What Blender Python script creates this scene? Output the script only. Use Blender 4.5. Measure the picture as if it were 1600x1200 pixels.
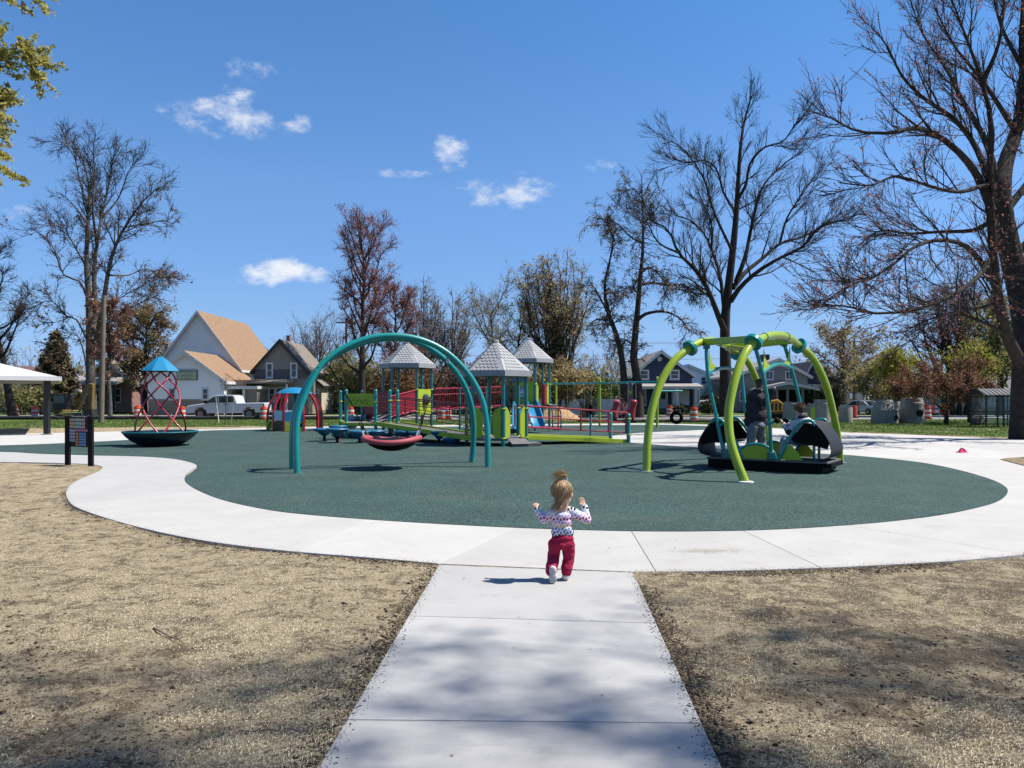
import bpy, bmesh, math, random
import numpy as np
from mathutils import Vector, Matrix, noise as mnoise
for _o in list(bpy.data.objects): bpy.data.objects.remove(_o)
SC = bpy.context.scene
COL = SC.collection
rnd = random.Random(7)
R = math.radians
# ------------------------------------------------------------------ camera
F, HZ, CZ = 1200.0, 622.0, 1.6          # focal length / horizon row in photo pixels, eye height in metres
cam_d = bpy.data.cameras.new('camera'); cam = bpy.data.objects.new('camera', cam_d); COL.objects.link(cam)
cam.location = (0, 0, CZ); cam.rotation_euler = (R(90), 0, 0)
cam_d.sensor_width = 36; cam_d.lens = 27.0; cam_d.shift_y = 22/1600
cam_d.clip_start = .1; cam_d.clip_end = 6000
SC.camera = cam
SC.view_settings.view_transform = 'Standard'; SC.view_settings.look = 'None'
SC.view_settings.exposure = 0.85; SC.view_settings.gamma = 1
# ------------------------------------------------------------------ sky and sun
SUN = Vector((.55, .02, .835)).normalized()
world = bpy.data.worlds.new('World'); SC.world = world; world.use_nodes = True
nt = world.node_tree; nt.nodes.clear()
def wn(t, **k):
    n = nt.nodes.new(t)
    for a, b in k.items(): setattr(n, a, b)
    return n
wl = nt.links.new
def wmath(op, a, b=None, c=None, clamp=False):
    n = wn('ShaderNodeMath', operation=op); n.use_clamp = clamp
    for i, x in enumerate((a, b, c)):
        if x is None: continue
        if isinstance(x, (int, float)): n.inputs[i].default_value = x
        else: wl(x, n.inputs[i])
    return n.outputs[0]
sky = wn('ShaderNodeTexSky'); sky.sky_type = 'NISHITA'; sky.sun_disc = False
sky.sun_elevation = math.asin(SUN.z); sky.sun_rotation = math.atan2(SUN.x, SUN.y)
sky.altitude = 300; sky.air_density = 1.3; sky.dust_density = 0.0; sky.ozone_density = 3.5
hs = wn('ShaderNodeHueSaturation'); hs.inputs['Saturation'].default_value = 1.12; hs.inputs['Value'].default_value = 1.0
hs.inputs['Hue'].default_value = .505
wl(sky.outputs[0], hs.inputs['Color'])
tc = wn('ShaderNodeTexCoord'); sx = wn('ShaderNodeSeparateXYZ'); wl(tc.outputs['Generated'], sx.inputs[0])
ysafe = wmath('MAXIMUM', sx.outputs[1], .02)
uv = wn('ShaderNodeVectorMath', operation='DIVIDE'); wl(tc.outputs['Generated'], uv.inputs[0])
cb = wn('ShaderNodeCombineXYZ')
for i in range(3): wl(ysafe, cb.inputs[i])
wl(cb.outputs[0], uv.inputs[1])
n1 = wn('ShaderNodeTexNoise'); n1.inputs['Scale'].default_value = 17; n1.inputs['Detail'].default_value = 5; n1.inputs['Roughness'].default_value = .68
st = wn('ShaderNodeVectorMath', operation='MULTIPLY'); st.inputs[1].default_value = (1, 1, 1.7); wl(tc.outputs['Generated'], st.inputs[0]); wl(st.outputs[0], n1.inputs['Vector'])
# fair-weather clouds: (photo column, row, half width, half height, density)
CLOUDS = [(330, 172, 92, 40, 1.0), (372, 190, 60, 34, .9), (412, 107, 62, 26, .5), (470, 195, 40, 18, .55), (706, 237, 40, 36, .95),
          (632, 270, 44, 12, .75), (795, 303, 74, 38, 1.1), (803, 268, 36, 12, .7), (430, 427, 86, 27, 1.2), (955, 258, 40, 12, .55),
          (30, 327, 30, 18, .5), (1150, 493, 56, 13, .55), (1430, 276, 50, 16, .7)]
fld = None
for (px, py, hw, hh, a) in CLOUDS:
    v = wn('ShaderNodeVectorMath', operation='MULTIPLY_ADD'); wl(uv.outputs[0], v.inputs[0])
    kx, kz = F/hw, F/hh
    v.inputs[1].default_value = (kx, 0, kz); v.inputs[2].default_value = (-(px-800)/F*kx, 0, -(HZ-py)/F*kz)
    d = wn('ShaderNodeVectorMath', operation='DOT_PRODUCT'); wl(v.outputs[0], d.inputs[0]); wl(v.outputs[0], d.inputs[1])
    q = wmath('MULTIPLY_ADD', d.outputs['Value'], a, 1-a)
    fld = q if fld is None else wmath('MINIMUM', fld, q)
fld = wmath('MINIMUM', fld, 3.0)
nsc = wmath('MULTIPLY_ADD', n1.outputs[0], 4.2, -1.85)
dn = wmath('SUBTRACT', 1.0, wmath('ADD', fld, nsc))
front = wmath('GREATER_THAN', sx.outputs[1], .05)
gen = wmath('MULTIPLY', wmath('SUBTRACT', n1.outputs[0], .66), wmath('LESS_THAN', sx.outputs[1], .05))      # the same thin cloud behind the viewer
dn = wmath('ADD', wmath('MULTIPLY', dn, front), wmath('MULTIPLY', gen, 5))
mr = wn('ShaderNodeMapRange'); mr.interpolation_type = 'SMOOTHSTEP'; mr.inputs[1].default_value = 0; mr.inputs[2].default_value = 1.5; mr.inputs[3].default_value = 0; mr.inputs[4].default_value = .97
wl(dn, mr.inputs[0])
# colour balance of the whole dome by elevation (a phone camera's bluer, less yellow horizon)
rp = wn('ShaderNodeValToRGB'); els = rp.color_ramp.elements
zz = wmath('MULTIPLY', sx.outputs[2], 1.0, clamp=True); wl(zz, rp.inputs[0])
K = [(.01, (.48, .84, 2.1)), (.0517, (.58, .81, 1.58)), (.10, (.70, .90, 1.38)), (.26, (1.0, 1.2, 1.46)), (.46, (.86, 1.27, 1.5)), (.65, (.98, 1.2, 1.32)), (.95, (1.12, 1.16, 1.12))]
while len(els) < len(K): els.new(.5)
for i, (p, c) in enumerate(K): els[i].position = p; els[i].color = tuple(q/2.2 for q in c)+(1,)
gr = wn('ShaderNodeVectorMath', operation='MULTIPLY'); wl(hs.outputs[0], gr.inputs[0]); wl(rp.outputs[0], gr.inputs[1])
gs = wn('ShaderNodeVectorMath', operation='SCALE'); gs.inputs['Scale'].default_value = 2.2; wl(gr.outputs[0], gs.inputs[0])
cm = wn('ShaderNodeMixRGB'); wl(mr.outputs[0], cm.inputs[0]); wl(gs.outputs[0], cm.inputs[1]); cm.inputs[2].default_value = (9.0, 9.3, 9.9, 1)
bg = wn('ShaderNodeBackground'); bg.inputs['Strength'].default_value = .0555
wl(cm.outputs[0], bg.inputs['Color'])
wo = wn('ShaderNodeOutputWorld'); wl(bg.outputs[0], wo.inputs['Surface'])
sl = bpy.data.lights.new('sun', 'SUN'); sl.energy = 5.0; sl.angle = R(.53); sl.color = (1, .935, .85)
so = bpy.data.objects.new('sun', sl); COL.objects.link(so); so.rotation_euler = SUN.to_track_quat('Z', 'Y').to_euler(); so.location = (20, -10, 40)
# ------------------------------------------------------------------ pixel helpers (photo pixel + distance -> metres)
def W(px, py, d): return ((px-800)/F*d, d, CZ+(HZ-py)/F*d)
def X(px, d): return (px-800)/F*d
def Zp(py, d): return CZ+(HZ-py)/F*d
def G(px, py): d = CZ*F/(py-HZ); return ((px-800)/F*d, d)
# ------------------------------------------------------------------ materials
MATS = {}
ALB = .87                                # overall reflectance trim
def M(name, col, rough=.6, var=.12, scale=6., bump=0., bscale=40., metal=0., spec=.5, coat=0., detail=4, dirt=None):
    if name in MATS: return MATS[name]
    col = tuple(x*ALB for x in col)
    m = bpy.data.materials.new(name); m.use_nodes = True; t = m.node_tree; b = t.nodes['Principled BSDF']
    b.inputs['Roughness'].default_value = rough; b.inputs['Metallic'].default_value = metal
    b.inputs['Specular IOR Level'].default_value = spec; b.inputs['Coat Weight'].default_value = coat
    c = t.nodes.new('ShaderNodeTexCoord')
    n = t.nodes.new('ShaderNodeTexNoise'); n.inputs['Scale'].default_value = scale; n.inputs['Detail'].default_value = detail
    t.links.new(c.outputs['Object'], n.inputs['Vector'])
    r = t.nodes.new('ShaderNodeValToRGB'); r.color_ramp.elements[0].position = .3; r.color_ramp.elements[1].position = .7
    r.color_ramp.elements[0].color = tuple(max(0, x*(1-var)) for x in col)+(1,); r.color_ramp.elements[1].color = tuple(min(1, x*(1+var)) for x in col)+(1,)
    t.links.new(n.outputs[0], r.inputs[0]); out = r.outputs[0]
    if dirt:                                           # (colour, scale, threshold)
        n2 = t.nodes.new('ShaderNodeTexNoise'); n2.inputs['Scale'].default_value = dirt[1]; n2.inputs['Detail'].default_value = 8; n2.inputs['Roughness'].default_value = .7
        t.links.new(c.outputs['Object'], n2.inputs['Vector'])
        rr = t.nodes.new('ShaderNodeValToRGB'); rr.color_ramp.elements[0].position = dirt[2]; rr.color_ramp.elements[1].position = min(1, dirt[2]+.18)
        t.links.new(n2.outputs[0], rr.inputs[0])
        mx = t.nodes.new('ShaderNodeMixRGB'); mx.inputs[2].default_value = tuple(x*ALB for x in dirt[0])+(1,)
        t.links.new(rr.outputs[0], mx.inputs[0]); t.links.new(out, mx.inputs[1]); out = mx.outputs[0]
    t.links.new(out, b.inputs['Base Color'])
    if bump:
        n3 = t.nodes.new('ShaderNodeTexNoise'); n3.inputs['Scale'].default_value = bscale; n3.inputs['Detail'].default_value = 5
        t.links.new(c.outputs['Object'], n3.inputs['Vector'])
        bp = t.nodes.new('ShaderNodeBump'); bp.inputs['Strength'].default_value = bump; bp.inputs['Distance'].default_value = .02
        t.links.new(n3.outputs[0], bp.inputs['Height']); t.links.new(bp.outputs[0], b.inputs['Normal'])
    MATS[name] = m; return m
def Mleaf(name, cols, trans=.35, rough=.6):
    m = bpy.data.materials.new(name); m.use_nodes = True; t = m.node_tree; b = t.nodes['Principled BSDF']
    g = t.nodes.new('ShaderNodeNewGeometry'); r = t.nodes.new('ShaderNodeValToRGB'); r.color_ramp.interpolation = 'LINEAR'
    e = r.color_ramp.elements
    while len(e) < len(cols): e.new(.5)
    for i, c in enumerate(cols): e[i].position = i/max(1, len(cols)-1); e[i].color = tuple(x*ALB for x in c)+(1,)
    t.links.new(g.outputs['Random Per Island'], r.inputs[0]); t.links.new(r.outputs[0], b.inputs['Base Color'])
    b.inputs['Roughness'].default_value = rough; b.inputs['Specular IOR Level'].default_value = .25
    tr = t.nodes.new('ShaderNodeBsdfTranslucent'); t.links.new(r.outputs[0], tr.inputs['Color'])
    mx = t.nodes.new('ShaderNodeMixShader'); mx.inputs[0].default_value = trans
    t.links.new(b.outputs[0], mx.inputs[1]); t.links.new(tr.outputs[0], mx.inputs[2])
    t.links.new(mx.outputs[0], t.nodes['Material Output'].inputs['Surface']); MATS[name] = m; return m
def Msiding(name, col, pitch=.18, var=.06, rough=.6, axis='Z', depth=.5, brick=False):
    col = tuple(x*ALB for x in col)
    m = bpy.data.materials.new(name); m.use_nodes = True; t = m.node_tree; b = t.nodes['Principled BSDF']; b.inputs['Roughness'].default_value = rough
    c = t.nodes.new('ShaderNodeTexCoord'); s = t.nodes.new('ShaderNodeSeparateXYZ'); t.links.new(c.outputs['Object'], s.inputs[0])
    n = t.nodes.new('ShaderNodeTexNoise'); n.inputs['Scale'].default_value = 1.3; n.inputs['Detail'].default_value = 6; t.links.new(c.outputs['Object'], n.inputs['Vector'])
    r = t.nodes.new('ShaderNodeValToRGB'); r.color_ramp.elements[0].position = .3; r.color_ramp.elements[1].position = .7
    r.color_ramp.elements[0].color = tuple(x*(1-var) for x in col)+(1,); r.color_ramp.elements[1].color = tuple(min(1, x*(1+var)) for x in col)+(1,)
    t.links.new(n.outputs[0], r.inputs[0]); out = r.outputs[0]
    mm = t.nodes.new('ShaderNodeMath'); mm.operation = 'MULTIPLY'; mm.inputs[1].default_value = 1/pitch; t.links.new(s.outputs[axis], mm.inputs[0])
    fr = t.nodes.new('ShaderNodeMath'); fr.operation = 'FRACT'; t.links.new(mm.outputs[0], fr.inputs[0])
    bp = t.nodes.new('ShaderNodeBump'); bp.inputs['Strength'].default_value = depth; bp.inputs['Distance'].default_value = .05; bp.invert = True
    if brick:
        bt = t.nodes.new('ShaderNodeTexBrick'); bt.inputs['Scale'].default_value = 1; bt.inputs['Brick Width'].default_value = .22; bt.inputs['Row Height'].default_value = .075; bt.inputs['Mortar Size'].default_value = .008
        bt.inputs['Color1'].default_value = tuple(x*.8 for x in col)+(1,); bt.inputs['Color2'].default_value = tuple(x*1.2 for x in col)+(1,); bt.inputs['Mortar'].default_value = (.4, .37, .33, 1)
        cb = t.nodes.new('ShaderNodeCombineXYZ'); ad = t.nodes.new('ShaderNodeMath'); ad.operation = 'ADD'
        t.links.new(s.outputs['X'], ad.inputs[0]); t.links.new(s.outputs['Y'], ad.inputs[1]); t.links.new(ad.outputs[0], cb.inputs[0]); t.links.new(s.outputs['Z'], cb.inputs[1])
        t.links.new(cb.outputs[0], bt.inputs['Vector']); out = bt.outputs['Color']
        t.links.new(bt.outputs['Fac'], bp.inputs['Height']); bp.inputs['Distance'].default_value = .01
    else: t.links.new(fr.outputs[0], bp.inputs['Height'])
    t.links.new(bp.outputs[0], b.inputs['Normal']); t.links.new(out, b.inputs['Base Color']); MATS[name] = m; return m
def Mglass(name, col=(.03, .04, .05), rough=.06):
    m = bpy.data.materials.new(name); m.use_nodes = True; b = m.node_tree.nodes['Principled BSDF']
    b.inputs['Base Color'].default_value = tuple(col)+(1,); b.inputs['Roughness'].default_value = rough; b.inputs['Specular IOR Level'].default_value = .6; MATS[name] = m; return m
def Mclear(name, tint=(.9, .95, .95), fac=.86):
    m = bpy.data.materials.new(name); m.use_nodes = True; t = m.node_tree; b = t.nodes['Principled BSDF']; b.inputs['Base Color'].default_value = (.3, .33, .34, 1); b.inputs['Roughness'].default_value = .05
    tr = t.nodes.new('ShaderNodeBsdfTransparent'); tr.inputs[0].default_value = tuple(tint)+(1,); mx = t.nodes.new('ShaderNodeMixShader'); mx.inputs[0].default_value = fac
    t.links.new(b.outputs[0], mx.inputs[1]); t.links.new(tr.outputs[0], mx.inputs[2]); t.links.new(mx.outputs[0], t.nodes['Material Output'].inputs['Surface']); MATS[name] = m; return m
# ------------------------------------------------------------------ mesh helpers
OFF = {}
def link(o, parent=None):
    COL.objects.link(o)
    if parent is not None: o.parent = parent
    return o
def tag(o, label=None, cat=None, group=None, kind=None):
    if label: o['label'] = label
    if cat: o['category'] = cat
    if group: o['group'] = group
    if kind: o['kind'] = kind
    return o
def thing(name, label, cat, loc=(0, 0, 0), group=None, rz=0):
    o = bpy.data.objects.new(name, None); o.empty_display_size = .2; COL.objects.link(o)
    o.location = loc; o.rotation_euler = (0, 0, rz); OFF[o.name] = Vector(loc); return tag(o, label, cat, group)
def copy_tree(o, parent=None):
    c = o.copy(); COL.objects.link(c); c.parent = parent
    for ch in list(o.children): copy_tree(ch, c)
    return c
def spline(pts, n=6, closed=False):
    P = [Vector(p) for p in pts]; out = []; m = len(P)
    rng = range(m if closed else m-1)
    for i in rng:
        p1, p2 = P[i], P[(i+1) % m]
        p0 = P[(i-1) % m] if (closed or i > 0) else p1*2-p2
        p3 = P[(i+2) % m] if (closed or i+2 < m) else p2*2-p1
        for k in range(n):
            t = k/n
            out.append(.5*((2*p1)+(p2-p0)*t+(2*p0-5*p1+4*p2-p3)*t*t+(3*p1-p0-3*p2+p3)*t**3))
    if not closed: out.append(P[-1])
    return out
class MB:
    def __init__(s): s.v = []; s.f = []; s.mi = []; s.cur = 0
    def face(s, idx): s.f.append(tuple(idx)); s.mi.append(s.cur)
    def add(s, vs, fs):
        b = len(s.v); s.v += [tuple(x) for x in vs]
        for f in fs: s.face([b+i for i in f])
        return s
    def quad(s, *p): return s.add(p, [tuple(range(len(p)))])
    def box(s, x0, x1, y0, y1, z0, z1):
        return s.add([(x0, y0, z0), (x1, y0, z0), (x1, y1, z0), (x0, y1, z0), (x0, y0, z1), (x1, y0, z1), (x1, y1, z1), (x0, y1, z1)],
                     [(3, 2, 1, 0), (4, 5, 6, 7), (0, 1, 5, 4), (1, 2, 6, 5), (2, 3, 7, 6), (3, 0, 4, 7)])
    def cbox(s, c, d, rz=0, rx=0, ry=0):
        m = Matrix.Rotation(rz, 3, 'Z') @ Matrix.Rotation(ry, 3, 'Y') @ Matrix.Rotation(rx, 3, 'X'); c = Vector(c); vs = []
        for z in (-.5, .5):
            for (x, y) in ((-.5, -.5), (.5, -.5), (.5, .5), (-.5, .5)): vs.append(c+m @ Vector((x*d[0], y*d[1], z*d[2])))
        return s.add(vs, [(3, 2, 1, 0), (4, 5, 6, 7), (0, 1, 5, 4), (1, 2, 6, 5), (2, 3, 7, 6), (3, 0, 4, 7)])
    def beam(s, a, b, w, h, up=(0, 0, 1)):
        a, b = Vector(a), Vector(b); t = (b-a).normalized(); u = Vector(up); sd = t.cross(u).normalized(); u = sd.cross(t)
        vs = []
        for p in (a, b):
            for (i, j) in ((-.5, -.5), (.5, -.5), (.5, .5), (-.5, .5)): vs.append(p+sd*i*w+u*j*h)
        return s.add(vs, [(3, 2, 1, 0), (4, 5, 6, 7), (0, 1, 5, 4), (1, 2, 6, 5), (2, 3, 7, 6), (3, 0, 4, 7)])
    def prism(s, poly, a, b, axis='Y'):
        n = len(poly)
        mk = {'Y': lambda p, t: (p[0], t, p[1]), 'X': lambda p, t: (t, p[0], p[1]), 'Z': lambda p, t: (p[0], p[1], t)}[axis]
        vs = [mk(p, a) for p in poly]+[mk(p, b) for p in poly]
        fs = [tuple(range(n)), tuple(range(2*n-1, n-1, -1))]+[(i, i+n, (i+1) % n+n, (i+1) % n) for i in range(n)]
        return s.add(vs, fs)
    def frame_prism(s, o, ux, uy, un, poly, t):
        """polygon in plane (o, ux, uy), extruded t along un"""
        o, ux, uy, un = Vector(o), Vector(ux), Vector(uy), Vector(un); n = len(poly)
        vs = [o+ux*p[0]+uy*p[1] for p in poly]; vs += [v+un*t for v in vs]
        return s.add(vs, [tuple(range(n)), tuple(range(2*n-1, n-1, -1))]+[(i, i+n, (i+1) % n+n, (i+1) % n) for i in range(n)])
    def tube(s, pts, r, n=8, cap=True, closed=False):
        P = [Vector(p) for p in pts]; m = len(P); rr = r if isinstance(r, (list, tuple)) else [r]*m
        T = []
        for i in range(m):
            if closed: t = P[(i+1) % m]-P[(i-1) % m]
            else: t = P[min(i+1, m-1)]-P[max(i-1, 0)]
            T.append(t.normalized() if t.length > 1e-9 else Vector((0, 0, 1)))
        ref = Vector((0, 0, 1)) if abs(T[0].z) < .9 else Vector((1, 0, 0))
        u = T[0].cross(ref).normalized(); vs = []
        for i in range(m):
            u = (u-T[i]*u.dot(T[i])); u = u.normalized() if u.length > 1e-6 else T[i].orthogonal().normalized(); w = T[i].cross(u)
            for k in range(n):
                a = 2*math.pi*k/n; vs.append(P[i]+(u*math.cos(a)+w*math.sin(a))*rr[i])
        fs = []
        for i in range(m if closed else m-1):
            j = (i+1) % m
            for k in range(n): fs.append((i*n+k, i*n+(k+1) % n, j*n+(k+1) % n, j*n+k))
        if cap and not closed: fs += [tuple(range(n-1, -1, -1)), tuple((m-1)*n+k for k in range(n))]
        return s.add(vs, fs)
    def lathe(s, prof, n=16, c=(0, 0, 0), a0=0, arc=2*math.pi):
        c = Vector(c); vs = []; m = len(prof); full = abs(arc-2*math.pi) < 1e-6; nn = n if full else n+1
        for (r, z) in prof:
            for k in range(nn):
                a = a0+arc*k/n; vs.append((c.x+r*math.cos(a), c.y+r*math.sin(a), c.z+z))
        fs = []
        for i in range(m-1):
            for k in range(n): fs.append((i*nn+k, i*nn+(k+1) % nn, (i+1)*nn+(k+1) % nn, (i+1)*nn+k))
        if full:
            if prof[0][0] > 1e-4: fs.append(tuple(range(nn-1, -1, -1)))
            if prof[-1][0] > 1e-4: fs.append(tuple((m-1)*nn+k for k in range(nn)))
        return s.add(vs, fs)
    def cyl(s, a, b, r, n=12): return s.tube([a, b], r, n)
    def ball(s, c, r, n=10, m=6, sc=(1, 1, 1), rot=None):
        c = Vector(c); vs = [Vector((0, 0, -1))]; fs = []
        for i in range(1, m):
            ph = -math.pi/2+math.pi*i/m
            for k in range(n): a = 2*math.pi*k/n; vs.append(Vector((math.cos(ph)*math.cos(a), math.cos(ph)*math.sin(a), math.sin(ph))))
        vs.append(Vector((0, 0, 1))); L = len(vs)-1
        for k in range(n): fs.append((0, 1+(k+1) % n, 1+k)); fs.append((L, L-n+k, L-n+(k+1) % n))
        for i in range(m-2):
            for k in range(n): a = 1+i*n; fs.append((a+k, a+(k+1) % n, a+n+(k+1) % n, a+n+k))
        rm = rot or Matrix.Identity(3)
        return s.add([c+rm @ Vector((v.x*sc[0]*r, v.y*sc[1]*r, v.z*sc[2]*r)) for v in vs], fs)
    def build(s, name, mat, parent=None, world=True, smooth=False, bevel=0, ang=40):
        me = bpy.data.meshes.new(name); off = Vector((0, 0, 0))
        if parent is not None and world:
            p = parent
            while p is not None: off = off+Vector(p.location); p = p.parent
        me.from_pydata([(v[0]-off.x, v[1]-off.y, v[2]-off.z) for v in s.v], [], s.f)
        for m in (mat if isinstance(mat, (list, tuple)) else [mat]): me.materials.append(m)
        if any(s.mi): me.polygons.foreach_set('material_index', s.mi)
        bm = bmesh.new(); bm.from_mesh(me); bmesh.ops.recalc_face_normals(bm, faces=bm.faces); bm.to_mesh(me); bm.free()
        if smooth:
            me.polygons.foreach_set('use_smooth', [True]*len(me.polygons)); me.set_sharp_from_angle(angle=R(ang))
        me.update(); o = bpy.data.objects.new(name, me); link(o, parent)
        if bevel:
            b = o.modifiers.new('bevel', 'BEVEL'); b.width = bevel; b.segments = 2; b.limit_method = 'ANGLE'; b.angle_limit = R(40)
        return o
def np_mesh(name, V, Fc, mats, mi=None, smooth=True):
    """V (n,3) float, Fc list of int arrays (m,3)/(m,4)"""
    me = bpy.data.meshes.new(name); V = np.asarray(V, dtype=np.float32); me.vertices.add(len(V)); me.vertices.foreach_set('co', V.ravel())
    Fc = [np.asarray(f, dtype=np.int32) for f in Fc if len(f)]
    loops = np.concatenate([f.ravel() for f in Fc]); tot = np.concatenate([np.full(len(f), f.shape[1], dtype=np.int32) for f in Fc])
    st = np.concatenate([[0], np.cumsum(tot)[:-1]]).astype(np.int32)
    me.loops.add(len(loops)); me.loops.foreach_set('vertex_index', loops); me.polygons.add(len(tot))
    me.polygons.foreach_set('loop_start', st)
    if mi is not None: me.polygons.foreach_set('material_index', np.asarray(mi, dtype=np.int32))
    for m in mats: me.materials.append(m)
    if smooth: me.polygons.foreach_set('use_smooth', np.ones(len(tot), dtype=bool))
    me.update(calc_edges=True); me.validate(); return me
# ================================================================== SETTING: ground, concrete, rubber, lawn, road
def conc_mat(name, col, stain):
    m = bpy.data.materials.new(name); m.use_nodes = True; t = m.node_tree; b = t.nodes['Principled BSDF']; b.inputs['Roughness'].default_value = .88; b.inputs['Specular IOR Level'].default_value = .25
    c = t.nodes.new('ShaderNodeTexCoord'); oi = t.nodes.new('ShaderNodeObjectInfo')
    def nz(s, d=6, ro=.6, sc=None):
        n = t.nodes.new('ShaderNodeTexNoise'); n.inputs['Scale'].default_value = s; n.inputs['Detail'].default_value = d; n.inputs['Roughness'].default_value = ro
        if sc: mp = t.nodes.new('ShaderNodeMapping'); mp.inputs['Scale'].default_value = sc; t.links.new(c.outputs['Object'], mp.inputs[0]); t.links.new(mp.outputs[0], n.inputs['Vector'])
        else: t.links.new(c.outputs['Object'], n.inputs['Vector'])
        return n.outputs[0]
    def rng_(x, a, b_, lo, hi): r = t.nodes.new('ShaderNodeMapRange'); r.inputs[1].default_value = a; r.inputs[2].default_value = b_; r.inputs[3].default_value = lo; r.inputs[4].default_value = hi; t.links.new(x, r.inputs[0]); return r.outputs[0]
    def mul(x, y): n = t.nodes.new('ShaderNodeMath'); n.operation = 'MULTIPLY'; t.links.new(x, n.inputs[0]); t.links.new(y, n.inputs[1]); return n.outputs[0]
    v = mul(mul(rng_(oi.outputs['Random'], 0, 1, .93, 1.05), rng_(nz(1.1, 8, .65), .3, .7, .92, 1.06)), mul(rng_(nz(1, 5, .6, (3, 70, 1)), .3, .7, .95, 1.045), rng_(nz(130, 3, .6), .3, .7, .95, 1.05)))
    mk = rng_(nz(2.4, 9, .72), .54, .74, 0, .8); mx = t.nodes.new('ShaderNodeMixRGB'); mx.inputs[1].default_value = tuple(x*ALB for x in col)+(1,); mx.inputs[2].default_value = tuple(x*ALB for x in stain)+(1,); t.links.new(mk, mx.inputs[0])
    sp = rng_(nz(46, 2, .5), .70, .76, 0, .6); m2 = t.nodes.new('ShaderNodeMixRGB'); m2.inputs[2].default_value = (.13, .115, .095, 1); t.links.new(sp, m2.inputs[0]); t.links.new(mx.outputs[0], m2.inputs[1])
    ms = t.nodes.new('ShaderNodeVectorMath'); ms.operation = 'SCALE'; t.links.new(m2.outputs[0], ms.inputs[0]); t.links.new(v, ms.inputs['Scale']); t.links.new(ms.outputs[0], b.inputs['Base Color'])
    bp = t.nodes.new('ShaderNodeBump'); bp.inputs['Strength'].default_value = .35; bp.inputs['Distance'].default_value = .004; t.links.new(nz(1, 4, .6, (8, 160, 1)), bp.inputs['Height']); t.links.new(bp.outputs[0], b.inputs['Normal']); return m
m_conc = conc_mat('concrete', (.395, .39, .375), (.33, .315, .285)); m_concb = conc_mat('concrete pale', (.425, .42, .405), (.37, .355, .325)); m_concg = conc_mat('concrete grey', (.375, .375, .37), (.31, .302, .285))
def rubber_mat():
    m = bpy.data.materials.new('rubber granules'); m.use_nodes = True; t = m.node_tree; b = t.nodes['Principled BSDF']; b.inputs['Roughness'].default_value = .9; b.inputs['Specular IOR Level'].default_value = .2
    c = t.nodes.new('ShaderNodeTexCoord'); v = t.nodes.new('ShaderNodeTexVoronoi'); v.inputs['Scale'].default_value = 85; t.links.new(c.outputs['Object'], v.inputs['Vector'])
    w = t.nodes.new('ShaderNodeSeparateColor'); t.links.new(v.outputs['Color'], w.inputs[0])
    r = t.nodes.new('ShaderNodeValToRGB'); e = r.color_ramp.elements
    e[0].position = 0; e[0].color = (.010, .022, .025, 1); e[1].position = 1; e[1].color = (.13, .18, .165, 1)
    for p, cc in [(.30, (.017, .039, .036)), (.62, (.031, .066, .060)), (.86, (.055, .100, .090))]:
        k = e.new(p); k.color = cc+(1,)
    t.links.new(w.outputs[0], r.inputs[0])
    n = t.nodes.new('ShaderNodeTexNoise'); n.inputs['Scale'].default_value = .8; n.inputs['Detail'].default_value = 6; t.links.new(c.outputs['Object'], n.inputs['Vector'])
    mx = t.nodes.new('ShaderNodeMixRGB'); mx.blend_type = 'MULTIPLY'; mx.inputs[0].default_value = .45
    n5 = t.nodes.new('ShaderNodeTexNoise'); n5.inputs['Scale'].default_value = 16; n5.inputs['Detail'].default_value = 6; n5.inputs['Roughness'].default_value = .8; t.links.new(c.outputs['Object'], n5.inputs['Vector'])
    av = t.nodes.new('ShaderNodeMath'); av.operation = 'ADD'; t.links.new(n.outputs[0], av.inputs[0]); t.links.new(n5.outputs[0], av.inputs[1])
    r2 = t.nodes.new('ShaderNodeMapRange'); r2.inputs[1].default_value = .6; r2.inputs[2].default_value = 1.4; r2.inputs[3].default_value = .35; r2.inputs[4].default_value = 1.35; t.links.new(av.outputs[0], r2.inputs[0])
    t.links.new(r.outputs[0], mx.inputs[1]); t.links.new(r2.outputs[0], mx.inputs[2]); t.links.new(mx.outputs[0], b.inputs['Base Color'])
    nd = t.nodes.new('ShaderNodeTexNoise'); nd.inputs['Scale'].default_value = .55; nd.inputs['Detail'].default_value = 9; nd.inputs['Roughness'].default_value = .7; t.links.new(c.outputs['Object'], nd.inputs['Vector'])
    rd = t.nodes.new('ShaderNodeMapRange'); rd.inputs[1].default_value = .52; rd.inputs[2].default_value = .78; rd.inputs[3].default_value = 0; rd.inputs[4].default_value = .30; t.links.new(nd.outputs[0], rd.inputs[0])
    md = t.nodes.new('ShaderNodeMixRGB'); md.inputs[2].default_value = (.115, .125, .11, 1); t.links.new(rd.outputs[0], md.inputs[0]); t.links.new(mx.outputs[0], md.inputs[1]); t.links.new(md.outputs[0], b.inputs['Base Color'])
    bp = t.nodes.new('ShaderNodeBump'); bp.inputs['Strength'].default_value = .6; bp.inputs['Distance'].default_value = .006; t.links.new(v.outputs['Distance'], bp.inputs['Height']); t.links.new(bp.outputs[0], b.inputs['Normal'])
    return m
m_rub = rubber_mat()
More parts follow.
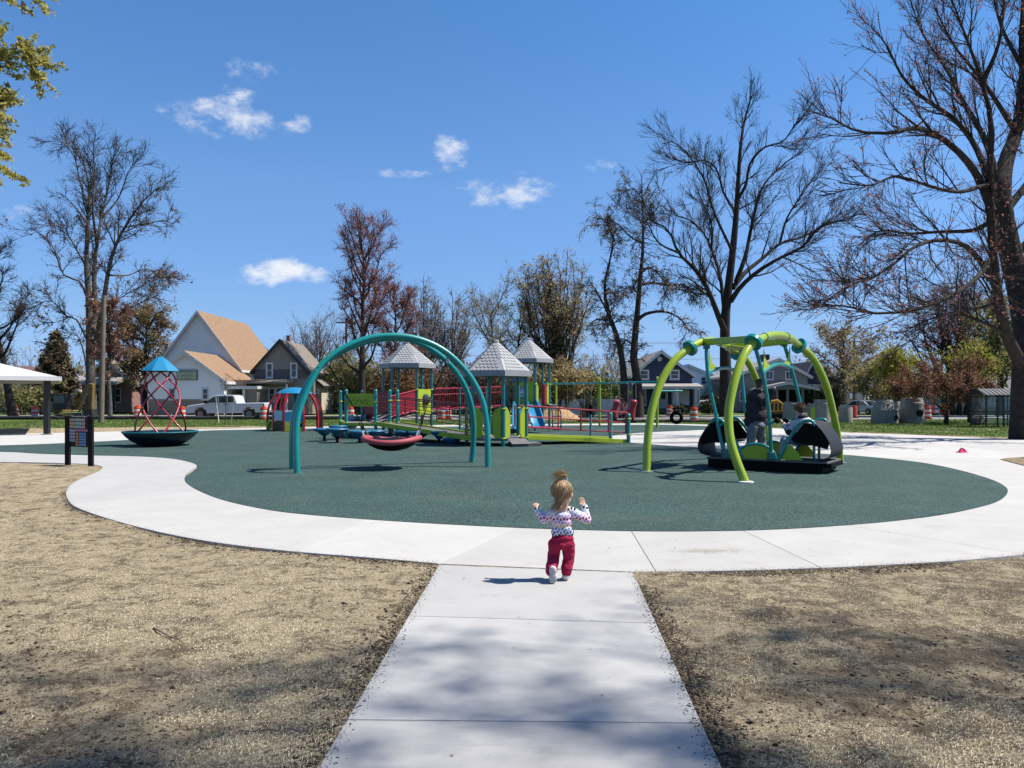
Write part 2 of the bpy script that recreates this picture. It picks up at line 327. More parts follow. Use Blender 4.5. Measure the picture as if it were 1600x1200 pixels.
def soil_mat():
    m = bpy.data.materials.new('dry soil'); m.use_nodes = True; t = m.node_tree; b = t.nodes['Principled BSDF']; b.inputs['Roughness'].default_value = .95; b.inputs['Specular IOR Level'].default_value = .1
    c = t.nodes.new('ShaderNodeTexCoord')
    def nz(s, d=8, ro=.65, dist=0):
        n = t.nodes.new('ShaderNodeTexNoise'); n.inputs['Scale'].default_value = s; n.inputs['Detail'].default_value = d; n.inputs['Roughness'].default_value = ro; n.inputs['Distortion'].default_value = dist
        t.links.new(c.outputs['Object'], n.inputs['Vector']); return n.outputs[0]
    def ramp(x, a, bb, ca, cb):
        r = t.nodes.new('ShaderNodeValToRGB'); r.color_ramp.elements[0].position = a; r.color_ramp.elements[1].position = bb; r.color_ramp.elements[0].color = ca+(1,); r.color_ramp.elements[1].color = cb+(1,); t.links.new(x, r.inputs[0]); return r.outputs[0]
    def mix(f, a, bb, mode='MIX'):
        x = t.nodes.new('ShaderNodeMixRGB'); x.blend_type = mode
        if isinstance(f, float): x.inputs[0].default_value = f
        else: t.links.new(f, x.inputs[0])
        for i, q in ((1, a), (2, bb)):
            if isinstance(q, tuple): x.inputs[i].default_value = q+(1,)
            else: t.links.new(q, x.inputs[i])
        return x.outputs[0]
    straw = ramp(nz(40, 6, .75), .3, .72, (.30, .248, .162), (.60, .525, .375))
    fleck = ramp(nz(110, 4, .6), .38, .66, (.45, .43, .40), (1.2, 1.18, 1.14))
    straw = mix(1.0, straw, fleck, 'MULTIPLY')
    dark = ramp(nz(6, 10, .82, .8), .52, .61, (0, 0, 0), (1, 1, 1))
    col = mix(dark, straw, (.085, .062, .043))
    big = ramp(nz(.7, 6, .7), .50, .74, (0, 0, 0), (.35, .35, .35))
    damp = ramp(nz(30, 6, .7), .3, .7, (.06, .046, .034), (.19, .152, .106))
    col = mix(big, col, damp)
    # bare crumbly soil shows through in dark mottles, thicker right of the path: partly dug-over ground, partly shade painted into the colour
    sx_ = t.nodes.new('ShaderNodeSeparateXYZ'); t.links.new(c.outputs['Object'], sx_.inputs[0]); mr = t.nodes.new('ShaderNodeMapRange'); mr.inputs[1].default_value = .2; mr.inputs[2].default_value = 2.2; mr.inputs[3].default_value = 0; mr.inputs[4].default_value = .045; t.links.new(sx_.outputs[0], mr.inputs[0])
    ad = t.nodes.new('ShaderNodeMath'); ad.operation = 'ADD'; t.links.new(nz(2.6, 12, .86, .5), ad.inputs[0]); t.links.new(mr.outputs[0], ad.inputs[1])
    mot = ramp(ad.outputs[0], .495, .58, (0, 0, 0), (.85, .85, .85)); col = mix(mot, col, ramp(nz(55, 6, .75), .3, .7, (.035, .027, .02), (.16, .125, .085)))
    t.links.new(col, b.inputs['Base Color'])
    bp = t.nodes.new('ShaderNodeBump'); bp.inputs['Strength'].default_value = 1; bp.inputs['Distance'].default_value = .035; t.links.new(nz(38, 8, .75), bp.inputs['Height']); t.links.new(bp.outputs[0], b.inputs['Normal'])
    return m
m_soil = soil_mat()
m_grass = M('lawn grass', (.075, .125, .022), .9, .35, 3.0, 1.0, 60, spec=.1, detail=10, dirt=((.20, .175, .085), .45, .54))
m_yard = M('yard grass', (.08, .115, .035), .9, .35, 1.2, .8, 30, spec=.1, detail=10, dirt=((.23, .20, .12), .3, .54))
m_road = M('asphalt', (.20, .185, .165), .9, .25, .8, .4, 60, detail=8)
# one sheet to the horizon
mb = MB(); mb.quad((-2500, -400, -.12), (2500, -400, -.12), (2500, 4000, -.12), (-2500, 4000, -.12))
tag(mb.build('ground', m_yard), kind='structure')
# outline of the concrete seen from the path, near side (pixels), left to right
OUT = [(-260, 719), (-100, 720.5), (0, 721.5), (80, 723), (138, 725), (155, 727.5), (160, 731), (152, 737), (130, 746), (112, 756), (104, 766), (104, 776), (115, 790), (150, 804), (200, 819),
       (270, 835.5), (350, 849), (450, 860.5), (560, 869.5), (640, 876), (686, 880.5)]
OUT2 = [(986, 893), (1100, 892), (1200, 889.5), (1300, 886), (1400, 881), (1500, 875), (1600, 866), (1750, 850), (2000, 820)]
RUB = [(-200, 703), (0, 706), (60, 709), (140, 711.5), (210, 713), (262, 716), (296, 722), (309, 729), (301, 737), (291, 744), (288.5, 750), (294, 757), (310, 766.5), (335, 777), (370, 787), (430, 798.5), (500, 806), (600, 813.5),
       (700, 819.5), (800, 824.5), (900, 828), (1000, 830.3), (1100, 830.3), (1200, 828), (1300, 822.5), (1400, 814), (1480, 803), (1530, 792.5), (1560, 783), (1574, 771), (1570, 760), (1545, 748), (1500, 735), (1450, 724.5), (1400, 718), (1330, 711.5)]
RUB_FAR = [(1200, 705), (1085, 699), (1000, 693), (960, 688), (947, 683), (980, 678), (1020, 675.2), (1090, 672), (1150, 668.5), (1090, 665.2), (1020, 663.7), (850, 665.2), (650, 667.2), (500, 669.2), (400, 671.2), (320, 673), (268, 678.5), (235, 684), (200, 687.5), (100, 692.5), (0, 696), (-200, 700)]
def sp2(pts, n=6): return [(v.x, v.y) for v in spline([G(*p)+(0,) for p in pts], n)]
def sheet(name, poly, z, mat, kind='structure', drop=0):
    mb = MB(); n = len(poly)
    if drop: mb.prism(poly, z-drop, z, 'Z')
    else: mb.add([(x, y, z) for x, y in poly], [tuple(range(n))])
    o = mb.build(name, mat)
    bm = bmesh.new(); bm.from_mesh(o.data); bmesh.ops.triangulate(bm, faces=[f for f in bm.faces if len(f.verts) > 4]); bm.to_mesh(o.data); bm.free()
    return tag(o, kind=kind)
rub_poly = sp2(RUB, 6)+sp2(RUB_FAR, 5)
sheet('rubber_surface', rub_poly, .006, m_rub)
# concrete pavement, split into slabs
pav = thing('pavement', None, None, (0, 9, 0)); pav['kind'] = 'structure'
def slab(poly, mat, z=0., drop=.11):
    mb = MB(); mb.prism(poly, z-drop, z, 'Z'); o = mb.build('slab', mat, pav, bevel=.004)
    bm = bmesh.new(); bm.from_mesh(o.data); big = [f for f in bm.faces if len(f.verts) > 4]
    bmesh.ops.triangulate(bm, faces=big); bm.to_mesh(o.data); bm.free(); o.modifiers['bevel'].angle_limit = R(60); return o
def clip(poly, a, b, c):           # keep a*x+b*y<=c
    out = []; n = len(poly)
    for i in range(n):
        p, q = poly[i], poly[(i+1) % n]; dp = a*p[0]+b*p[1]-c; dq = a*q[0]+b*q[1]-c
        if dp <= 0: out.append(p)
        if dp*dq < 0: t = dp/(dp-dq); out.append((p[0]+(q[0]-p[0])*t, p[1]+(q[1]-p[1])*t))
    return out
gap = .0028
def split_line(polys, p, q):
    """cut by the line through ground points p, q, leaving a joint"""
    dx, dy = q[0]-p[0], q[1]-p[1]; L = math.hypot(dx, dy); a, b = dy/L, -dx/L; c = a*p[0]+b*p[1]; out = []
    for po in polys:
        for s in (1, -1):
            k = clip(po, a*s, b*s, c*s-gap)
            if len(k) > 2: out.append(k)
    return out
inn = sp2([(x, y-3-.02*(y-700)) for x, y in RUB[:26]], 6)           # hidden edge under the rubber
o1, o2 = sp2(OUT, 6), sp2(OUT2, 6)
band = o1+o2+[G(1700, 790), G(1530, 785)]+list(reversed(inn))
# band is concave; cut it into pieces along the photographed joints
def seg_between(i0, i1, outer, inner):
    return outer+list(reversed(inner))
def nearest(curve, pt): return min(range(len(curve)), key=lambda i: (curve[i][0]-pt[0])**2+(curve[i][1]-pt[1])**2)
outer_all = o1+o2
keys = [((0, 704), (-260, 719)), ((318, 768), (113, 788)), ((575, 811), (470, 862)), ((812, 825), (735, 882)), ((982, 830), (1020, 893)), ((1160, 829), (1292, 886.5)), ((1330, 821), (1600, 866)), ((1480, 801), (2000, 820))]
mats_ = [m_concg, m_concb, m_concb, m_conc, m_conc, m_conc, m_conc]
idx = [(nearest(inn, G(*a)), nearest(outer_all, G(*b))) for a, b in keys]
for k in range(len(idx)-1):
    (i0, j0), (i1, j1) = idx[k], idx[k+1]
    I, J = inn[i0:i1+1], outer_all[j0:j1+1]
    poly = J+list(reversed(I))
    # leave a joint: pull both ends in
    def pull(p, q, e=gap):
        L = math.hypot(q[0]-p[0], q[1]-p[1]) or 1; return (p[0]+(q[0]-p[0])/L*e, p[1]+(q[1]-p[1])/L*e)
    I2 = [pull(I[0], I[1])]+I[1:-1]+[pull(I[-1], I[-2])]; J2 = [pull(J[0], J[1])]+J[1:-1]+[pull(J[-1], J[-2])]
    slab(J2+list(reversed(I2)), mats_[k])
sheet('pavement_bed', o1+[G(686, 881), G(988, 893.4)]+o2+list(reversed(inn)), -.010, m_concg)
# path towards the camera
pl, pr = G(686, 881), G(989, 893.5)
def pth(t): # along the left / right edges of the path
    l0, l1, r0, r1 = G(686, 882.5), G(497, 1200), G(989, 894.5), G(1128, 1200)
    return (l0[0]+(l1[0]-l0[0])*t, l0[1]+(l1[1]-l0[1])*t), (r0[0]+(r1[0]-r0[0])*t, r0[1]+(r1[1]-r0[1])*t)
l0, l1 = G(686, 882.5), G(497, 1200)
def tof(py): d = CZ*F/(py-HZ); return (d-l0[1])/(l1[1]-l0[1])
ts = [0, tof(962), tof(1124), tof(1124)+(tof(1124)-tof(962)), 2.1, 2.7]
ts[0] = 0
for k in range(len(ts)-1):
    a, b = pth(ts[k]+.0012), pth(ts[k+1]-.0012); slab([a[0], a[1], b[1], b[0]], [m_concg, m_concg, m_concg, m_conc, m_conc][k])
sheet('path_bed', [pth(0.002)[0], pth(.002)[1], pth(2.69)[1], pth(2.69)[0]], -.012, m_concg)
# plaza to the right, cut into slabs
plaza = [G(1400, 806), G(1420, 840), G(1990, 828), (26, 14), (38, 32), G(1600, 687), G(1500, 682.5), G(1400, 678.5), G(1330, 676.2), G(1250, 671.5), G(1180, 667.5), G(1110, 663.6), G(1070, 668), G(1000, 672), G(925, 683), G(960, 694), G(1085, 704), G(1330, 716), G(1480, 735), G(1560, 760)]
polys = [plaza]
for (p, q) in [((30, 20.5), (0, 20.8)), ((14.4, 10), (15.6, 60)), ((8, 26), (40, 27.5)), ((9.3, 20), (8.6, 60)), ((8, 34), (40, 34.5))]: polys = split_line(polys, p, q)
for po in polys: slab(po, m_concb, -.002)
farp = [G(-330, 684), G(0, 678), G(200, 673.6), G(400, 668.6), G(650, 664.6), G(850, 662.6), G(1020, 661.2), G(1105, 663.2), G(1100, 666), G(850, 667.5), G(500, 672), G(300, 676), G(250, 689), G(100, 699), G(-100, 704), G(-330, 706)]
polys = [farp]
for (p, q) in [((-22, 20), (-22, 60)), ((-16.5, 20), (-17.5, 60)), ((-10, 20), (-10.5, 60)), ((-3, 20), (-3.2, 60))]: polys = split_line(polys, p, q)
for po in polys: slab(po, m_concb, -.004)
# dirt: fine relief near the camera
def inpoly(px, py, poly):
    px, py = np.asarray(px), np.asarray(py); c = np.zeros(px.shape, bool); n = len(poly)
    for i in range(n):
        x1, y1 = poly[i]; x2, y2 = poly[(i+1) % n]
        if y1 == y2: continue
        k = ((y1 > py) != (y2 > py)) & (px < (x2-x1)*(py-y1)/(y2-y1)+x1); c ^= k
    return c
conc_out = outer_all+[(40, 12), (45, 60), (-45, 60), (-45, 19)]
path_poly = [pth(0)[0], pth(0)[1], pth(2.7)[1], pth(2.7)[0]]
rng = np.random.default_rng(3)
def nfield(x, y):
    z = np.zeros_like(x); r2 = np.random.default_rng(11)
    for k in range(60):
        f = 2**r2.uniform(.2, 4.6); a = r2.uniform(0, 6.28); ph = r2.uniform(0, 6.28); z += np.sin((x*math.cos(a)+y*math.sin(a))*f+ph)/f**.75
    return z
gx = np.concatenate([np.linspace(-30, -7, 60), np.linspace(-6.9, 9, 420), np.linspace(9.1, 40, 60)]); gy = np.concatenate([np.linspace(-6, 2.4, 20), np.linspace(2.45, 9, 200), np.linspace(9.1, 52, 120)])
GX, GY = np.meshgrid(gx, gy); GZ = -.019+.0036*nfield(GX, GY)+rng.normal(0, .0022, GX.shape); GZ = np.minimum(GZ, -.006)
nx, ny = len(gx), len(gy); ii = np.arange(nx*ny).reshape(ny, nx)
Fq = np.stack([ii[:-1, :-1], ii[:-1, 1:], ii[1:, 1:], ii[1:, :-1]], -1).reshape(-1, 4)
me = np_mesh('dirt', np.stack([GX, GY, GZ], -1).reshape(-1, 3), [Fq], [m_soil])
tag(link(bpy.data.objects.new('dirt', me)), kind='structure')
# bare soil island at the right edge of the plaza
isl = sp2([(1563, 718), (1580, 715.5), (1620, 714), (1700, 714), (1760, 722), (1700, 735), (1620, 731), (1585, 724)], 4)
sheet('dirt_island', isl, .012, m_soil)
# straw and clods lying on the dirt
def scatter(n, ymin, ymax, margin=0):
    u = rng.random(n*3); d = 1/((1/ymax)+(1/ymin-1/ymax)*u); x = (rng.random(n*3)*1.44-.72)*d
    ok = ~inpoly(x, d, conc_out) & ~inpoly(x, d, path_poly); x, d = x[ok][:n], d[ok][:n]; return x, d
def straw(n, ymin, ymax, lmin, lmax, w, name, mat, lift):
    x, y = scatter(n, ymin, ymax); kp = nfield(x*1.7+5, y*1.7) < rng.normal(.55, .7, len(x)); x, y = x[kp], y[kp]; n = len(x); a = rng.random(n)*6.28; L = rng.uniform(lmin, lmax, n)*np.maximum(1, y/7); ww = w*rng.uniform(.6, 1.4, n)*np.maximum(1, y/6)
    z = -.019+.0036*nfield(x, y)+.003+rng.random(n)*lift; z = np.minimum(z, .002)
    dx, dy = np.cos(a)*L/2, np.sin(a)*L/2; wx, wy = -np.sin(a)*ww, np.cos(a)*ww; tz = rng.normal(0, .003, n)+.002; bend = rng.normal(0, .12, n)
    mx, my = x-dy*bend, y+dx*bend
    P = np.stack([np.stack([x-dx, y-dy, z-.004], -1), np.stack([mx-wx, my-wy, z+tz*.6+.003], -1), np.stack([x+dx, y+dy, z+tz], -1), np.stack([mx+wx, my+wy, z+tz*.6+.005], -1)], 1)
    i = np.arange(n)[:, None]*4; Fc = np.concatenate([i+0, i+1, i+2, i+3], 1)
    me = np_mesh(name, P.reshape(-1, 3), [Fc], [mat], smooth=False); return link(bpy.data.objects.new(name, me))
m_straw = Mleaf('straw', [(.31, .25, .155), (.58, .505, .345), (.68, .61, .45), (.44, .37, .245), (.74, .68, .52)], .15, .8)
tag(straw(85000, 2.9, 17, .008, .030, .0014, 'dry_grass', m_straw, .010), 'flattened dry straw covering the bare soil', 'straw', kind='stuff')
m_clod = Mleaf('clod', [(.05, .037, .026), (.11, .082, .055), (.17, .13, .088), (.035, .026, .02)], 0, .95)
x, y = scatter(26000, 2.9, 15)
cl = nfield(x*1.7+5, y*1.7); keep = cl > rng.normal(.35, .6, len(x)); x, y = x[keep], y[keep]; n = len(x)
s = rng.lognormal(-5.6, .6, n)*np.maximum(1, y/7); s = np.minimum(s, .022)
oct_ = np.array([(1, 0, 0), (0, 1, 0), (-1, 0, 0), (0, -1, 0), (0, 0, .55), (0, 0, -.5)]); of = np.array([(0, 1, 4), (1, 2, 4), (2, 3, 4), (3, 0, 4), (1, 0, 5), (2, 1, 5), (3, 2, 5), (0, 3, 5)])
th = rng.random(n)*6.28; V = oct_[None]*(s[:, None, None])*rng.uniform(.5, 1.5, (n, 6, 3)); c_, s_ = np.cos(th)[:, None], np.sin(th)[:, None]
Vx = V[..., 0]*c_-V[..., 1]*s_; Vy = V[..., 0]*s_+V[..., 1]*c_
Vz = V[..., 2]+(-.018+.0036*nfield(x, y))[:, None]
V = np.stack([Vx+x[:, None], Vy+y[:, None], Vz], -1); Fc = (of[None]+np.arange(n)[:, None, None]*6).reshape(-1, 3)
tag(link(bpy.data.objects.new('soil_clods', np_mesh('soil_clods', V.reshape(-1, 3), [Fc], [m_clod], smooth=False))), 'small dark soil crumbs scattered over the straw', 'soil', kind='stuff')
# lawn beyond the playground, road and far pavement
lawn = [(-60, 41.5), (-25, 41.2)]+[G(0, 668.5), G(300, 666.6), G(600, 664.2), G(800, 662.3), G(1000, 660.8), G(1100, 662.6), G(1200, 667.3), G(1330, 674.2), G(1450, 678.2), G(1600, 684)]+[(32, 28.5), (60, 26), (60, 57), (-60, 57)]
sheet('lawn', lawn, -.008, m_grass)
sheet('road', [(-300, 58.4), (300, 58.4), (300, 67), (-300, 67)], -.03, m_road)
m_side = M('old pavement', (.42, .40, .36), .9, .12, .8, .2, 60)
sheet('sidewalk', [(-300, 68.5), (300, 68.5), (300, 70), (-300, 70)], .02, m_side, drop=.1)
sheet('kerb', [(-300, 67.05), (300, 67.05), (300, 67.25), (-300, 67.25)], .06, m_side, drop=.16)
# turf blades on the lawn, thickening its edges
n = 130000; y = rng.uniform(27, 57, n); x = rng.uniform(-34, 40, n); ok = inpoly(x, y, lawn); x, y = x[ok], y[ok]; n = len(x)
h = rng.uniform(.03, .09, n)*np.minimum(1, y/45); a = rng.random(n)*6.28; w = rng.uniform(.012, .03, n)
P = np.stack([np.stack([x-np.cos(a)*w, y-np.sin(a)*w, np.full(n, -.012)], -1), np.stack([x+np.cos(a)*w, y+np.sin(a)*w, np.full(n, -.012)], -1), np.stack([x+rng.normal(0, .03, n), y+rng.normal(0, .03, n), h], -1)], 1)
m_blade = Mleaf('grass blades', [(.06, .12, .02), (.10, .18, .03), (.15, .22, .05), (.20, .20, .08)], .3)
tag(link(bpy.data.objects.new('grass', np_mesh('grass', P.reshape(-1, 3), [np.arange(n*3).reshape(n, 3)], [m_blade], smooth=False))), 'mown green turf between playground and road', 'grass', kind='stuff')
# soil crumbs tracked onto the concrete along its edges, and a spill of sand on one slab
def specks(name, label, X_, Y_, S_, mat, z=.002):
    n = len(X_); th = rng.random(n)*6.28; V = oct_[None]*S_[:, None, None]*rng.uniform(.5, 1.4, (n, 6, 3)); c_, s_ = np.cos(th)[:, None], np.sin(th)[:, None]
    V = np.stack([V[..., 0]*c_-V[..., 1]*s_+X_[:, None], V[..., 0]*s_+V[..., 1]*c_+Y_[:, None], V[..., 2]*.6+z], -1); Fc = (of[None]+np.arange(n)[:, None, None]*6).reshape(-1, 3)
    return tag(link(bpy.data.objects.new(name, np_mesh(name, V.reshape(-1, 3), [Fc], [mat], smooth=False))), label, 'soil', kind='stuff')
ex_, ey_ = [], []
for k in range(4200):
    t_ = rng.random()**.8*1.1; a, b = pth(t_); q = abs(rng.normal(0, .035)); e = (a[0]+q, a[1]) if rng.random() < .45 else (b[0]-q, b[1]); ex_.append(e[0]); ey_.append(e[1])
for cv_ in (o1[40:], o2):
    for k in range(1800):
        i = rng.integers(0, len(cv_)-1); f = rng.random(); ex_.append(cv_[i][0]*(1-f)+cv_[i+1][0]*f+rng.normal(0, .01)); ey_.append(cv_[i][1]*(1-f)+cv_[i+1][1]*f+abs(rng.normal(0, .045)))
ex_, ey_ = np.array(ex_), np.array(ey_); specks('soil_crumbs', 'soil crumbs strewn along the concrete edges', ex_, ey_, np.minimum(rng.lognormal(-6.3, .6, len(ex_)), .008), m_clod)
n = 2600; px = 1105+rng.normal(0, 34, n); py = 861+rng.normal(0, 2.2, n)+.8*np.sin(px*.12); d_ = CZ*F/(py-HZ); specks('sand_spill', 'thin tan sand spill on the concrete ring right of the child', (px-800)/F*d_, d_, np.minimum(rng.lognormal(-6.3, .5, n), .006), m_straw)
ex_, ey_ = [], []
for k in range(5200):                                   # disturbed dark soil right beside the path
    t_ = rng.random()**.8*1.15; a, b = pth(t_); q = abs(rng.normal(.02, .09)); e = (a[0]-q, a[1]) if rng.random() < .45 else (b[0]+q, b[1]); ex_.append(e[0]); ey_.append(e[1])
for cv_ in (o1[60:], o2[:30]):
    for k in range(2200):
        i = rng.integers(0, len(cv_)-1); f = rng.random(); ex_.append(cv_[i][0]*(1-f)+cv_[i+1][0]*f+rng.normal(0, .01)); ey_.append(cv_[i][1]*(1-f)+cv_[i+1][1]*f-abs(rng.normal(.02, .10)))
ex_, ey_ = np.array(ex_), np.array(ey_); specks('edge_soil', 'dark crumbly soil along the outer edges of the concrete', ex_, ey_, np.minimum(rng.lognormal(-5.0, .6, len(ex_)), .02), m_clod, -.012)
# ================================================================== BUILDINGS
m_white = Msiding('white clapboard', (.84, .85, .86), .2, .05)
m_tan = Msiding('tan siding', (.25, .215, .17), .2, .06)
m_tanlt = Msiding('cream siding', (.48, .42, .31), .22, .05)
m_band = Msiding('charcoal shingle band', (.10, .098, .098), .25, .1)
m_gable = Msiding('gable shingles', (.27, .235, .19), .12, .1)
m_brick = Msiding('brown brick', (.17, .125, .10), brick=True)
m_rbrick = Msiding('red brick', (.22, .065, .055), brick=True)
m_navy = Msiding('navy siding', (.035, .045, .085), .18, .1)
m_grey = Msiding('grey siding', (.21, .21, .215), .18, .06)
m_pale = Msiding('pale grey siding', (.36, .37, .385), .22, .04)
m_trim = M('white trim', (.62, .62, .61), .5, .04, 3)
m_dtrim = M('dark trim', (.02, .018, .017), .5, .2, 3)
m_rtan = M('tan shingles', (.235, .147, .085), .9, .28, 5, .5, 30, detail=10)
m_rgrey = M('taupe shingles', (.17, .148, .125), .9, .2, 5, .5, 30, detail=10)
m_rpale = M('pale shingles', (.26, .245, .23), .9, .18, 5, .5, 30, detail=10)
m_rdark = M('charcoal shingles', (.12, .115, .115), .9, .2, 5, .5, 30, detail=10)
m_rblue = M('blue metal roof', (.10, .22, .52), .45, .08, 2)
m_rgreen = M('grey green shingles', (.25, .28, .24), .9, .12, 4, .4, 30)
m_glass = Mglass('window glass'); m_curt = Mglass('curtained glass', (.10, .11, .13), .12)
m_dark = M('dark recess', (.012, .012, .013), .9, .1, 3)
m_found = M('foundation', (.09, .085, .08), .9, .2, 2)
def gable(root, x0, x1, y0, y1, ze, za, wall, roof, trim, over=.3, th=.14, xa=None, z0=0., wname='wall', rname='roof', fascia=True, fw=.2):
    xa = (x0+x1)/2 if xa is None else xa
    w = MB(); w.prism([(x0, z0), (x1, z0), (x1, ze), (xa, za), (x0, ze)], y0, y1); wo = w.build(wname, wall, root)
    ro = None
    for sgn, xe in ((-1, x0), (1, x1)):
        k = (za-ze)/abs(xa-xe); xo = xe+sgn*over; zo = ze-k*over
        m = MB(); m.prism([(xa, za+.01), (xo, zo+.01), (xo, zo+th+.01), (xa, za+th*1.3+.01)], y0-over, y1+over); r = m.build(rname, roof, root); ro = ro or r
        if fascia:
            m = MB(); m.prism([(xa, za-fw+.02), (xo, zo-fw+.02), (xo, zo+th+.03), (xa, za+th*1.3+.03)], y0-over-.06, y0-over-.004); m.build('fascia', trim, root)
            m = MB(); m.box(min(xo, xo+sgn*.05), max(xo, xo+sgn*.05), y0-over-.06, y1+over, zo-.12, zo+th); m.build('gutter', trim, root)
    return wo, ro
def window(root, xc, z0, z1, w, y, trim=None, glass=None, tw=.11, bars=1, vbars=0, side=None, sill=True):
    """front-facing (y) window, or on a wall facing +x when side=x"""
    trim = trim or m_trim; glass = glass or m_glass
    def bx(m, a0, a1, c0, c1, t0, t1):
        if side is None: m.box(a0, a1, y-t1, y-t0, c0, c1)
        else: m.box(side+t0, side+t1, a0, a1, c0, c1)
    m = MB(); h = w/2
    bx(m, xc-h-tw, xc-h, z0-tw, z1+tw, .003, .07); bx(m, xc+h, xc+h+tw, z0-tw, z1+tw, .003, .07)
    bx(m, xc-h, xc+h, z1, z1+tw, .003, .068); bx(m, xc-h, xc+h, z0-tw, z0, .003, .068)
    for i in range(bars): zz = z0+(z1-z0)*(i+1)/(bars+1); bx(m, xc-h, xc+h, zz-.03, zz+.03, .02, .05)
    for i in range(vbars): xx = xc-h+w*(i+1)/(vbars+1); bx(m, xx-.03, xx+.03, z0, z1, .02, .048)
    o = m.build('window', trim, root)
    g = MB(); bx(g, xc-h, xc+h, z0, z1, .004, .02); g.build('pane', glass, o)
    if sill:
        g = MB(); bx(g, xc-h-tw-.05, xc+h+tw+.05, z0-tw-.05, z0-tw, .003, .12); g.build('sill', trim, o)
    return o
def door(root, xc, z0, z1, w, y, mat, trim):
    m = MB(); m.box(xc-w/2, xc+w/2, y-.05, y-.004, z0, z1); o = m.build('door', mat, root)
    m = MB(); m.box(xc-w/2-.1, xc-w/2, y-.08, y-.004, z0, z1+.1); m.box(xc+w/2, xc+w/2+.1, y-.08, y-.004, z0, z1+.1); m.box(xc-w/2, xc+w/2, y-.08, y-.004, z1, z1+.1); m.build('door_frame', trim, o)
    m = MB(); m.box(xc-w*.3, xc+w*.3, y-.062, y-.052, z0+(z1-z0)*.5, z1-.2); m.build('pane', m_glass, o)
    m = MB(); m.ball((xc+w*.38, y-.09, z0+1.0), .04); m.build('handle', m_dtrim, o)
def text(s, size, loc, mat, parent, ext=.004, name='lettering', align='CENTER', rot=(R(90), 0, 0)):
    c = bpy.data.curves.new(name, 'FONT'); c.body = s; c.size = size; c.extrude = ext; c.align_x = align; c.align_y = 'CENTER'
    o = bpy.data.objects.new(name, c); COL.objects.link(o); bpy.context.view_layer.update()
    me = bpy.data.meshes.new_from_object(o.evaluated_get(bpy.context.evaluated_depsgraph_get())); bpy.data.objects.remove(o); me.materials.clear(); me.materials.append(mat)
    o = bpy.data.objects.new(name, me); link(o, parent); off = Vector((0, 0, 0)); p = parent
    while p is not None: off += Vector(p.location); p = p.parent
    o.location = Vector(loc)-off; o.rotation_euler = rot; o['kind'] = 'stuff'; return o
# ---- white church with tan roof
d = 80.; ch = thing('church', 'tall white clapboard church with steep tan shingle roof and brick base', 'church', (X(310, d), d, 0))
gable(ch, X(246, d), X(374, d), d, 94.5, Zp(573, d), Zp(488, d), m_white, m_rtan, m_trim, .35)
d2 = 72.; ax0, ax1 = X(231, d2), X(350, d2)
gable(ch, ax0, ax1, d2, d, Zp(594, d2), Zp(551, d2), m_white, m_rtan, m_trim, .35, wname='front_wing', z0=1.5)
mb = MB(); mb.box(ax0+.02, ax1-.02, d2+.02, d-.02, 0, 1.5); mb.build('brick_base', m_brick, ch)
mb = MB(); mb.box(X(246, d)-.05, X(374, d)+.05, d-.06, 94.6, 0, 1.2); mb.build('brick_base', m_brick, ch)
for px in (269, 321): window(ch, X(px, d2), Zp(623, d2), Zp(608, d2), .42, d2)
for yy in (84.5, 90): window(ch, yy, 2.4, 4.2, .6, 0, side=X(374, d))
# sign on the wing
sx0, sx1, sz0, sz1 = X(277, d2), X(309, d2), Zp(594, d2), Zp(578, d2)
mb = MB(); mb.box(sx0, sx1, d2-.14, d2-.004, sz0, sz1); sg = mb.build('sign_board', M('sign frame', (.05, .06, .045), .5), ch)
mb = MB(); mb.box(sx0+.06, sx1-.06, d2-.15, d2-.141, sz0+.06, sz1-.06); mb.build('sign_face', M('sign face', (.36, .41, .30), .6), sg)
for (t, z, s) in [('DELIVERANCE TEMPLE', .82, .145), ('of the', .64, .10), ('Apostolic Faith', .48, .17), ('Sun. Worship 11 am', .30, .12), ('All Welcome', .16, .10)]:
    text(t, s, ((sx0+sx1)/2, d2-.152, sz0+(sz1-sz0)*z), m_dtrim, sg)
# covered entrance at the right of the wing
mb = MB(); mb.box(X(351, d2), X(373, d2), 74, 79.9, 2.75, 3.35); mb.build('entrance_gable', M('entrance boards', (.33, .22, .13), .7), ch)
mb = MB(); mb.box(X(350, d2)+.01, X(399, d2), 72.6, 79.9, 2.45, 2.74); mb.build('entrance_roof', m_trim, ch)
mb = MB(); mb.box(X(379, d2), X(396, d2), 73, 79.8, 0, 2.44); mb.build('entrance_wall', m_brick, ch)
mb = MB(); mb.box(X(374, d2), X(378, d2), 72.8, 73.1, 0, 2.44); mb.build('column', m_trim, ch)
mb = MB(); mb.box(ax1+.01, X(374, d2), 78.2, 78.4, 0, 2.44); mb.build('door', m_dark, ch)
# ---- tan two-storey house
d = 76.; th = thing('house', 'two-storey tan house with dark band and white-trimmed windows beside the church', 'house', (X(438, d), d, 0))
hx0, hx1 = X(398, d), X(478, d); ze, za = Zp(577, d), Zp(533, d)
gable(th, hx0, hx1, d, 84, ze, za, m_tan, m_rgrey, m_dtrim, .32)
mb = MB(); mb.prism([(hx0+.45, ze+.02), (hx1-.45, ze+.02), ((hx0+hx1)/2, za-.55)], d-.03, d-.003); mb.build('gable_shingles', m_gable, th)
mb = MB(); mb.prism([(hx0+.02, Zp(591, d)), (hx1-.02, Zp(591, d)), (hx1-.02, ze), (hx0+.02, ze)], d-.04, d-.003); mb.build('shingle_band', m_band, th)
for px in (421.5, 459.5): window(th, X(px, d), Zp(588.5, d), Zp(569, d), .42, d-.04, tw=.15)
for px in (406.5, 425): window(th, X(px, d), Zp(626, d), Zp(608, d), .45, d, tw=.14)
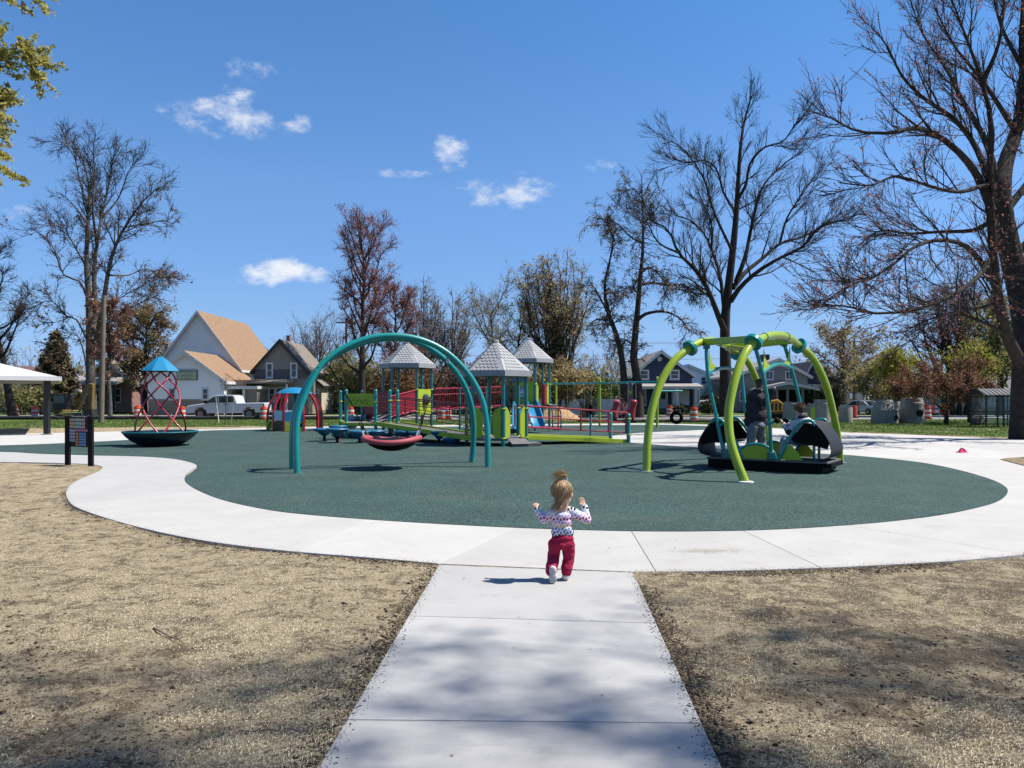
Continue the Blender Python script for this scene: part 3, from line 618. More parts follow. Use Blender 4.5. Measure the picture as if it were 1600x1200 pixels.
mb = MB(); mb.prism([(d-2.2, Zp(600, d)), (d-2.2, Zp(599, d)+.08), (d-.05, Zp(591.5, d)), (d-.05, Zp(594, d)-.2)], X(395, d), X(461, d), 'X'); mb.build('porch_roof', m_rgrey, th)
mb = MB(); mb.box(X(456, d), X(458.5, d), d-2.05, d-1.9, 0, Zp(600, d)-.02); mb.build('porch_post', m_trim, th)
mb = MB(); mb.box(X(397, d), X(431, d), d-1.4, d-.02, 0, .5); mb.build('porch_wall', m_tan, th)
door(th, X(440, d), .5, 2.55, .9, d, m_dtrim, m_trim)
mb = MB(); mb.box(X(432, d), X(470, d), d-2.1, d-.1, 0, .4); mb.build('porch_floor', m_found, th)
wx1 = X(502, 80)
gable(th, X(470, 80), wx1, 80, 86, Zp(601, 80), Zp(585, 80)+.6, m_tan, m_rgrey, m_dtrim, .3, wname='side_wing', xa=X(478, 80)-.4)
mb = MB(); mb.box(wx1+.003, wx1+.03, 80.02, 86, .3, Zp(601, 80)); mb.build('cream_wall', m_tanlt, th)
window(th, X(492, 80), Zp(613, 80), Zp(609, 80), .7, 80)
for yy in (82.6, 84.2): window(th, yy, Zp(622, 82), Zp(610, 82), .4, 0, side=wx1+.03)
mb = MB(); mb.box(X(455.5, 84), X(461, 84), 82, 82.5, 6, 8.3); mb.build('chimney', m_rbrick, th)
# ---- houses behind the left-hand trees
d = 86.; bh = thing('house', 'low red brick house with pale shingle roof behind the left trees', 'house', (X(170, d), d, 0))
gable(bh, X(128, d), X(206, d), d, 95, Zp(596, d), Zp(562, d), m_rbrick, m_rpale, m_trim, .4)
mb = MB(); mb.prism([(d-2.5, 3.0), (d-2.5, 3.15), (d-.02, 4.1), (d-.02, 3.5)], X(105, d), X(196, d), 'X'); mb.build('porch_roof', m_rpale, bh)
mb = MB(); mb.box(X(108, d), X(111, d), d-2.3, d-2, 0, 3); mb.build('porch_post', m_dtrim, bh)
mb = MB(); mb.box(X(192, d), X(195.5, d), d-2.3, d-2, 0, 3); mb.build('porch_post', m_dtrim, bh)
window(bh, X(182, d), 1.2, 2.6, .9, d); window(bh, X(150, d), 1.2, 2.6, 1.4, d)
d = 92.; lh = thing('house', 'cream bungalow with dark red roof at the far left', 'house', (X(40, d), d, 0))
gable(lh, X(-30, d), X(88, d), d, 100, 2.7, 5.3, Msiding('beige siding', (.44, .38, .29), .2), M('dark red roof', (.10, .05, .045), .9, .2, 5), m_trim, .4)
window(lh, X(20, d), .9, 2.2, 1.2, d); window(lh, X(62, d), .9, 2.2, 1.2, d); door(lh, X(42, d), .1, 2.1, .9, d, m_trim, m_dtrim)
# ---- navy house with white porch
d = 82.; nh = thing('house', 'navy gabled house with white porch columns and round attic vent', 'house', (X(1034, d), d, 0))
nx0, nx1 = X(990, d), X(1081, d); ze, za = Zp(585, d), Zp(550, d)
gable(nh, nx0, nx1, d, 93, ze, za, m_navy, m_rpale, m_trim, .35, xa=X(1032.5, d))
for px in (1006.5, 1054): window(nh, X(px, d), Zp(591, d), Zp(580, d), .72, d, tw=.16)
mb = MB(); mb.tube([(X(1030.5, d), d-.03, Zp(561, d)), (X(1030.5, d), d-.003, Zp(561, d))], .25, 16); mb.build('attic_vent', m_trim, nh)
mb = MB(); mb.prism([(d-2.6, Zp(606, d)), (d-2.6, Zp(605, d)+.05), (d-.03, Zp(598.5, d)), (d-.03, Zp(606, d))], X(986, d), X(1090, d), 'X'); mb.build('porch_roof', m_rpale, nh)
mb = MB(); mb.box(X(986, d), X(1090, d), d-2.62, d-2.5, Zp(608, d), Zp(606, d)); mb.build('porch_beam', m_trim, nh)
for px in (993, 1050, 1079): mb = MB(); mb.box(X(px, d)-.14, X(px, d)+.14, d-2.55, d-2.25, 0, Zp(608, d)); mb.build('column', m_trim, nh)
mb = MB(); mb.box(X(1049, d), X(1076, d), d-.3, d-.02, .85, 2.5); mb.build('porch_screen', M('porch screen', (.60, .60, .59), .7), nh)
window(nh, X(1002, d), .9, 2.5, .85, d); door(nh, X(1036, d), .5, 2.45, .8, d, m_trim, m_trim)
mb = MB(); mb.box(X(990, d), X(1082, d), d-2.4, d-.02, 0, .48); mb.build('porch_floor', m_found, nh)
mb = MB(); mb.box(X(1082.5, d), X(1092, d), d-.4, d+2, 0, 2.7); mb.build('bay', m_trim, nh)
window(nh, X(1087, d), 1.0, 2.4, .35, d-.4)
# ---- white house with blue metal roof, and garage
d = 108.; wh = thing('house', 'white house with blue metal roof behind the navy house', 'house', (X(1100, d), d, 0))
gable(wh, X(1060, d), X(1116, d), d, 118, Zp(588, d), Zp(571, d), m_white, m_rblue, m_trim, .3, xa=X(1075, d))
mb = MB(); mb.prism([(d-3, Zp(613, d)), (d-3, Zp(612, d)), (d-.02, Zp(603, d)), (d-.02, Zp(610, d))], X(1086, d), X(1128, d), 'X'); mb.build('porch_roof', m_rblue, wh)
window(wh, X(1100, d), Zp(600, d), Zp(590, d), .7, d); window(wh, X(1112, d), Zp(600, d), Zp(592, d), .4, d)
d = 98.; ga = thing('garage', 'small garage with grey-green shingle roof left of the grey house', 'garage', (X(1118, d), d, 0))
mb = MB(); mb.box(X(1099, d), X(1136, d), d, d+6, 0, 1.9); mb.build('wall', m_found, ga)
mb = MB(); mb.prism([(X(1096, d), 1.9), (X(1139, d), 1.9), (X(1137, d), 3.35), (X(1106, d), 3.35)], d-.3, d+6.3); mb.build('roof', m_rgreen, ga)
# ---- grey house with porch gable
d = 90.; gh = thing('house', 'grey gabled house with arched porch roof and twin upper windows', 'house', (X(1212, d), d, 0))
gable(gh, X(1150, d), X(1262, d), d, 102, Zp(587, d), Zp(562, d), m_grey, m_rpale, m_trim, .4, xa=X(1216, d))
for px in (1202, 1233): window(gh, X(px, d), Zp(592, d), Zp(581, d), .72, d, vbars=1, bars=0, tw=.12)
gable(gh, X(1174, d), X(1262, d), d-2.6, d-.05, Zp(608, d), Zp(599, d), m_grey, m_rpale, m_trim, .25, th=.1, z0=Zp(609, d), wname='porch_gable', rname='porch_roof', xa=X(1218, d))
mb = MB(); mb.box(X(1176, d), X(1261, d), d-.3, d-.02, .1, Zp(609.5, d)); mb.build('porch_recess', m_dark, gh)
for px in (1177, 1203, 1219, 1242, 1260): mb = MB(); mb.box(X(px, d)-.12, X(px, d)+.12, d-2.5, d-2.2, 0, Zp(609, d)-.01); mb.build('column', m_grey, gh)
mb = MB(); mb.box(X(1175, d), X(1262, d), d-2.55, d-2.45, 0, .8); mb.build('porch_wall', m_grey, gh)
mb = MB(); mb.box(X(1195, 92), X(1207, 92), 93, 93.8, 5, Zp(553, 92)); mb.build('chimney', m_dtrim, gh)
window(gh, X(1160, d), Zp(625, d), Zp(612, d), .5, d)
# ---- second dark house
d = 97.; dh = thing('house', 'dark navy gabled house with white ground floor behind concrete pipe sections', 'house', (X(1285, d), d, 0))
gable(dh, X(1252, d), X(1318, d), d, 106, Zp(598, d), Zp(567, d), m_navy, m_rgrey, m_trim, .4, xa=X(1268, d))
mb = MB(); mb.box(X(1252, d)-.05, X(1318, d)+.05, d-.35, d-.02, Zp(606, d), Zp(600.5, d)); mb.build('white_band', m_trim, dh)
mb = MB(); mb.box(X(1252, d), X(1318, d), d-.2, d-.01, 0, Zp(606, d)); mb.build('lower_wall', m_pale, dh)
for px in (1270, 1292): window(dh, X(px, d), .9, 2.4, .9, d-.2)
# ---- long pale building on the right
d = 78.; rb = thing('building', 'long low pale building with grey roof behind the bus shelter', 'building', (X(1560, d), d, 0))
mb = MB(); mb.box(X(1470, d), X(1690, d), d, d+10, 0, Zp(611, d)); mb.build('wall', m_pale, rb)
mb = MB(); mb.prism([(d-.4, Zp(612, d)), (d-.4, Zp(610, d)), (d+5, Zp(588, d)+.3), (d+10.4, Zp(610, d))], X(1466, d), X(1694, d), 'X'); mb.build('roof', m_rdark, rb)
mb = MB(); mb.box(X(1466, d), X(1694, d), d-.46, d-.41, Zp(613, d), Zp(609.5, d)); mb.build('gutter', m_trim, rb)
for px in (1518, 1560, 1600): window(rb, X(px, d), 1.1, 2.0, .8, d)
mb = MB(); mb.box(X(1469, d), X(1691, d), d-.05, d-.003, 0, .7); mb.build('foundation', M('block base', (.24, .22, .20), .9), rb)
# ================================================================== TREES
def Mbark(name, col, var=.35):
    return M(name, col, .95, var, 5, .9, 18, spec=.15, detail=9)
b_dark = Mbark('dark bark', (.040, .033, .029)); b_grey = Mbark('grey bark', (.10, .09, .08)); b_brown = Mbark('brown bark', (.058, .045, .036)); b_twig = Mbark('twig bark', (.045, .036, .033), .25)
b_pale = Mbark('pale twig', (.19, .165, .145), .25); b_redtw = Mbark('reddish twig', (.13, .07, .064), .25)
l_red = Mleaf('red buds', [(.36, .10, .105), (.50, .19, .17), (.32, .15, .12), (.26, .09, .09)], .5)
l_dull = Mleaf('brown buds', [(.22, .155, .11), (.30, .21, .14), (.24, .15, .12), (.16, .115, .09)], .45)
l_yel = Mleaf('yellow green young leaves', [(.36, .34, .07), (.46, .42, .12), (.30, .30, .07), (.52, .44, .17)], .5)
l_tan = Mleaf('tan young leaves', [(.38, .31, .13), (.47, .40, .18), (.32, .24, .11), (.40, .30, .17)], .5)
l_olive = Mleaf('olive young leaves', [(.24, .25, .10), (.32, .31, .13), (.20, .20, .085), (.36, .32, .15)], .5)
l_lime = Mleaf('bright spring leaves', [(.25, .26, .03), (.34, .33, .05), (.19, .20, .03), (.40, .37, .09)], .5)
l_maroon = Mleaf('maroon leaves', [(.15, .055, .045), (.22, .09, .06), (.11, .045, .04), (.26, .14, .07)], .35)
l_copper = Mleaf('copper leaves', [(.25, .145, .075), (.33, .20, .095), (.19, .11, .07), (.37, .25, .11)], .45)
l_ever = Mleaf('evergreen needles', [(.035, .055, .02), (.055, .075, .03), (.09, .08, .035), (.03, .04, .018)], .2)
l_rust = Mleaf('browned needles', [(.085, .065, .032), (.13, .095, .05), (.06, .055, .028), (.16, .12, .065)], .2)
l_fol = Mleaf('green shrub leaves', [(.06, .10, .025), (.10, .14, .035), (.16, .19, .05), (.05, .075, .02)], .35)
l_pink = Mleaf('pink blossom', [(.62, .26, .34), (.75, .42, .48), (.5, .18, .27)], .4)
def resample(pts, k, n=4):
    P = np.array([tuple(p) for p in spline(pts, n)]); s = np.concatenate([[0], np.cumsum(np.linalg.norm(np.diff(P, axis=0), axis=1))]); t = np.linspace(0, s[-1], k)
    return np.stack([np.interp(t, s, P[:, i]) for i in range(3)], -1)
def nrm(v): return v/np.maximum(1e-9, np.linalg.norm(v, axis=-1, keepdims=True))
class Tree:
    def __init__(s, seed): s.g = np.random.default_rng(seed); s.lv = []
    def limbs(s, L, k=14):
        P = np.stack([resample(p, k) for p, a, b in L]); t = np.linspace(0, 1, k)[None]
        Rr = np.stack([a+(b-a)*np.linspace(0, 1, k)**.8 for p, a, b in L]); s.lv.append((P, Rr)); return s
    def grow(s, src, n, length, ang=.8, up=.05, k=6, tmin=.2, jit=.18, rr=.55, tip=.006, shrink=.55, rmax=None, bias=None, droop=0., tpow=.8):
        g = s.g; Ps, Rs = [], []
        for i in (src if isinstance(src, (list, tuple)) else [src]): Ps.append(s.lv[i])
        # choose parents by length over the given levels
        segs = [(P, Rr, np.linalg.norm(np.diff(P, axis=1), axis=2).sum(1)) for P, Rr in Ps]; tot = sum(q[2].sum() for q in segs)
        OP, OR = [], []
        for P, Rr, L in segs:
            m = int(round(n*L.sum()/tot));
            if m == 0: continue
            i = g.choice(len(P), m, p=L/L.sum()); t = tmin+(1-tmin)*g.random(m)**tpow; f = t*(P.shape[1]-1); a = np.minimum(f.astype(int), P.shape[1]-2); w = (f-a)[:, None]
            p0 = P[i, a]*(1-w)+P[i, a+1]*w; tg = nrm(P[i, a+1]-P[i, a]); pr = Rr[i, a]*(1-w[:, 0])+Rr[i, a+1]*w[:, 0]
            rv = nrm(np.cross(tg, g.normal(size=(m, 3)))); an = np.abs(g.normal(ang, .22, m))[:, None]; dr = nrm(tg*np.cos(an)+rv*np.sin(an))
            if bias is not None: dr = nrm(dr+np.array(bias)[None])
            ln = length*g.uniform(.55, 1.25, m)*(1-shrink*t)
            pts = [p0]; st = (ln/(k-1))[:, None]; q = p0
            for j in range(k-1):
                dr = nrm(dr+g.normal(0, jit, (m, 3))+np.array([0, 0, up-droop*j])[None]); q = q+dr*st; pts.append(q)
            r0 = np.minimum(pr*rr, rmax if rmax else 9)
            OP.append(np.stack(pts, 1)); tt = np.linspace(0, 1, k)[None]; OR.append(np.maximum(tip, r0[:, None]*(1-tt)+tip*tt))
        s.lv.append((np.concatenate(OP), np.concatenate(OR))); return s
    def tubes(s, sel, sides, rscale=1):
        Vs, Fs, base = [], [], 0
        for i, n in zip(sel, sides):
            P, Rr = s.lv[i]; b, k = P.shape[:2]; T = nrm(np.gradient(P, axis=1)); avg = nrm(T.mean(1)); ref = np.where(np.abs(avg[:, 2:3]) < .8, np.array([[0, 0, 1.]]), np.array([[1., 0, 0]]))
            U = nrm(np.cross(T, ref[:, None, :])); Wv = np.cross(T, U); an = np.arange(n)*2*np.pi/n
            V = P[:, :, None, :]+(U[:, :, None, :]*np.cos(an)[None, None, :, None]+Wv[:, :, None, :]*np.sin(an)[None, None, :, None])*(Rr*rscale)[:, :, None, None]
            ids = base+np.arange(b*k*n).reshape(b, k, n); nx_ = np.roll(ids, -1, 2)
            Fs.append(np.stack([ids[:, :-1], nx_[:, :-1], nx_[:, 1:], ids[:, 1:]], -1).reshape(-1, 4)); Vs.append(V.reshape(-1, 3)); base += b*k*n
        return np.concatenate(Vs), np.concatenate(Fs)
    def leaves(s, src, n, size, spread, tmin=.3, flat=.0, clump=1, sd=.35, zmin=None, fmask=None):
        g = s.g; c = []
        for i in (src if isinstance(src, (list, tuple)) else [src]):
            P, Rr = s.lv[i]; m = max(1, n//clump//(len(src) if isinstance(src, (list, tuple)) else 1)); b = g.integers(0, len(P), m); t = (tmin+(1-tmin)*g.random(m))*(P.shape[1]-1); a = np.minimum(t.astype(int), P.shape[1]-2); w = (t-a)[:, None]
            c.append(P[b, a]*(1-w)+P[b, a+1]*w)
        c = np.concatenate(c)
        if fmask is not None: c = c[fmask(c)]
        c = np.repeat(c, clump, 0); m = len(c); c = c+g.normal(0, spread, (m, 3))
        if zmin is not None: c = c[c[:, 2] > zmin]; m = len(c)
        u = nrm(g.normal(size=(m, 3))); v = nrm(np.cross(u, g.normal(size=(m, 3)))); z = size*np.exp(g.normal(0, sd, m))[:, None]
        V = np.stack([c-u*z, c+v*z*.55, c+u*z, c-v*z*.55], 1).reshape(-1, 3); Fc = np.arange(m*4).reshape(m, 4); return V, Fc
    def make(s, name, label, base, wood, twig, leaf, wl_, ws, tl, ts, lf=None, cat='tree', group=None, trunk_name='trunk'):
        base = np.array(base); root = thing(name, label, cat, tuple(base), group)
        V, Fc = s.tubes(wl_, ws); link(bpy.data.objects.new(trunk_name, np_mesh(trunk_name, V-base, [Fc], [wood])), root)
        Vs, Fs, mi, o = [], [], [], 0
        if tl: V, Fc = s.tubes(tl, ts); Vs.append(V); Fs.append(Fc); mi += [0]*len(Fc); o = len(V)
        for q, (lm, V, Fc) in enumerate(lf or []): Vs.append(V); Fs.append(Fc+o); o += len(V); mi += [q+1]*len(Fc)
        if Vs:
            me = np_mesh('crown', np.concatenate(Vs)-base, [np.concatenate(Fs)], [twig]+[l[0] for l in (lf or [])], mi); link(bpy.data.objects.new('crown', me), root)
        return root
def PX(L, d0):
    """photo polyline with depth offsets -> metres"""
    return [W(p[0], p[1], d0+(p[2] if len(p) > 2 else 0)) for p in L]
# ---- big bare elm behind the rocker
d = 66.; t = Tree(1)
tk = [(1134, 652), (1134, 600), (1133, 540), (1133, 500), (1138, 450), (1144, 400), (1150, 340), (1153, 290), (1157, 230), (1163, 190, 1), (1174, 150, 1)]
t.limbs([(PX(tk, d), .60, .06)], 20); L = [(PX(tk[4:], d), .30, .05)]
for pts, a in [([(1133, 520), (1125, 500, -1), (1105, 450, -2), (1085, 420, -3), (1060, 395, -4), (1045, 360, -4), (1020, 345, -4), (1005, 315, -4)], .30),
               ([(1135, 505), (1130, 470, 2), (1125, 430, 3), (1112, 390, 4), (1100, 365, 4), (1080, 345, 5), (1055, 335, 5), (1040, 310, 5)], .24),
               ([(1145, 450), (1165, 425, 1), (1190, 405, 2), (1220, 380, 3), (1255, 370, 4), (1290, 350, 4), (1315, 330, 5)], .24),
               ([(1142, 470), (1160, 445, -2), (1190, 420, -3), (1225, 400, -4), (1255, 385, -5), (1285, 350, -6), (1320, 345, -6), (1340, 330, -7)], .25),
               ([(1150, 440), (1165, 400, 0), (1175, 350, 1), (1190, 295, 1), (1215, 265, 2), (1240, 245, 2), (1265, 230, 3)], .22),
               ([(1152, 345), (1145, 325, 1), (1130, 300, 2), (1120, 265, 2), (1100, 250, 3), (1070, 255, 3), (1045, 240, 4)], .15),
               ([(1153, 310), (1165, 290, -1), (1172, 255, -2), (1195, 230, -3), (1225, 220, -3), (1245, 190, -4), (1262, 185, -4)], .15),
               ([(1218, 382, 3), (1228, 345, 4), (1242, 320, 4), (1262, 290, 5), (1285, 260, 5)], .13),
               ([(1111, 390, 4), (1112, 350, 3), (1100, 320, 3), (1090, 300, 3)], .09),
               ([(1145, 395), (1115, 330, -3), (1100, 280, -4), (1070, 235, -5), (1045, 220, -6), (1035, 225, -6)], .14),
               ([(1060, 395, -4), (1030, 380, -5), (1012, 350, -6), (1000, 330, -6)], .10)]: L.append((PX(pts, d), a, .03))
t.limbs(L, 16); t.grow(1, 150, 3.6, .6, .07, 7, .2, .10, .5, .02, .5, .09); t.grow([1, 2], 800, 2.2, .52, .06, 6, .25, .09, .5, .014, .5, .032); t.grow([2, 3], 3600, 1.3, .48, .04, 5, .25, .08, .6, .011, .4, .015)
t.grow(4, 5200, .65, .45, .02, 4, .2, .07, .7, .0085, .3, .011)
t.make('bare_tree', 'tall bare spreading tree with dark forked limbs behind the green rocker', (X(1134, d), d, 0), b_dark, b_twig, None, [0, 1, 2], [10, 9, 6], [3, 4, 5], [4, 3, 3])
# ---- huge maple at the right edge
d = 30.; t = Tree(2); tp = W(1603, 690, d); tb = (tp[0], d, -.05)
tk = [(1606, 688), (1606, 640), (1606, 590), (1608, 540), (1598, 470, .5), (1580, 400, 1), (1568, 340, 1), (1565, 300, 1), (1572, 250, 2), (1590, 200, 3), (1600, 120, 3), (1598, 60, 3), (1600, 0, 4)]
t.limbs([(PX(tk, d), .66, .10)], 24); L = [(PX(tk[7:], d), .30, .08)]
for pts, a in [([(1600, 575), (1575, 530, -1), (1560, 470, -2), (1552, 400, -2), (1548, 340, -3), (1545, 280, -3), (1550, 200, -4), (1535, 130, -4), (1510, 60, -5), (1480, -20, -6)], .26),
               ([(1556, 445, -2), (1540, 420, -2), (1510, 385, -3), (1470, 375, -4), (1430, 385, -5), (1400, 410, -6), (1370, 430, -6), (1330, 445, -7), (1290, 470, -7)], .12),
               ([(1550, 345, -3), (1520, 360, -2), (1470, 362, -1), (1420, 365, 0), (1375, 360, 0), (1340, 385, 1)], .10),
               ([(1550, 330, -3), (1530, 280, -3), (1505, 245, -4), (1470, 215, -4), (1430, 200, -5), (1390, 208, -6), (1340, 205, -6), (1300, 185, -7), (1270, 175, -7)], .16),
               ([(1552, 300, -3), (1525, 230, -2), (1490, 185, -2), (1445, 155, -2), (1410, 120, -2), (1385, 70, -3), (1360, 40, -3)], .15),
               ([(1565, 310, 1), (1540, 220, 2), (1505, 160, 2), (1480, 110, 3), (1440, 50, 4), (1420, -10, 4)], .18),
               ([(1588, 208, 2.8), (1558, 160, 2), (1530, 120, 2), (1490, 70, 2), (1460, 10, 1)], .13),
               ([(1552, 400, -2), (1520, 440, -4), (1470, 470, -5), (1420, 485, -6), (1370, 490, -6), (1320, 478, -7), (1270, 478, -8)], .11),
               ([(1561, 472, -2), (1522, 482, 0), (1480, 480, 2), (1440, 470, 3), (1400, 480, 4)], .08),
               ([(1573, 524, -1.1), (1535, 503, -2), (1490, 490, -2), (1450, 500, -3), (1410, 520, -3)], .08),
               ([(1546, 286, -3), (1500, 300, -4), (1450, 290, -5), (1400, 275, -5), (1360, 290, -6), (1310, 285, -6)], .09),
               ([(1581, 405, 1), (1630, 355, 1), (1690, 300, 0), (1740, 220, 0)], .2), ([(1567, 335, 1), (1620, 265, 2), (1660, 180, 2), (1680, 60, 2)], .2),
               ([(1598, 478, .4), (1645, 432, -1), (1710, 410, -2), (1780, 420, -3)], .15), ([(1599, 108, 3), (1564, 40, 3), (1545, -40, 3)], .12), ([(1600, 150, 3), (1640, 80, 3), (1650, 0, 3)], .12),
               ([(1535, 130, -4), (1560, 70, -5), (1570, 0, -5)], .1)]: L.append((PX(pts, d), a, .022))
L = [(P_, a_*.97, b_*.8) for P_, a_, b_ in L]
t.limbs(L, 18); t.grow(1, 230, 2.3, .58, .07, 7, .15, .09, .5, .012, .5, .045); t.grow([1, 2], 1500, 1.5, .55, .06, 6, .2, .09, .5, .008, .45, .017); t.grow([2, 3], 6800, .75, .5, .04, 5, .2, .08, .6, .0058, .35, .009)
lf = [(l_red,)+t.leaves([4], 17000, .026, .02, .55, clump=2), (l_dull,)+t.leaves([4], 9000, .022, .02, .4, clump=2)]
t.make('budding_tree', 'huge dark tree with fine reddish buds at the right edge', tb, b_dark, b_twig, None, [0, 1, 2], [14, 10, 6], [3, 4], [4, 3], lf)
# ---- tall many-stemmed tree at left
d = 66.; t = Tree(3); dd = 0
L = [(PX([(142, 652), (142, 600), (141, 550), (140, 500), (138, 450), (135, 410), (137, 350), (140, 300), (133, 260), (120, 225)], d), .50, .03)]
for pts, a in [([(145, 560), (148, 480, 1), (147, 420, 1), (152, 380, 1), (160, 330, 2), (170, 290, 2), (176, 250, 2), (184, 225, 2)], .32), ([(150, 540), (162, 470, -1), (170, 420, -2), (180, 385, -2), (198, 350, -3), (215, 325, -3), (236, 302, -4), (262, 285, -4)], .28),
               ([(141, 480), (125, 440, -2), (100, 430, -2), (85, 390, -3), (70, 370, -3), (45, 355, -3)], .13), ([(138, 420), (125, 400, 1), (108, 370, 1), (95, 360, 2), (75, 352, 2)], .11), ([(140, 330), (125, 285, 2), (118, 250, 2), (110, 235, 2), (95, 220, 3)], .11),
               ([(152, 385, 1), (145, 330, -2), (148, 280, -2), (146, 230, -3), (150, 210, -3)], .13), ([(160, 340, 2), (185, 310, 3), (200, 270, 3), (215, 250, 3)], .10), ([(140, 540), (120, 500, -2), (105, 495, -3), (80, 470, -3), (50, 480, -3)], .09),
               ([(170, 430, -2), (200, 430, 0), (230, 420, 1), (255, 440, 1)], .09), ([(195, 355, -3), (225, 350, -2), (255, 345, -2), (272, 350, -2)], .08), ([(155, 520), (190, 490, 2), (225, 470, 2), (250, 460, 2)], .09), ([(136, 580), (128, 540, -1), (115, 520, -2), (100, 540, -3)], .08),
               ([(150, 480, 1), (180, 470, -3), (205, 455, -4), (235, 440, -5)], .09), ([(137, 350), (122, 330, -1), (105, 310, -2), (90, 300, -2)], .08)]: L.append((PX(pts, d), a, .025))
t.limbs(L, 14); t.grow(0, 150, 2.6, .65, .08, 6, .35, .15, .5, .02, .4, .06); t.grow([0, 1], 1000, 1.6, .65, .05, 6, .35, .16, .5, .015, .4, .03); t.grow([1, 2], 4600, .95, .62, .02, 5, .2, .15, .6, .011, .3, .014)
lf = [(l_dull,)+t.leaves([2, 3], 9000, .065, .09, .3, clump=3, fmask=lambda c: c[:, 2] < 19+0*c[:, 2]), (l_copper,)+t.leaves([2, 3], 2500, .065, .1, .3, clump=3, fmask=lambda c: c[:, 2] < 14)]
t.make('budding_tree', 'tall grey-trunked tree with many upright stems behind the picture board', (X(142, d), d, 0), b_grey, b_twig, None, [0, 1], [10, 6], [2, 3], [4, 3], lf)
# ---- twin-trunk tree beside the navy house
d = 64.; t = Tree(4)
L = [(PX([(998, 655), (997, 600), (990, 560), (995, 500), (1000, 440), (1004, 400), (1005, 350), (1003, 300)], d), .48, .04), (PX([(975, 655), (976, 610), (972, 560), (962, 520), (948, 480), (945, 440), (955, 400), (960, 360)], d), .40, .04)]
for pts, a in [([(996, 500), (1010, 490, -1), (1040, 487, -2), (1065, 500, -3), (1078, 520, -3)], .18), ([(1000, 445), (1020, 442, 1), (1045, 446, 2), (1065, 445, 2), (1085, 460, 3)], .15), ([(1003, 425), (1015, 418, -2), (1030, 430, -3), (1040, 445, -4)], .10),
               ([(1004, 380), (985, 370, 1), (965, 350, 1), (945, 340, 2)], .10), ([(1004, 350), (1020, 335, -1), (1030, 320, -2)], .08), ([(955, 500), (940, 470, -2), (925, 445, -3), (910, 450, -3)], .12), ([(950, 500), (930, 500, 1), (915, 515, 2)], .09),
               ([(958, 370), (945, 345, 0), (930, 340, 1)], .08), ([(1003, 330), (1015, 310, 2), (1025, 295, 2)], .07), ([(990, 540), (975, 530, 2), (960, 540, 3)], .09), ([(1003, 310), (990, 295, -1), (975, 300, -1)], .06), ([(998, 460), (985, 450, -3), (970, 460, -4)], .08)]: L.append((PX(pts, d), a, .03))
t.limbs(L, 12); t.grow(0, 130, 2.0, .95, -.03, 7, .25, .25, .5, .02, .4, .06, droop=.02); t.grow([0, 1], 800, 1.2, .9, -.08, 6, .25, .22, .5, .013, .4, .03, droop=.02); t.grow([1, 2], 4200, .7, .8, -.1, 5, .2, .2, .6, .011, .3, .014)
lf = [(l_dull,)+t.leaves([2, 3], 4200, .065, .08, .4, clump=2), (l_tan,)+t.leaves([2, 3], 1500, .065, .1, .4, clump=2)]
t.make('twin_trunk_tree', 'twin-trunked tree with crooked drooping branches left of the navy house', (X(986, d), d, 0), b_brown, b_twig, None, [0, 1], [9, 6], [2, 3], [4, 3], lf)
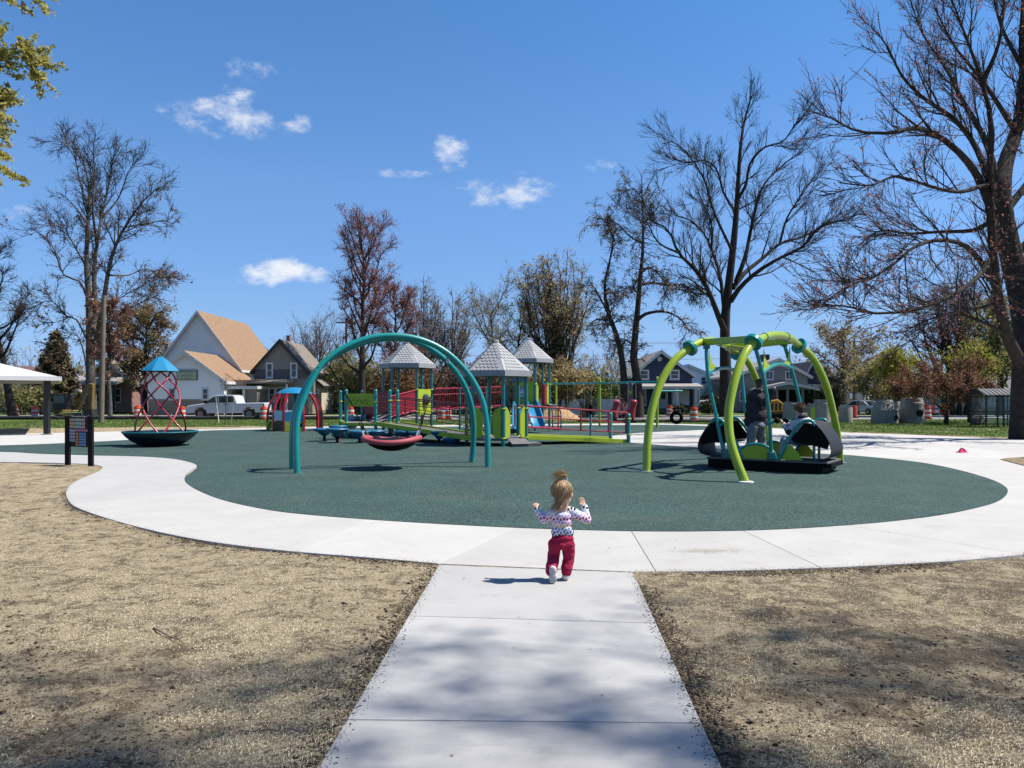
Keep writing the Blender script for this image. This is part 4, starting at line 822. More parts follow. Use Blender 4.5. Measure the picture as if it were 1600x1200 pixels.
# ---- generic trees
def gen(seed, px, d, top, base_py=None, trunk=.35, fork=.3, width=60, style='oval', nl=10, wood=b_brown, twig=b_twig, leafs=(), n2=120, n3=600, n4=2000, name='tree', label='', l4=.8, lean=0, group=None, z4=.010, stems=1, curve=.12, lm=1.0):
    t = Tree(seed); g = t.g; H = Zp(top, d); bx = X(px, d); wd = width/F*d; L = []
    for sidx in range(stems):
        ox = 0 if stems == 1 else (sidx-(stems-1)/2)*trunk*1.6; sp = 0 if stems == 1 else (sidx-(stems-1)/2)/max(1, stems-1)*wd*.9
        ph = H*(1 if stems == 1 else (1-.3*(2*sidx/(stems-1)-1)**2)*g.uniform(.9, 1))
        pts = [(bx+ox, d+g.normal(0, .15)*(stems > 1), -.05)]
        for q in (.15, .35, .55, .75, .92, 1.): pts.append((bx+ox+(sp*q**1.3)+lean*q+g.normal(0, .012*H)*q, d+g.normal(0, .02*H)*q, ph*q*(.97 if style == 'oval' else .97)))
        L.append((pts, trunk*(1 if stems == 1 else .7), .03))
        n = nl if stems == 1 else max(3, nl//stems)
        for i in range(n):
            q = fork+(.92-fork)*(i+g.random()*.6)/n; base = resample(pts, 30)[int(q*29)]; az = i*2.4+g.normal(0, .3)+seed
            if style == 'vase':
                q = fork+.30*g.random(); base = resample(pts, 30)[int(q*29)]; rad = wd*math.sqrt(g.uniform(.05, 1.1)); hh = H*(.985-.40*(rad/wd)**2)*g.uniform(.88, 1)
            elif style == 'spread': rad = wd*g.uniform(.7, 1.1)*(1-.35*abs(q-.5)); hh = base[2]+H*(.12+.2*g.random())
            elif style == 'cone': rad = wd*(1.05-q)*1.1; hh = base[2]+H*.05
            else: rad = wd*math.sqrt(max(.05, 1-((q-.5)/.55)**2))*g.uniform(.75, 1.1); hh = min(H*.98, base[2]+H*(.16+.12*g.random()))
            e = base+np.array([math.cos(az)*rad, math.sin(az)*rad, hh-base[2]]); m1 = base*.65+e*.35+g.normal(0, curve, 3)*rad*.4+np.array([0, 0, (-.02 if style != 'vase' else .05)*H]); m2 = base*.3+e*.7+g.normal(0, curve, 3)*rad*.6
            L.append(([tuple(base), tuple(m1), tuple(m2), tuple(e)], trunk*.42*(1.1-q*.6), .025))
    t.limbs(L, 10); t.grow(0, n2, wd*.55*lm, .7, .06, 6, .3, .16, .5, .018, .4, .06); t.grow([0, 1], n3, wd*.32*lm, .7, .04, 5, .25, .16, .5, .013, .4, .03); t.grow([1, 2], n4, l4, .65, .03, 4, .2, .14, .6, z4, .3, .014)
    lf = [(m,)+t.leaves([2, 3], n, s, sp, .3, clump=3, zmin=.3) for (m, n, s, sp) in leafs]
    return t.make(name, label, (bx, d, 0), wood, twig, None, [0, 1], [8, 5], [2, 3], [4, 3], lf, group=group)
gen(10, 566, 76, 336, trunk=.42, fork=.22, width=48, nl=26, wood=b_dark, twig=b_redtw, leafs=[(l_red, 6500, .07, .12)], n2=190, n3=1100, n4=4200, name='red_budded_tree', label='tall narrow tree with red buds rising behind the teal arch swing', l4=.9)
gen(11, 618, 84, 440, trunk=.3, fork=.2, width=38, nl=14, wood=b_brown, twig=b_redtw, leafs=[(l_red, 3600, .08, .14), (l_copper, 1200, .08, .14)], n3=900, n4=3000, name='red_budded_tree', label='smaller red-budded tree just right of the tall narrow red tree')
gen(12, 662, 92, 424, trunk=.2, fork=.12, width=40, style='vase', nl=34, wood=b_grey, twig=b_pale, leafs=[(l_dull, 1500, .1, .15)], n2=160, n3=900, n4=3000, name='bare_tree', label='pale bare twiggy tree between the red trees and pavilion roofs', stems=3)
gen(13, 706, 95, 436, trunk=.2, fork=.12, width=44, style='vase', nl=34, wood=b_grey, twig=b_pale, leafs=[(l_dull, 1200, .1, .15)], n2=160, n3=900, n4=2800, name='bare_tree', label='bare fan-shaped twiggy tree left of the forked tree', stems=3)
gen(14, 790, 88, 406, trunk=.34, fork=.4, width=62, style='spread', nl=13, wood=b_dark, twig=b_pale, leafs=[(l_olive, 4500, .075, .24)], n2=130, n3=900, n4=3000, name='forked_tree', label='forked tree with wispy grey-green tufts above the pavilion roofs', stems=2, curve=.2)
gen(15, 868, 82, 380, trunk=.27, fork=.12, width=62, style='vase', nl=42, wood=b_brown, twig=b_twig, leafs=[(l_tan, 12000, .085, .19), (l_dull, 3500, .08, .17)], n2=260, n3=1500, n4=2600, name='vase_shaped_tree', label='broad vase-shaped tree with tan new leaves and many upright stems', stems=6)
gen(16, 20, 62, 396, trunk=.36, fork=.35, width=46, style='spread', nl=11, wood=b_dark, twig=b_twig, n2=110, n3=700, n4=2400, name='leaning_tree', label='leaning bare tree behind the white shelter roof', lean=-2.6)
gen(17, 172, 61, 470, trunk=.20, fork=.35, width=32, nl=12, wood=b_grey, twig=b_redtw, leafs=[(l_copper, 3000, .09, .12), (l_red, 1500, .08, .1)], n3=450, n4=1200, name='slim_tree', label='slim grey-trunked tree right of the wooden light pole')
gen(18, 226, 83, 482, trunk=.34, fork=.08, width=42, nl=26, wood=b_brown, twig=b_twig, leafs=[(l_copper, 10000, .10, .2), (l_olive, 5000, .10, .2)], n2=190, n3=1000, n4=2600, name='coppery_tree', label='dense rounded tree with coppery leaves beside the church')
gen(19, 500, 98, 488, trunk=.25, fork=.2, width=60, style='vase', nl=34, wood=b_grey, twig=b_pale, n2=160, n3=900, n4=2600, name='bare_tree', label='spreading grey bare tree behind the tan house', stems=3)
gen(20, 1500, 74, 436, trunk=.4, fork=.12, width=84, style='vase', nl=40, wood=b_dark, twig=b_redtw, leafs=[(l_dull, 2500, .08, .15), (l_red, 1500, .08, .15)], n2=220, n3=1300, n4=4000, name='bare_tree', label='broad bare tree with brownish buds behind the maroon tree', stems=5)
gen(21, 1562, 68, 470, trunk=.38, fork=.2, width=40, nl=14, wood=b_dark, twig=b_twig, leafs=[(l_olive, 7000, .12, .25)], n3=500, n4=1000, name='leafy_tree', label='dark tree with olive leaves behind the bus shelter')
gen(22, 1318, 96, 512, trunk=.3, fork=.25, width=46, nl=14, wood=b_brown, twig=b_pale, leafs=[(l_dull, 2500, .13, .2), (l_tan, 2500, .13, .2)], n3=700, n4=1800, name='pale_tree', label='pale budding tree behind the crossarm utility pole')
gen(23, 1372, 84, 566, trunk=.22, fork=.15, width=40, nl=12, wood=b_brown, twig=b_pale, leafs=[(l_tan, 4000, .12, .2), (l_olive, 2500, .12, .2)], n3=500, n4=1000, name='scrub_tree', label='low scrubby tan tree behind the parked blue car')
gen(24, 1404, 66, 556, trunk=.17, fork=.3, width=34, style='spread', nl=11, wood=b_dark, twig=b_twig, leafs=[(l_lime, 7000, .09, .24)], n2=80, n3=250, n4=400, name='spring_leafed_tree', label='small tree with bright yellow-green leaves left of the maroon tree')
gen(25, 1514, 50, 553, trunk=.12, fork=.3, width=36, style='spread', nl=12, wood=b_dark, twig=b_twig, leafs=[(l_lime, 6500, .06, .17)], n2=80, n3=250, n4=400, name='spring_leafed_tree', label='yellow-green leafed tree showing behind the maroon tree')
# low spreading maroon tree (crab apple)
d = 47.; t = Tree(26)
L = [(PX([(1478, 664), (1479, 650), (1478, 640)], d), .15, .12)]
for pts, a in [([(1478, 645), (1485, 620, .3), (1495, 595, .5), (1500, 570, .5)], .10), ([(1477, 645), (1462, 630, -.5), (1440, 615, -.8), (1415, 605, -1), (1400, 608, -1)], .08), ([(1478, 640), (1470, 615, 1), (1455, 590, 1.4), (1445, 575, 1.5)], .08), ([(1482, 632), (1505, 622, -.5), (1525, 610, -.8), (1540, 605, -1)], .08), ([(1490, 605, .4), (1515, 585, 1), (1530, 575, 1.4)], .06), ([(1470, 620, .8), (1440, 600, 1), (1420, 592, 1)], .05), ([(1479, 640), (1478, 610, -1.2), (1470, 590, -1.7), (1465, 575, -1.8)], .06), ([(1480, 640), (1500, 612, -1.2), (1512, 592, -1.7)], .06)]: L.append((PX(pts, d), a, .015))
t.limbs(L, 9); t.grow(0, 90, 1.2, .8, .05, 6, .25, .18, .5, .01, .4, .03); t.grow([0, 1], 500, .8, .75, .02, 5, .2, .18, .5, .007, .4, .014)
lf = [(l_maroon,)+t.leaves([1, 2], 13000, .05, .12, .2, clump=4), (l_copper,)+t.leaves([1, 2], 4000, .055, .12, .2, clump=4)]
t.make('maroon_tree', 'low spreading tree with maroon leaves on the right lawn', (X(1478, d), d, 0), b_dark, b_twig, None, [0], [8], [1, 2], [4, 3], lf)
# small orange-tan tree behind the right ramp
d = 58.; gen(27, 876, d, 562, trunk=.14, fork=.3, width=44, style='vase', nl=16, wood=b_dark, twig=b_twig, leafs=[(l_tan, 9000, .075, .16), (l_copper, 3000, .07, .16)], n2=90, n3=350, n4=800, name='small_tree', label='small vase-shaped tree with orange-tan leaves behind the right ramp', l4=.5, stems=3)
# conifer left
d = 78.; t = Tree(28); b0 = (X(88, d), d, 0); H = Zp(516, d)
L = [([b0, (b0[0]+.1, d, H*.5), (b0[0], d, H)], .25, .03)]
for i in range(60):
    q = .12+.86*i/60; az = i*2.4; rad = (1.02-q)*3.3*t.g.uniform(.8, 1.15); L.append(([(b0[0], d, H*q), (b0[0]+math.cos(az)*rad*.5, d+math.sin(az)*rad*.5, H*q-.05), (b0[0]+math.cos(az)*rad, d+math.sin(az)*rad, H*q-.25)], .05, .015))
t.limbs(L, 6); t.grow(0, 700, .9, .8, -.03, 4, .15, .1, .5, .012, .4, .02)
t.make('conifer_tree', 'browning cone-shaped conifer at the left behind the excavator', b0, b_brown, b_twig, None, [0], [6], [1], [3], [(l_rust,)+t.leaves([0, 1], 20000, .13, .14, .1, clump=3)])
# yellow-green tree leaning in at the top left corner (trunk just outside the picture)
d = 13.5; t = Tree(29); bx = -13.6; b0 = (bx, d, -.05)
L = [([b0, (bx+.1, d, 2.5), (bx, d+.2, 5.5), (bx+.3, d, 9), (bx, d-.2, 12)], .30, .05)]
for i, (z0, ex, ey, ez) in enumerate([(4.2, 3.6, .3, 6.3), (5.2, 4.0, 1.0, 7.2), (6.0, 3.9, -.6, 8.2), (6.6, 4.2, .4, 9.2), (7.4, 3.7, .8, 10.2), (4.8, -2.8, .6, 6.8), (5.8, -2.4, -1.4, 8), (6.5, .5, 3.2, 8.4), (6.9, .3, -3.0, 9), (8.2, 2.8, -1.0, 11.4), (9, -2, 1, 11.5), (5.0, 1.8, 2.8, 6.6), (5.6, 1.9, -2.3, 7.4), (5.4, 3.9, .2, 7.0), (6.2, 4.0, .9, 8.0), (6.9, 3.8, 0, 8.6), (7.6, 3.9, -.4, 9.6), (4.6, 3.2, -.5, 5.9), (8.0, 3.6, .3, 10.4), (5.8, 3.3, .1, 7.6), (6.6, 3.2, -.2, 8.3)]):
    L.append(([(bx, d, z0), (bx+ex*.35, d+ey*.3, z0+(ez-z0)*.45), (bx+ex*.7, d+ey*.7, z0+(ez-z0)*.8), (bx+ex, d+ey, ez)], .09, .02))
t.limbs(L, 9); t.grow(0, 130, 1.7, .75, .0, 6, .25, .18, .5, .01, .4, .035); t.grow([0, 1], 2400, .8, .75, -.02, 5, .25, .18, .5, .005, .4, .012)
t.make('flowering_tree', 'yellow-green flowering tree leaning into the top left corner', b0, b_brown, b_twig, None, [0, 1], [9, 5], [2], [3], [(l_yel,)+t.leaves([2], 170000, .038, .04, .3, clump=6, sd=.3, fmask=lambda c: c[:, 0] > -10.5), (l_tan,)+t.leaves([2], 9000, .04, .04, .3, clump=4)])
# shade tree to the right of the path, outside the picture: its thin crown dapples the foreground
t = Tree(30); b0 = (18.6, 2.4, -.05)
L = [([b0, (18.5, 2.4, 5), (18.3, 2.4, 11), (17.6, 2.4, 17), (16.8, 2.5, 23), (16.2, 2.5, 29)], .48, .05)]
for i in range(36):
    q = i/36; az = i*2.4+.4; z0 = 14+12*q; rad = 6.2*math.sqrt(max(.1, 1-((q-.4)/.75)**2))*t.g.uniform(.65, 1.1); e = (15.8-.7*q+math.cos(az)*rad, 2.4+math.sin(az)*rad*.62, z0+2.4*t.g.uniform(.5, 1.2)); b1 = (18.0-.05*i, 2.45, z0)
    L.append(([b1, tuple((np.array(b1)*.6+np.array(e)*.4)+t.g.normal(0, .25, 3)), tuple((np.array(b1)*.25+np.array(e)*.75)+t.g.normal(0, .3, 3)), e], .06, .014))
t.limbs(L, 9); t.grow(0, 280, 2.3, .75, .03, 6, .25, .18, .5, .010, .4, .018); t.grow([0, 1], 1200, 1.2, .75, .02, 5, .25, .18, .5, .006, .4, .010)
t.make('shade_tree', 'thin-leaved tree beside the path casting dappled shade over the foreground', b0, b_grey, b_twig, None, [0, 1], [8, 5], [2], [3], [(l_olive,)+t.leaves([1, 2], 10000, .065, .24, .25, clump=6)])
# young staked tree on the lawn
d = 46.; t = Tree(31); b0 = (X(352, d), d, -.01)
L = [([b0, (b0[0]+.02, d, 1.0), (b0[0], d, 2.0), (b0[0]+.03, d, 2.5)], .022, .008)]
t.limbs(L, 6); t.grow(0, 16, .9, .6, .1, 5, .45, .12, .6, .006, .3, .012); t.grow(1, 40, .35, .6, .05, 4, .2, .12, .6, .005, .3)
yt = t.make('sapling', 'bare staked sapling on the lawn in front of the white pickup', b0, b_brown, b_twig, None, [0, 1], [6, 4], [2], [3])
m_stake = M('pale stake', (.55, .52, .45), .8, .1)
for pa, pb in (((337, 618), (342, 661)), ((366, 622), (361, 661))):
    mb = MB(); mb.tube([W(pa[0], pa[1], d), W(pb[0], pb[1], d+.4*(1 if pa[0] > 350 else -.2))], .03, 6); mb.build('stake', m_stake, yt)
# ---- shrubs and hedges
def shrub(name, label, px, d, w, h, leaf, n, size, seed, group=None, twig=b_twig, stems=14, base=0., dep=None, cat='shrub'):
    t = Tree(seed); g = t.g; bx = X(px, d); L = []; dep = dep or w
    for i in range(stems):
        az = g.random()*6.28; r = math.sqrt(g.random()); e = (bx+math.cos(az)*r*w/2, d+math.sin(az)*r*dep/2, base+h*(1-.35*r*r)*g.uniform(.75, 1)); s0 = (bx+math.cos(az)*r*w*.28, d+math.sin(az)*r*dep*.28, base-.02)
        L.append(([s0, tuple((np.array(s0)+np.array(e))/2+g.normal(0, .05*h, 3)), e], .03, .01))
    t.limbs(L, 5); t.grow(0, stems*6, h*.35, .6, .05, 4, .2, .15, .6, .008, .3, .015)
    return t.make(name, label, (bx, d, base), twig, twig, None, [0], [5], [1], [3], [(leaf,)+t.leaves([0, 1], n, size, h*.07, .15, clump=4, zmin=base+.02)], cat=cat, group=group, trunk_name='stems')
shrub('hedge_bush', 'rounded dark evergreen bush right of the navy porch', 1108, 78, 2.6, 1.25, l_ever, 2600, .09, 60)
shrub('hedge_bush', 'low clipped evergreen bush in front of the navy porch steps', 1063, 78, 2.2, .95, l_ever, 2200, .08, 61)
shrub('hedge_bush', 'evergreen bush against the big bare tree trunk', 1122, 80, 2.0, 1.9, l_ever, 2600, .10, 62)
shrub('shrub', 'leafy green shrub behind the swing beam', 912, 74, 5.5, 4.0, l_fol, 7500, .12, 63)
shrub('shrub', 'green shrub left of the twin dark trunks', 945, 76, 5.0, 3.6, l_fol, 6000, .12, 64)
shrub('shrub', 'twiggy budding shrub against the picket fence', 918, 66, 2.2, 1.9, l_tan, 1000, .06, 65, stems=30)
shrub('flowering_shrub', 'small pink blossoming shrub beside the twin dark trunks', 968, 62, 1.5, 1.6, l_pink, 420, .06, 66, stems=16)
shrub('shrub', 'brushy brown-green thicket behind the shelter post', 45, 76, 6.5, 3.4, l_olive, 4200, .10, 67, stems=50)
shrub('shrub', 'brushy thicket at the far left under the shelter', 10, 78, 5.5, 3.2, l_olive, 3000, .10, 68, stems=44)
for k, (px, w, h, lm_, lab) in enumerate([(536, 5, 5.6, l_olive, 'yellow-green thicket right of the tan house'), (575, 5, 5.4, l_tan, 'tan-green thicket behind the music panel'), (630, 5.5, 4.8, l_copper, 'copper thicket behind the left pavilion'), (678, 5.5, 5.0, l_copper, 'copper brush between the two left pavilion roofs'), (722, 5.5, 4.6, l_dull, 'brown brush behind the front pavilion'), (768, 5.5, 4.4, l_dull, 'brown brush seen under the front pavilion roof'), (830, 5.5, 4.6, l_tan, 'tan brush behind the rear pavilion'), (870, 5.5, 4.4, l_tan, 'tan brush behind the small orange-tan tree')]):
    shrub('thicket', lab, px, 86+k % 2*3, w*1.3, h*1.15, lm_, 6500, .13, 70+k, stems=90)
for px, h, lab in ((1269, 3.0, 'slim dark evergreen left of the taller one'), (1284, 3.4, 'taller slim dark evergreen in front of the white wall'), (1307, 3.3, 'dark columnar evergreen right of the green rocker leg')):
    shrub('columnar_evergreen', lab, px, 88, 1.1, h, l_ever, 2600, .09, 80+px, stems=26)
# far wood closing the horizon between the houses
g = np.random.default_rng(5); n = 5200; x = g.uniform(-150, 150, n); y = g.uniform(118, 150, n); h = g.uniform(3.5, 9.5, n)*(.75+.3*np.sin(x*.13)+.15*np.sin(x*.41)); k = 4
tt = Tree(90); P = np.stack([np.stack([x+g.normal(0, .5, n)*q*2, y, h*q], -1) for q in (0, .35, .7, 1)], 1); tt.lv.append((P, np.tile(np.array([.09, .07, .05, .025]), (n, 1))))
tt.grow(0, 15000, 2.4, .6, .1, 4, .25, .15, .6, .022, .4, .035)
V, Fc = tt.tubes([0, 1], [3, 3]); lv, lfc = tt.leaves([1], 22000, .20, .3, .2, clump=3)
me = np_mesh('distant_wood', np.concatenate([V, lv]), [np.concatenate([Fc, lfc+len(V)])], [b_pale, l_tan], [0]*len(Fc)+[1]*len(lfc))
tag(link(bpy.data.objects.new('distant_wood', me)), 'far line of bare budding trees on the horizon behind the houses', 'wood', kind='stuff')
# ================================================================== PLAY EQUIPMENT
p_teal = M('teal powder coat', (.003, .225, .215), .32, .05, 3, .05, 200, coat=.25)
p_dteal = M('deep teal powder coat', (.003, .14, .14), .35, .06, 3, .05, 200, coat=.2)
p_lime = M('lime powder coat', (.28, .39, .010), .32, .05, 3, .05, 200, coat=.25)
p_limep = M('lime plastic', (.33, .43, .013), .5, .06, 2, .05, 120)
p_red = M('red powder coat', (.31, .010, .026), .35, .07, 3, .05, 200, coat=.2)
p_blue = M('blue plastic', (.010, .19, .36), .38, .07, 2, .05, 100, coat=.1)
p_dblue = M('dark blue shell', (.003, .013, .026), .4, .08, 2, .05, 100)
p_black = M('black rubber', (.004, .004, .0045), .7, .2, 4, .1, 90, spec=.12)
p_sheet = M('black plastic sheet', (.009, .009, .011), .55, .12, 3, .08, 90, spec=.3)
p_deck = M('grey deck coating', (.12, .117, .124), .8, .12, 5, .3, 150)
p_roof = M('grey roof plastic', (.27, .285, .30), .6, .06, 4, .1, 100)
p_steel = M('galvanised steel', (.45, .46, .47), .35, .1, 6, metal=.8)
p_rose = M('rose red rubber rim', (.33, .052, .068), .65, .1, 3, .1, 90)
p_white = M('white plastic', (.6, .61, .62), .5, .05)
p_pale = M('pale blue panel', (.42, .58, .66), .5, .06)
# ---- arch swing with saucer seat
asw = thing('arch_swing', 'teal double-arch frame holding a red-rimmed saucer swing', 'swing', (X(615, 17.4), 17.4, 0))
FA = [(464.5, 740), (463, 705), (463, 671), (466.5, 646), (476, 619), (495, 580), (514, 559), (542, 541), (576, 528.5), (610, 524.5), (644, 527.5), (674, 537), (701, 553), (725, 576), (742, 600), (754.5, 629), (760.5, 663), (762, 700), (762, 730.2)]
def arch3(P, dl, dr, lean):
    xs = [p[0] for p in P]; a, b = min(xs), max(xs); out = []
    for px, py in P:
        d0 = dl+(dr-dl)*(px-a)/(b-a); z = max(0, Zp(py, d0)); out.append(W(px, py, d0+lean*min(1, z/2.9)**1.3))
    out[0] = (out[0][0], out[0][1], -.05); out[-1] = (out[-1][0], out[-1][1], -.05); return out
fa = spline(arch3(FA, 16.3, 17.8, .42), 4)
mb = MB(); mb.tube(fa, .068, 14); mb.build('front_arch', p_teal, asw, smooth=True)
BA = [(457, 733), (456, 700), (457, 675), (460, 648), (470, 621), (488, 588), (508, 566), (536, 548), (572, 534), (608, 528.5), (640, 531), (668, 542), (693, 560), (713, 582), (728, 608), (737, 637), (740, 668), (739, 700), (736.5, 722.5)]
ba = spline(arch3(BA, 17.3, 19.1, -.42), 4)
mb = MB(); mb.tube(ba, .068, 14); mb.build('back_arch', p_teal, asw, smooth=True)
def nearpt(C, px): return min(C, key=lambda v: abs(800+v.x/v.y*F-px)+(0 if v.z > 1.5 else 500))
for px in (512, 704):
    a, b = nearpt(fa, px), nearpt(ba, px-6); mb = MB(); mb.beam(a, b, .07, .07); mb.build('cross_bar', p_teal, asw)
    mb = MB(); c = (a+b)/2
    for q in (a, b): mb.ball(q+Vector((0, -.05, .04)), .018, 6, 4)
    mb.build('bolt', p_steel, asw)
for C_ in (fa, ba):
    for px in (495, 499, 718, 722):
        q = nearpt(C_, px); mb = MB(); mb.lathe([(.016, -.008), (.016, .006), (.006, .010)], 8, q+Vector((0, -.066, .012))); mb.build('bolt', p_steel, asw)
nz, nr = .66, .63; nc = Vector((X(612, 17.35), 17.35, nz))
ring = [nc+Vector((math.cos(a)*nr, math.sin(a)*nr, .04*math.cos(2*a))) for a in [2*math.pi*k/40 for k in range(40)]]
mb = MB(); mb.tube(ring, .062, 12, closed=True); ns_ = mb.build('saucer_rim', p_rose, asw, smooth=True)
mb = MB(); mb.lathe([(nr-.05, 0.02), (nr*.8, -.12), (nr*.55, -.20), (nr*.25, -.245), (0, -.25)], 28, nc); mb.build('saucer_net', p_black, ns_, smooth=True)
for sx_, px in ((-1, 514), (1, 703)):
    a, b = nearpt(fa, px), nearpt(ba, px-6); top = (a+b)/2; mid = top*.38+(nc+Vector((sx_*nr*.8, 0, .1)))*.62
    mb = MB(); mb.tube([top+Vector((0, 0, -.05)), mid], .014, 8); mb.build('hanger_chain', p_black, asw)
    for sy in (-1, 1):
        e = nc+Vector((sx_*nr*.92, sy*nr*.36, .09)); mb = MB(); mb.tube([mid, e], .010, 6); mb.build('rope', p_black, asw)
        mb = MB(); mb.tube([e+(mid-e)*.18, e], .022, 6); mb.build('chain_link', p_steel, asw)
    mb = MB(); mb.cbox(top+Vector((0, 0, -.06)), (.07, .16, .14)); mb.build('bearing', p_steel, asw)
# ---- wheelchair rocker in lime frame
rk = thing('rocker_glider', 'lime four-legged frame with a hanging black glider platform and teal poles', 'rocker', (5.9, 17.2, 0))
LEGS = {'F': [(1177, 535, 15.6), (1161, 558, 15.35), (1147, 598, 15.1), (1139, 640, 14.95), (1140, 680, 14.8), (1149, 715, 14.66), (1165, 756, 14.5)],
        'L': [(1078, 544, 17.4), (1056, 561, 17.2), (1035, 592, 17.0), (1020, 635, 16.8), (1012, 685, 16.65), (1010, 740, 16.55)],
        'R': [(1249, 541, 17.9), (1270, 560, 18.1), (1290, 600, 18.3), (1303, 650, 18.5), (1310, 690, 18.7), (1313, 726, 18.8)],
        'B': [(1152, 552, 19.6), (1166, 562, 19.8), (1181, 592, 20.2), (1190, 630, 20.5), (1196, 670, 20.7), (1199, 716, 20.85)]}
for k, P in LEGS.items():
    C = spline([W(*p) for p in P], 5); mb = MB(); mb.tube(C, .085, 14); lg = mb.build('leg', p_lime, rk, smooth=True)
    mb = MB(); t0 = (C[1]-C[0]).normalized(); mb.tube([C[0]-t0*.05, C[0]+t0*.03], .185, 20); mb.build('collar', p_teal, lg, smooth=True)
    b = C[-1]; mb = MB(); mb.lathe([(.15, 0), (.15, .02), (.10, .03)], 16, (b.x, b.y, .008)); mb.build('base_plate', p_white if k == 'F' else p_steel, lg)
TOPS = [[(1177, 535, 15.6), (1185, 531, 15.85), (1194, 527, 16.1), (1204, 524, 16.35), (1216, 523.5, 16.7), (1228, 526, 17.1), (1238, 531, 17.45), (1249, 541, 17.9)], [(1078, 544, 17.4), (1087, 538, 17.6), (1097, 534, 17.8), (1110, 532, 18.2), (1124, 535, 18.7), (1138, 542, 19.2), (1152, 552, 19.6)]]
for P in TOPS:
    C = spline([W(*p) for p in P], 5); mb = MB(); mb.tube(C, .085, 14); tb_ = mb.build('top_arch', p_lime, rk, smooth=True)
    for i in (10, len(C)-11): mb = MB(); t0 = (C[i+1]-C[i-1]).normalized(); mb.tube([C[i]-t0*.015, C[i]+t0*.015], .096, 16); mb.build('joint_ring', p_dteal, tb_, smooth=True)
nb0, nb1 = Vector(W(1097, 535, 17.8)), Vector(W(1193, 528.5, 16.1)); fb0, fb1 = Vector(W(1139, 543, 19.2)), Vector(W(1237, 532, 17.4))
for a, b in ((nb0, nb1), (fb0, fb1)): mb = MB(); mb.beam(a, b, .10, .15); mb.build('beam', p_lime, rk, bevel=.015)
mb = MB(); q0, q1, q2 = fb0*.85+nb0*.15, fb0*.5+fb1*.5, nb0*.5+nb1*.5
mb.frame_prism(q0+Vector((0, 0, -.09)), (1, 0, 0), (0, 1, 0), (0, 0, -1), [(0, 0), ((q1-q0).x, (q1-q0).y), ((q2-q0).x, (q2-q0).y)], .012); mb.build('brace_plate', p_limep, rk)
DZ = .26
POLES = {'A': [(1104, 541, 17.65), (1104, 560, 17.6), (1108, 600, 17.5), (1119, 650, 17.4), (1126, 685, 17.3), (1133, 714, 17.2)], 'C': [(1178, 537, 16.4), (1185, 560, 16.4), (1195, 600, 16.45), (1202, 650, 16.5), (1204, 690, 16.55), (1205, 716, 16.6)],
         'B': [(1157, 544, 18.9), (1158, 570, 18.85), (1161, 610, 18.8), (1166, 650, 18.7), (1172, 685, 18.6), (1178, 706, 18.5)], 'D': [(1225, 537, 17.7), (1232, 560, 17.75), (1243, 600, 17.8), (1252, 640, 17.85), (1256, 680, 17.9), (1257, 708, 17.9)]}
PC = {}
for k, P in POLES.items():
    C = spline([W(*p) for p in P], 5); PC[k] = C; mb = MB(); mb.tube(C, .042, 12); po = mb.build('hanger_pole', p_teal, rk, smooth=True)
    mb = MB(); mb.cbox(C[0]+Vector((0, 0, .0)), (.14, .12, .13)); mb.build('bearing', p_dteal, po, bevel=.02)
    mb = MB(); mb.cbox((C[-1].x, C[-1].y, DZ+.09), (.15, .15, .18)); mb.build('socket', p_dteal, po, bevel=.02)
for (a, b) in (('A', 'B'), ('C', 'D')):
    pa, pb = PC[a][8], PC[b][7]; m_ = (pa+pb)/2+Vector((0, 0, .13)); C = spline([pa, pa*.72+pb*.28+Vector((0, 0, .10)), m_, pb*.72+pa*.28+Vector((0, 0, .10)), pb], 5)
    mb = MB(); mb.tube(C, .042, 10); cb_ = mb.build('cross_bow', p_teal, rk, smooth=True)
    for s_, p in ((1, pa), (-1, pb)):
        dr = ((pb-pa)*s_).normalized(); mb = MB(); mb.frame_prism(p+dr*.045, dr, Vector((0, 0, 1)), dr.cross(Vector((0, 0, 1))), [(0, .02), (.42, .12), (.16, .22), (.02, .50)], .012); mb.build('gusset', p_limep, cb_)
# platform
c1, c2 = Vector(W(1104, 714, 17.5)), Vector(W(1293, 722, 16.0)); c1.z = c2.z = 0; ex = (c2-c1).normalized(); ey = Vector((-ex.y, ex.x, 0)); LN = (c2-c1).length; WD = 1.28
def pf(u, v, z): return c1+ex*u+ey*v+Vector((0, 0, z))
def pbox(m, u0, u1, v0, v1, z0, z1): return m.add([pf(u0, v0, z0), pf(u1, v0, z0), pf(u1, v1, z0), pf(u0, v1, z0), pf(u0, v0, z1), pf(u1, v0, z1), pf(u1, v1, z1), pf(u0, v1, z1)], [(3, 2, 1, 0), (4, 5, 6, 7), (0, 1, 5, 4), (1, 2, 6, 5), (2, 3, 7, 6), (3, 0, 4, 7)])
mb = MB(); pbox(mb, 0, LN, 0, WD, DZ-.035, DZ); mb.build('deck', p_deck, rk)
for (u0, u1, v0, v1) in ((.02, LN-.1, .03, .06), (.02, LN-.1, WD-.06, WD-.03), (.02, .05, .07, WD-.07), (LN-.13, LN-.1, .07, WD-.07)): mb = MB(); pbox(mb, u0, u1, v0, v1, .03, DZ-.04); mb.build('skirt', p_black, rk)
mb = MB(); pbox(mb, LN-.35, LN+.06, .1, WD-.1, .14, DZ-.036); mb.build('end_plate', p_black, rk)
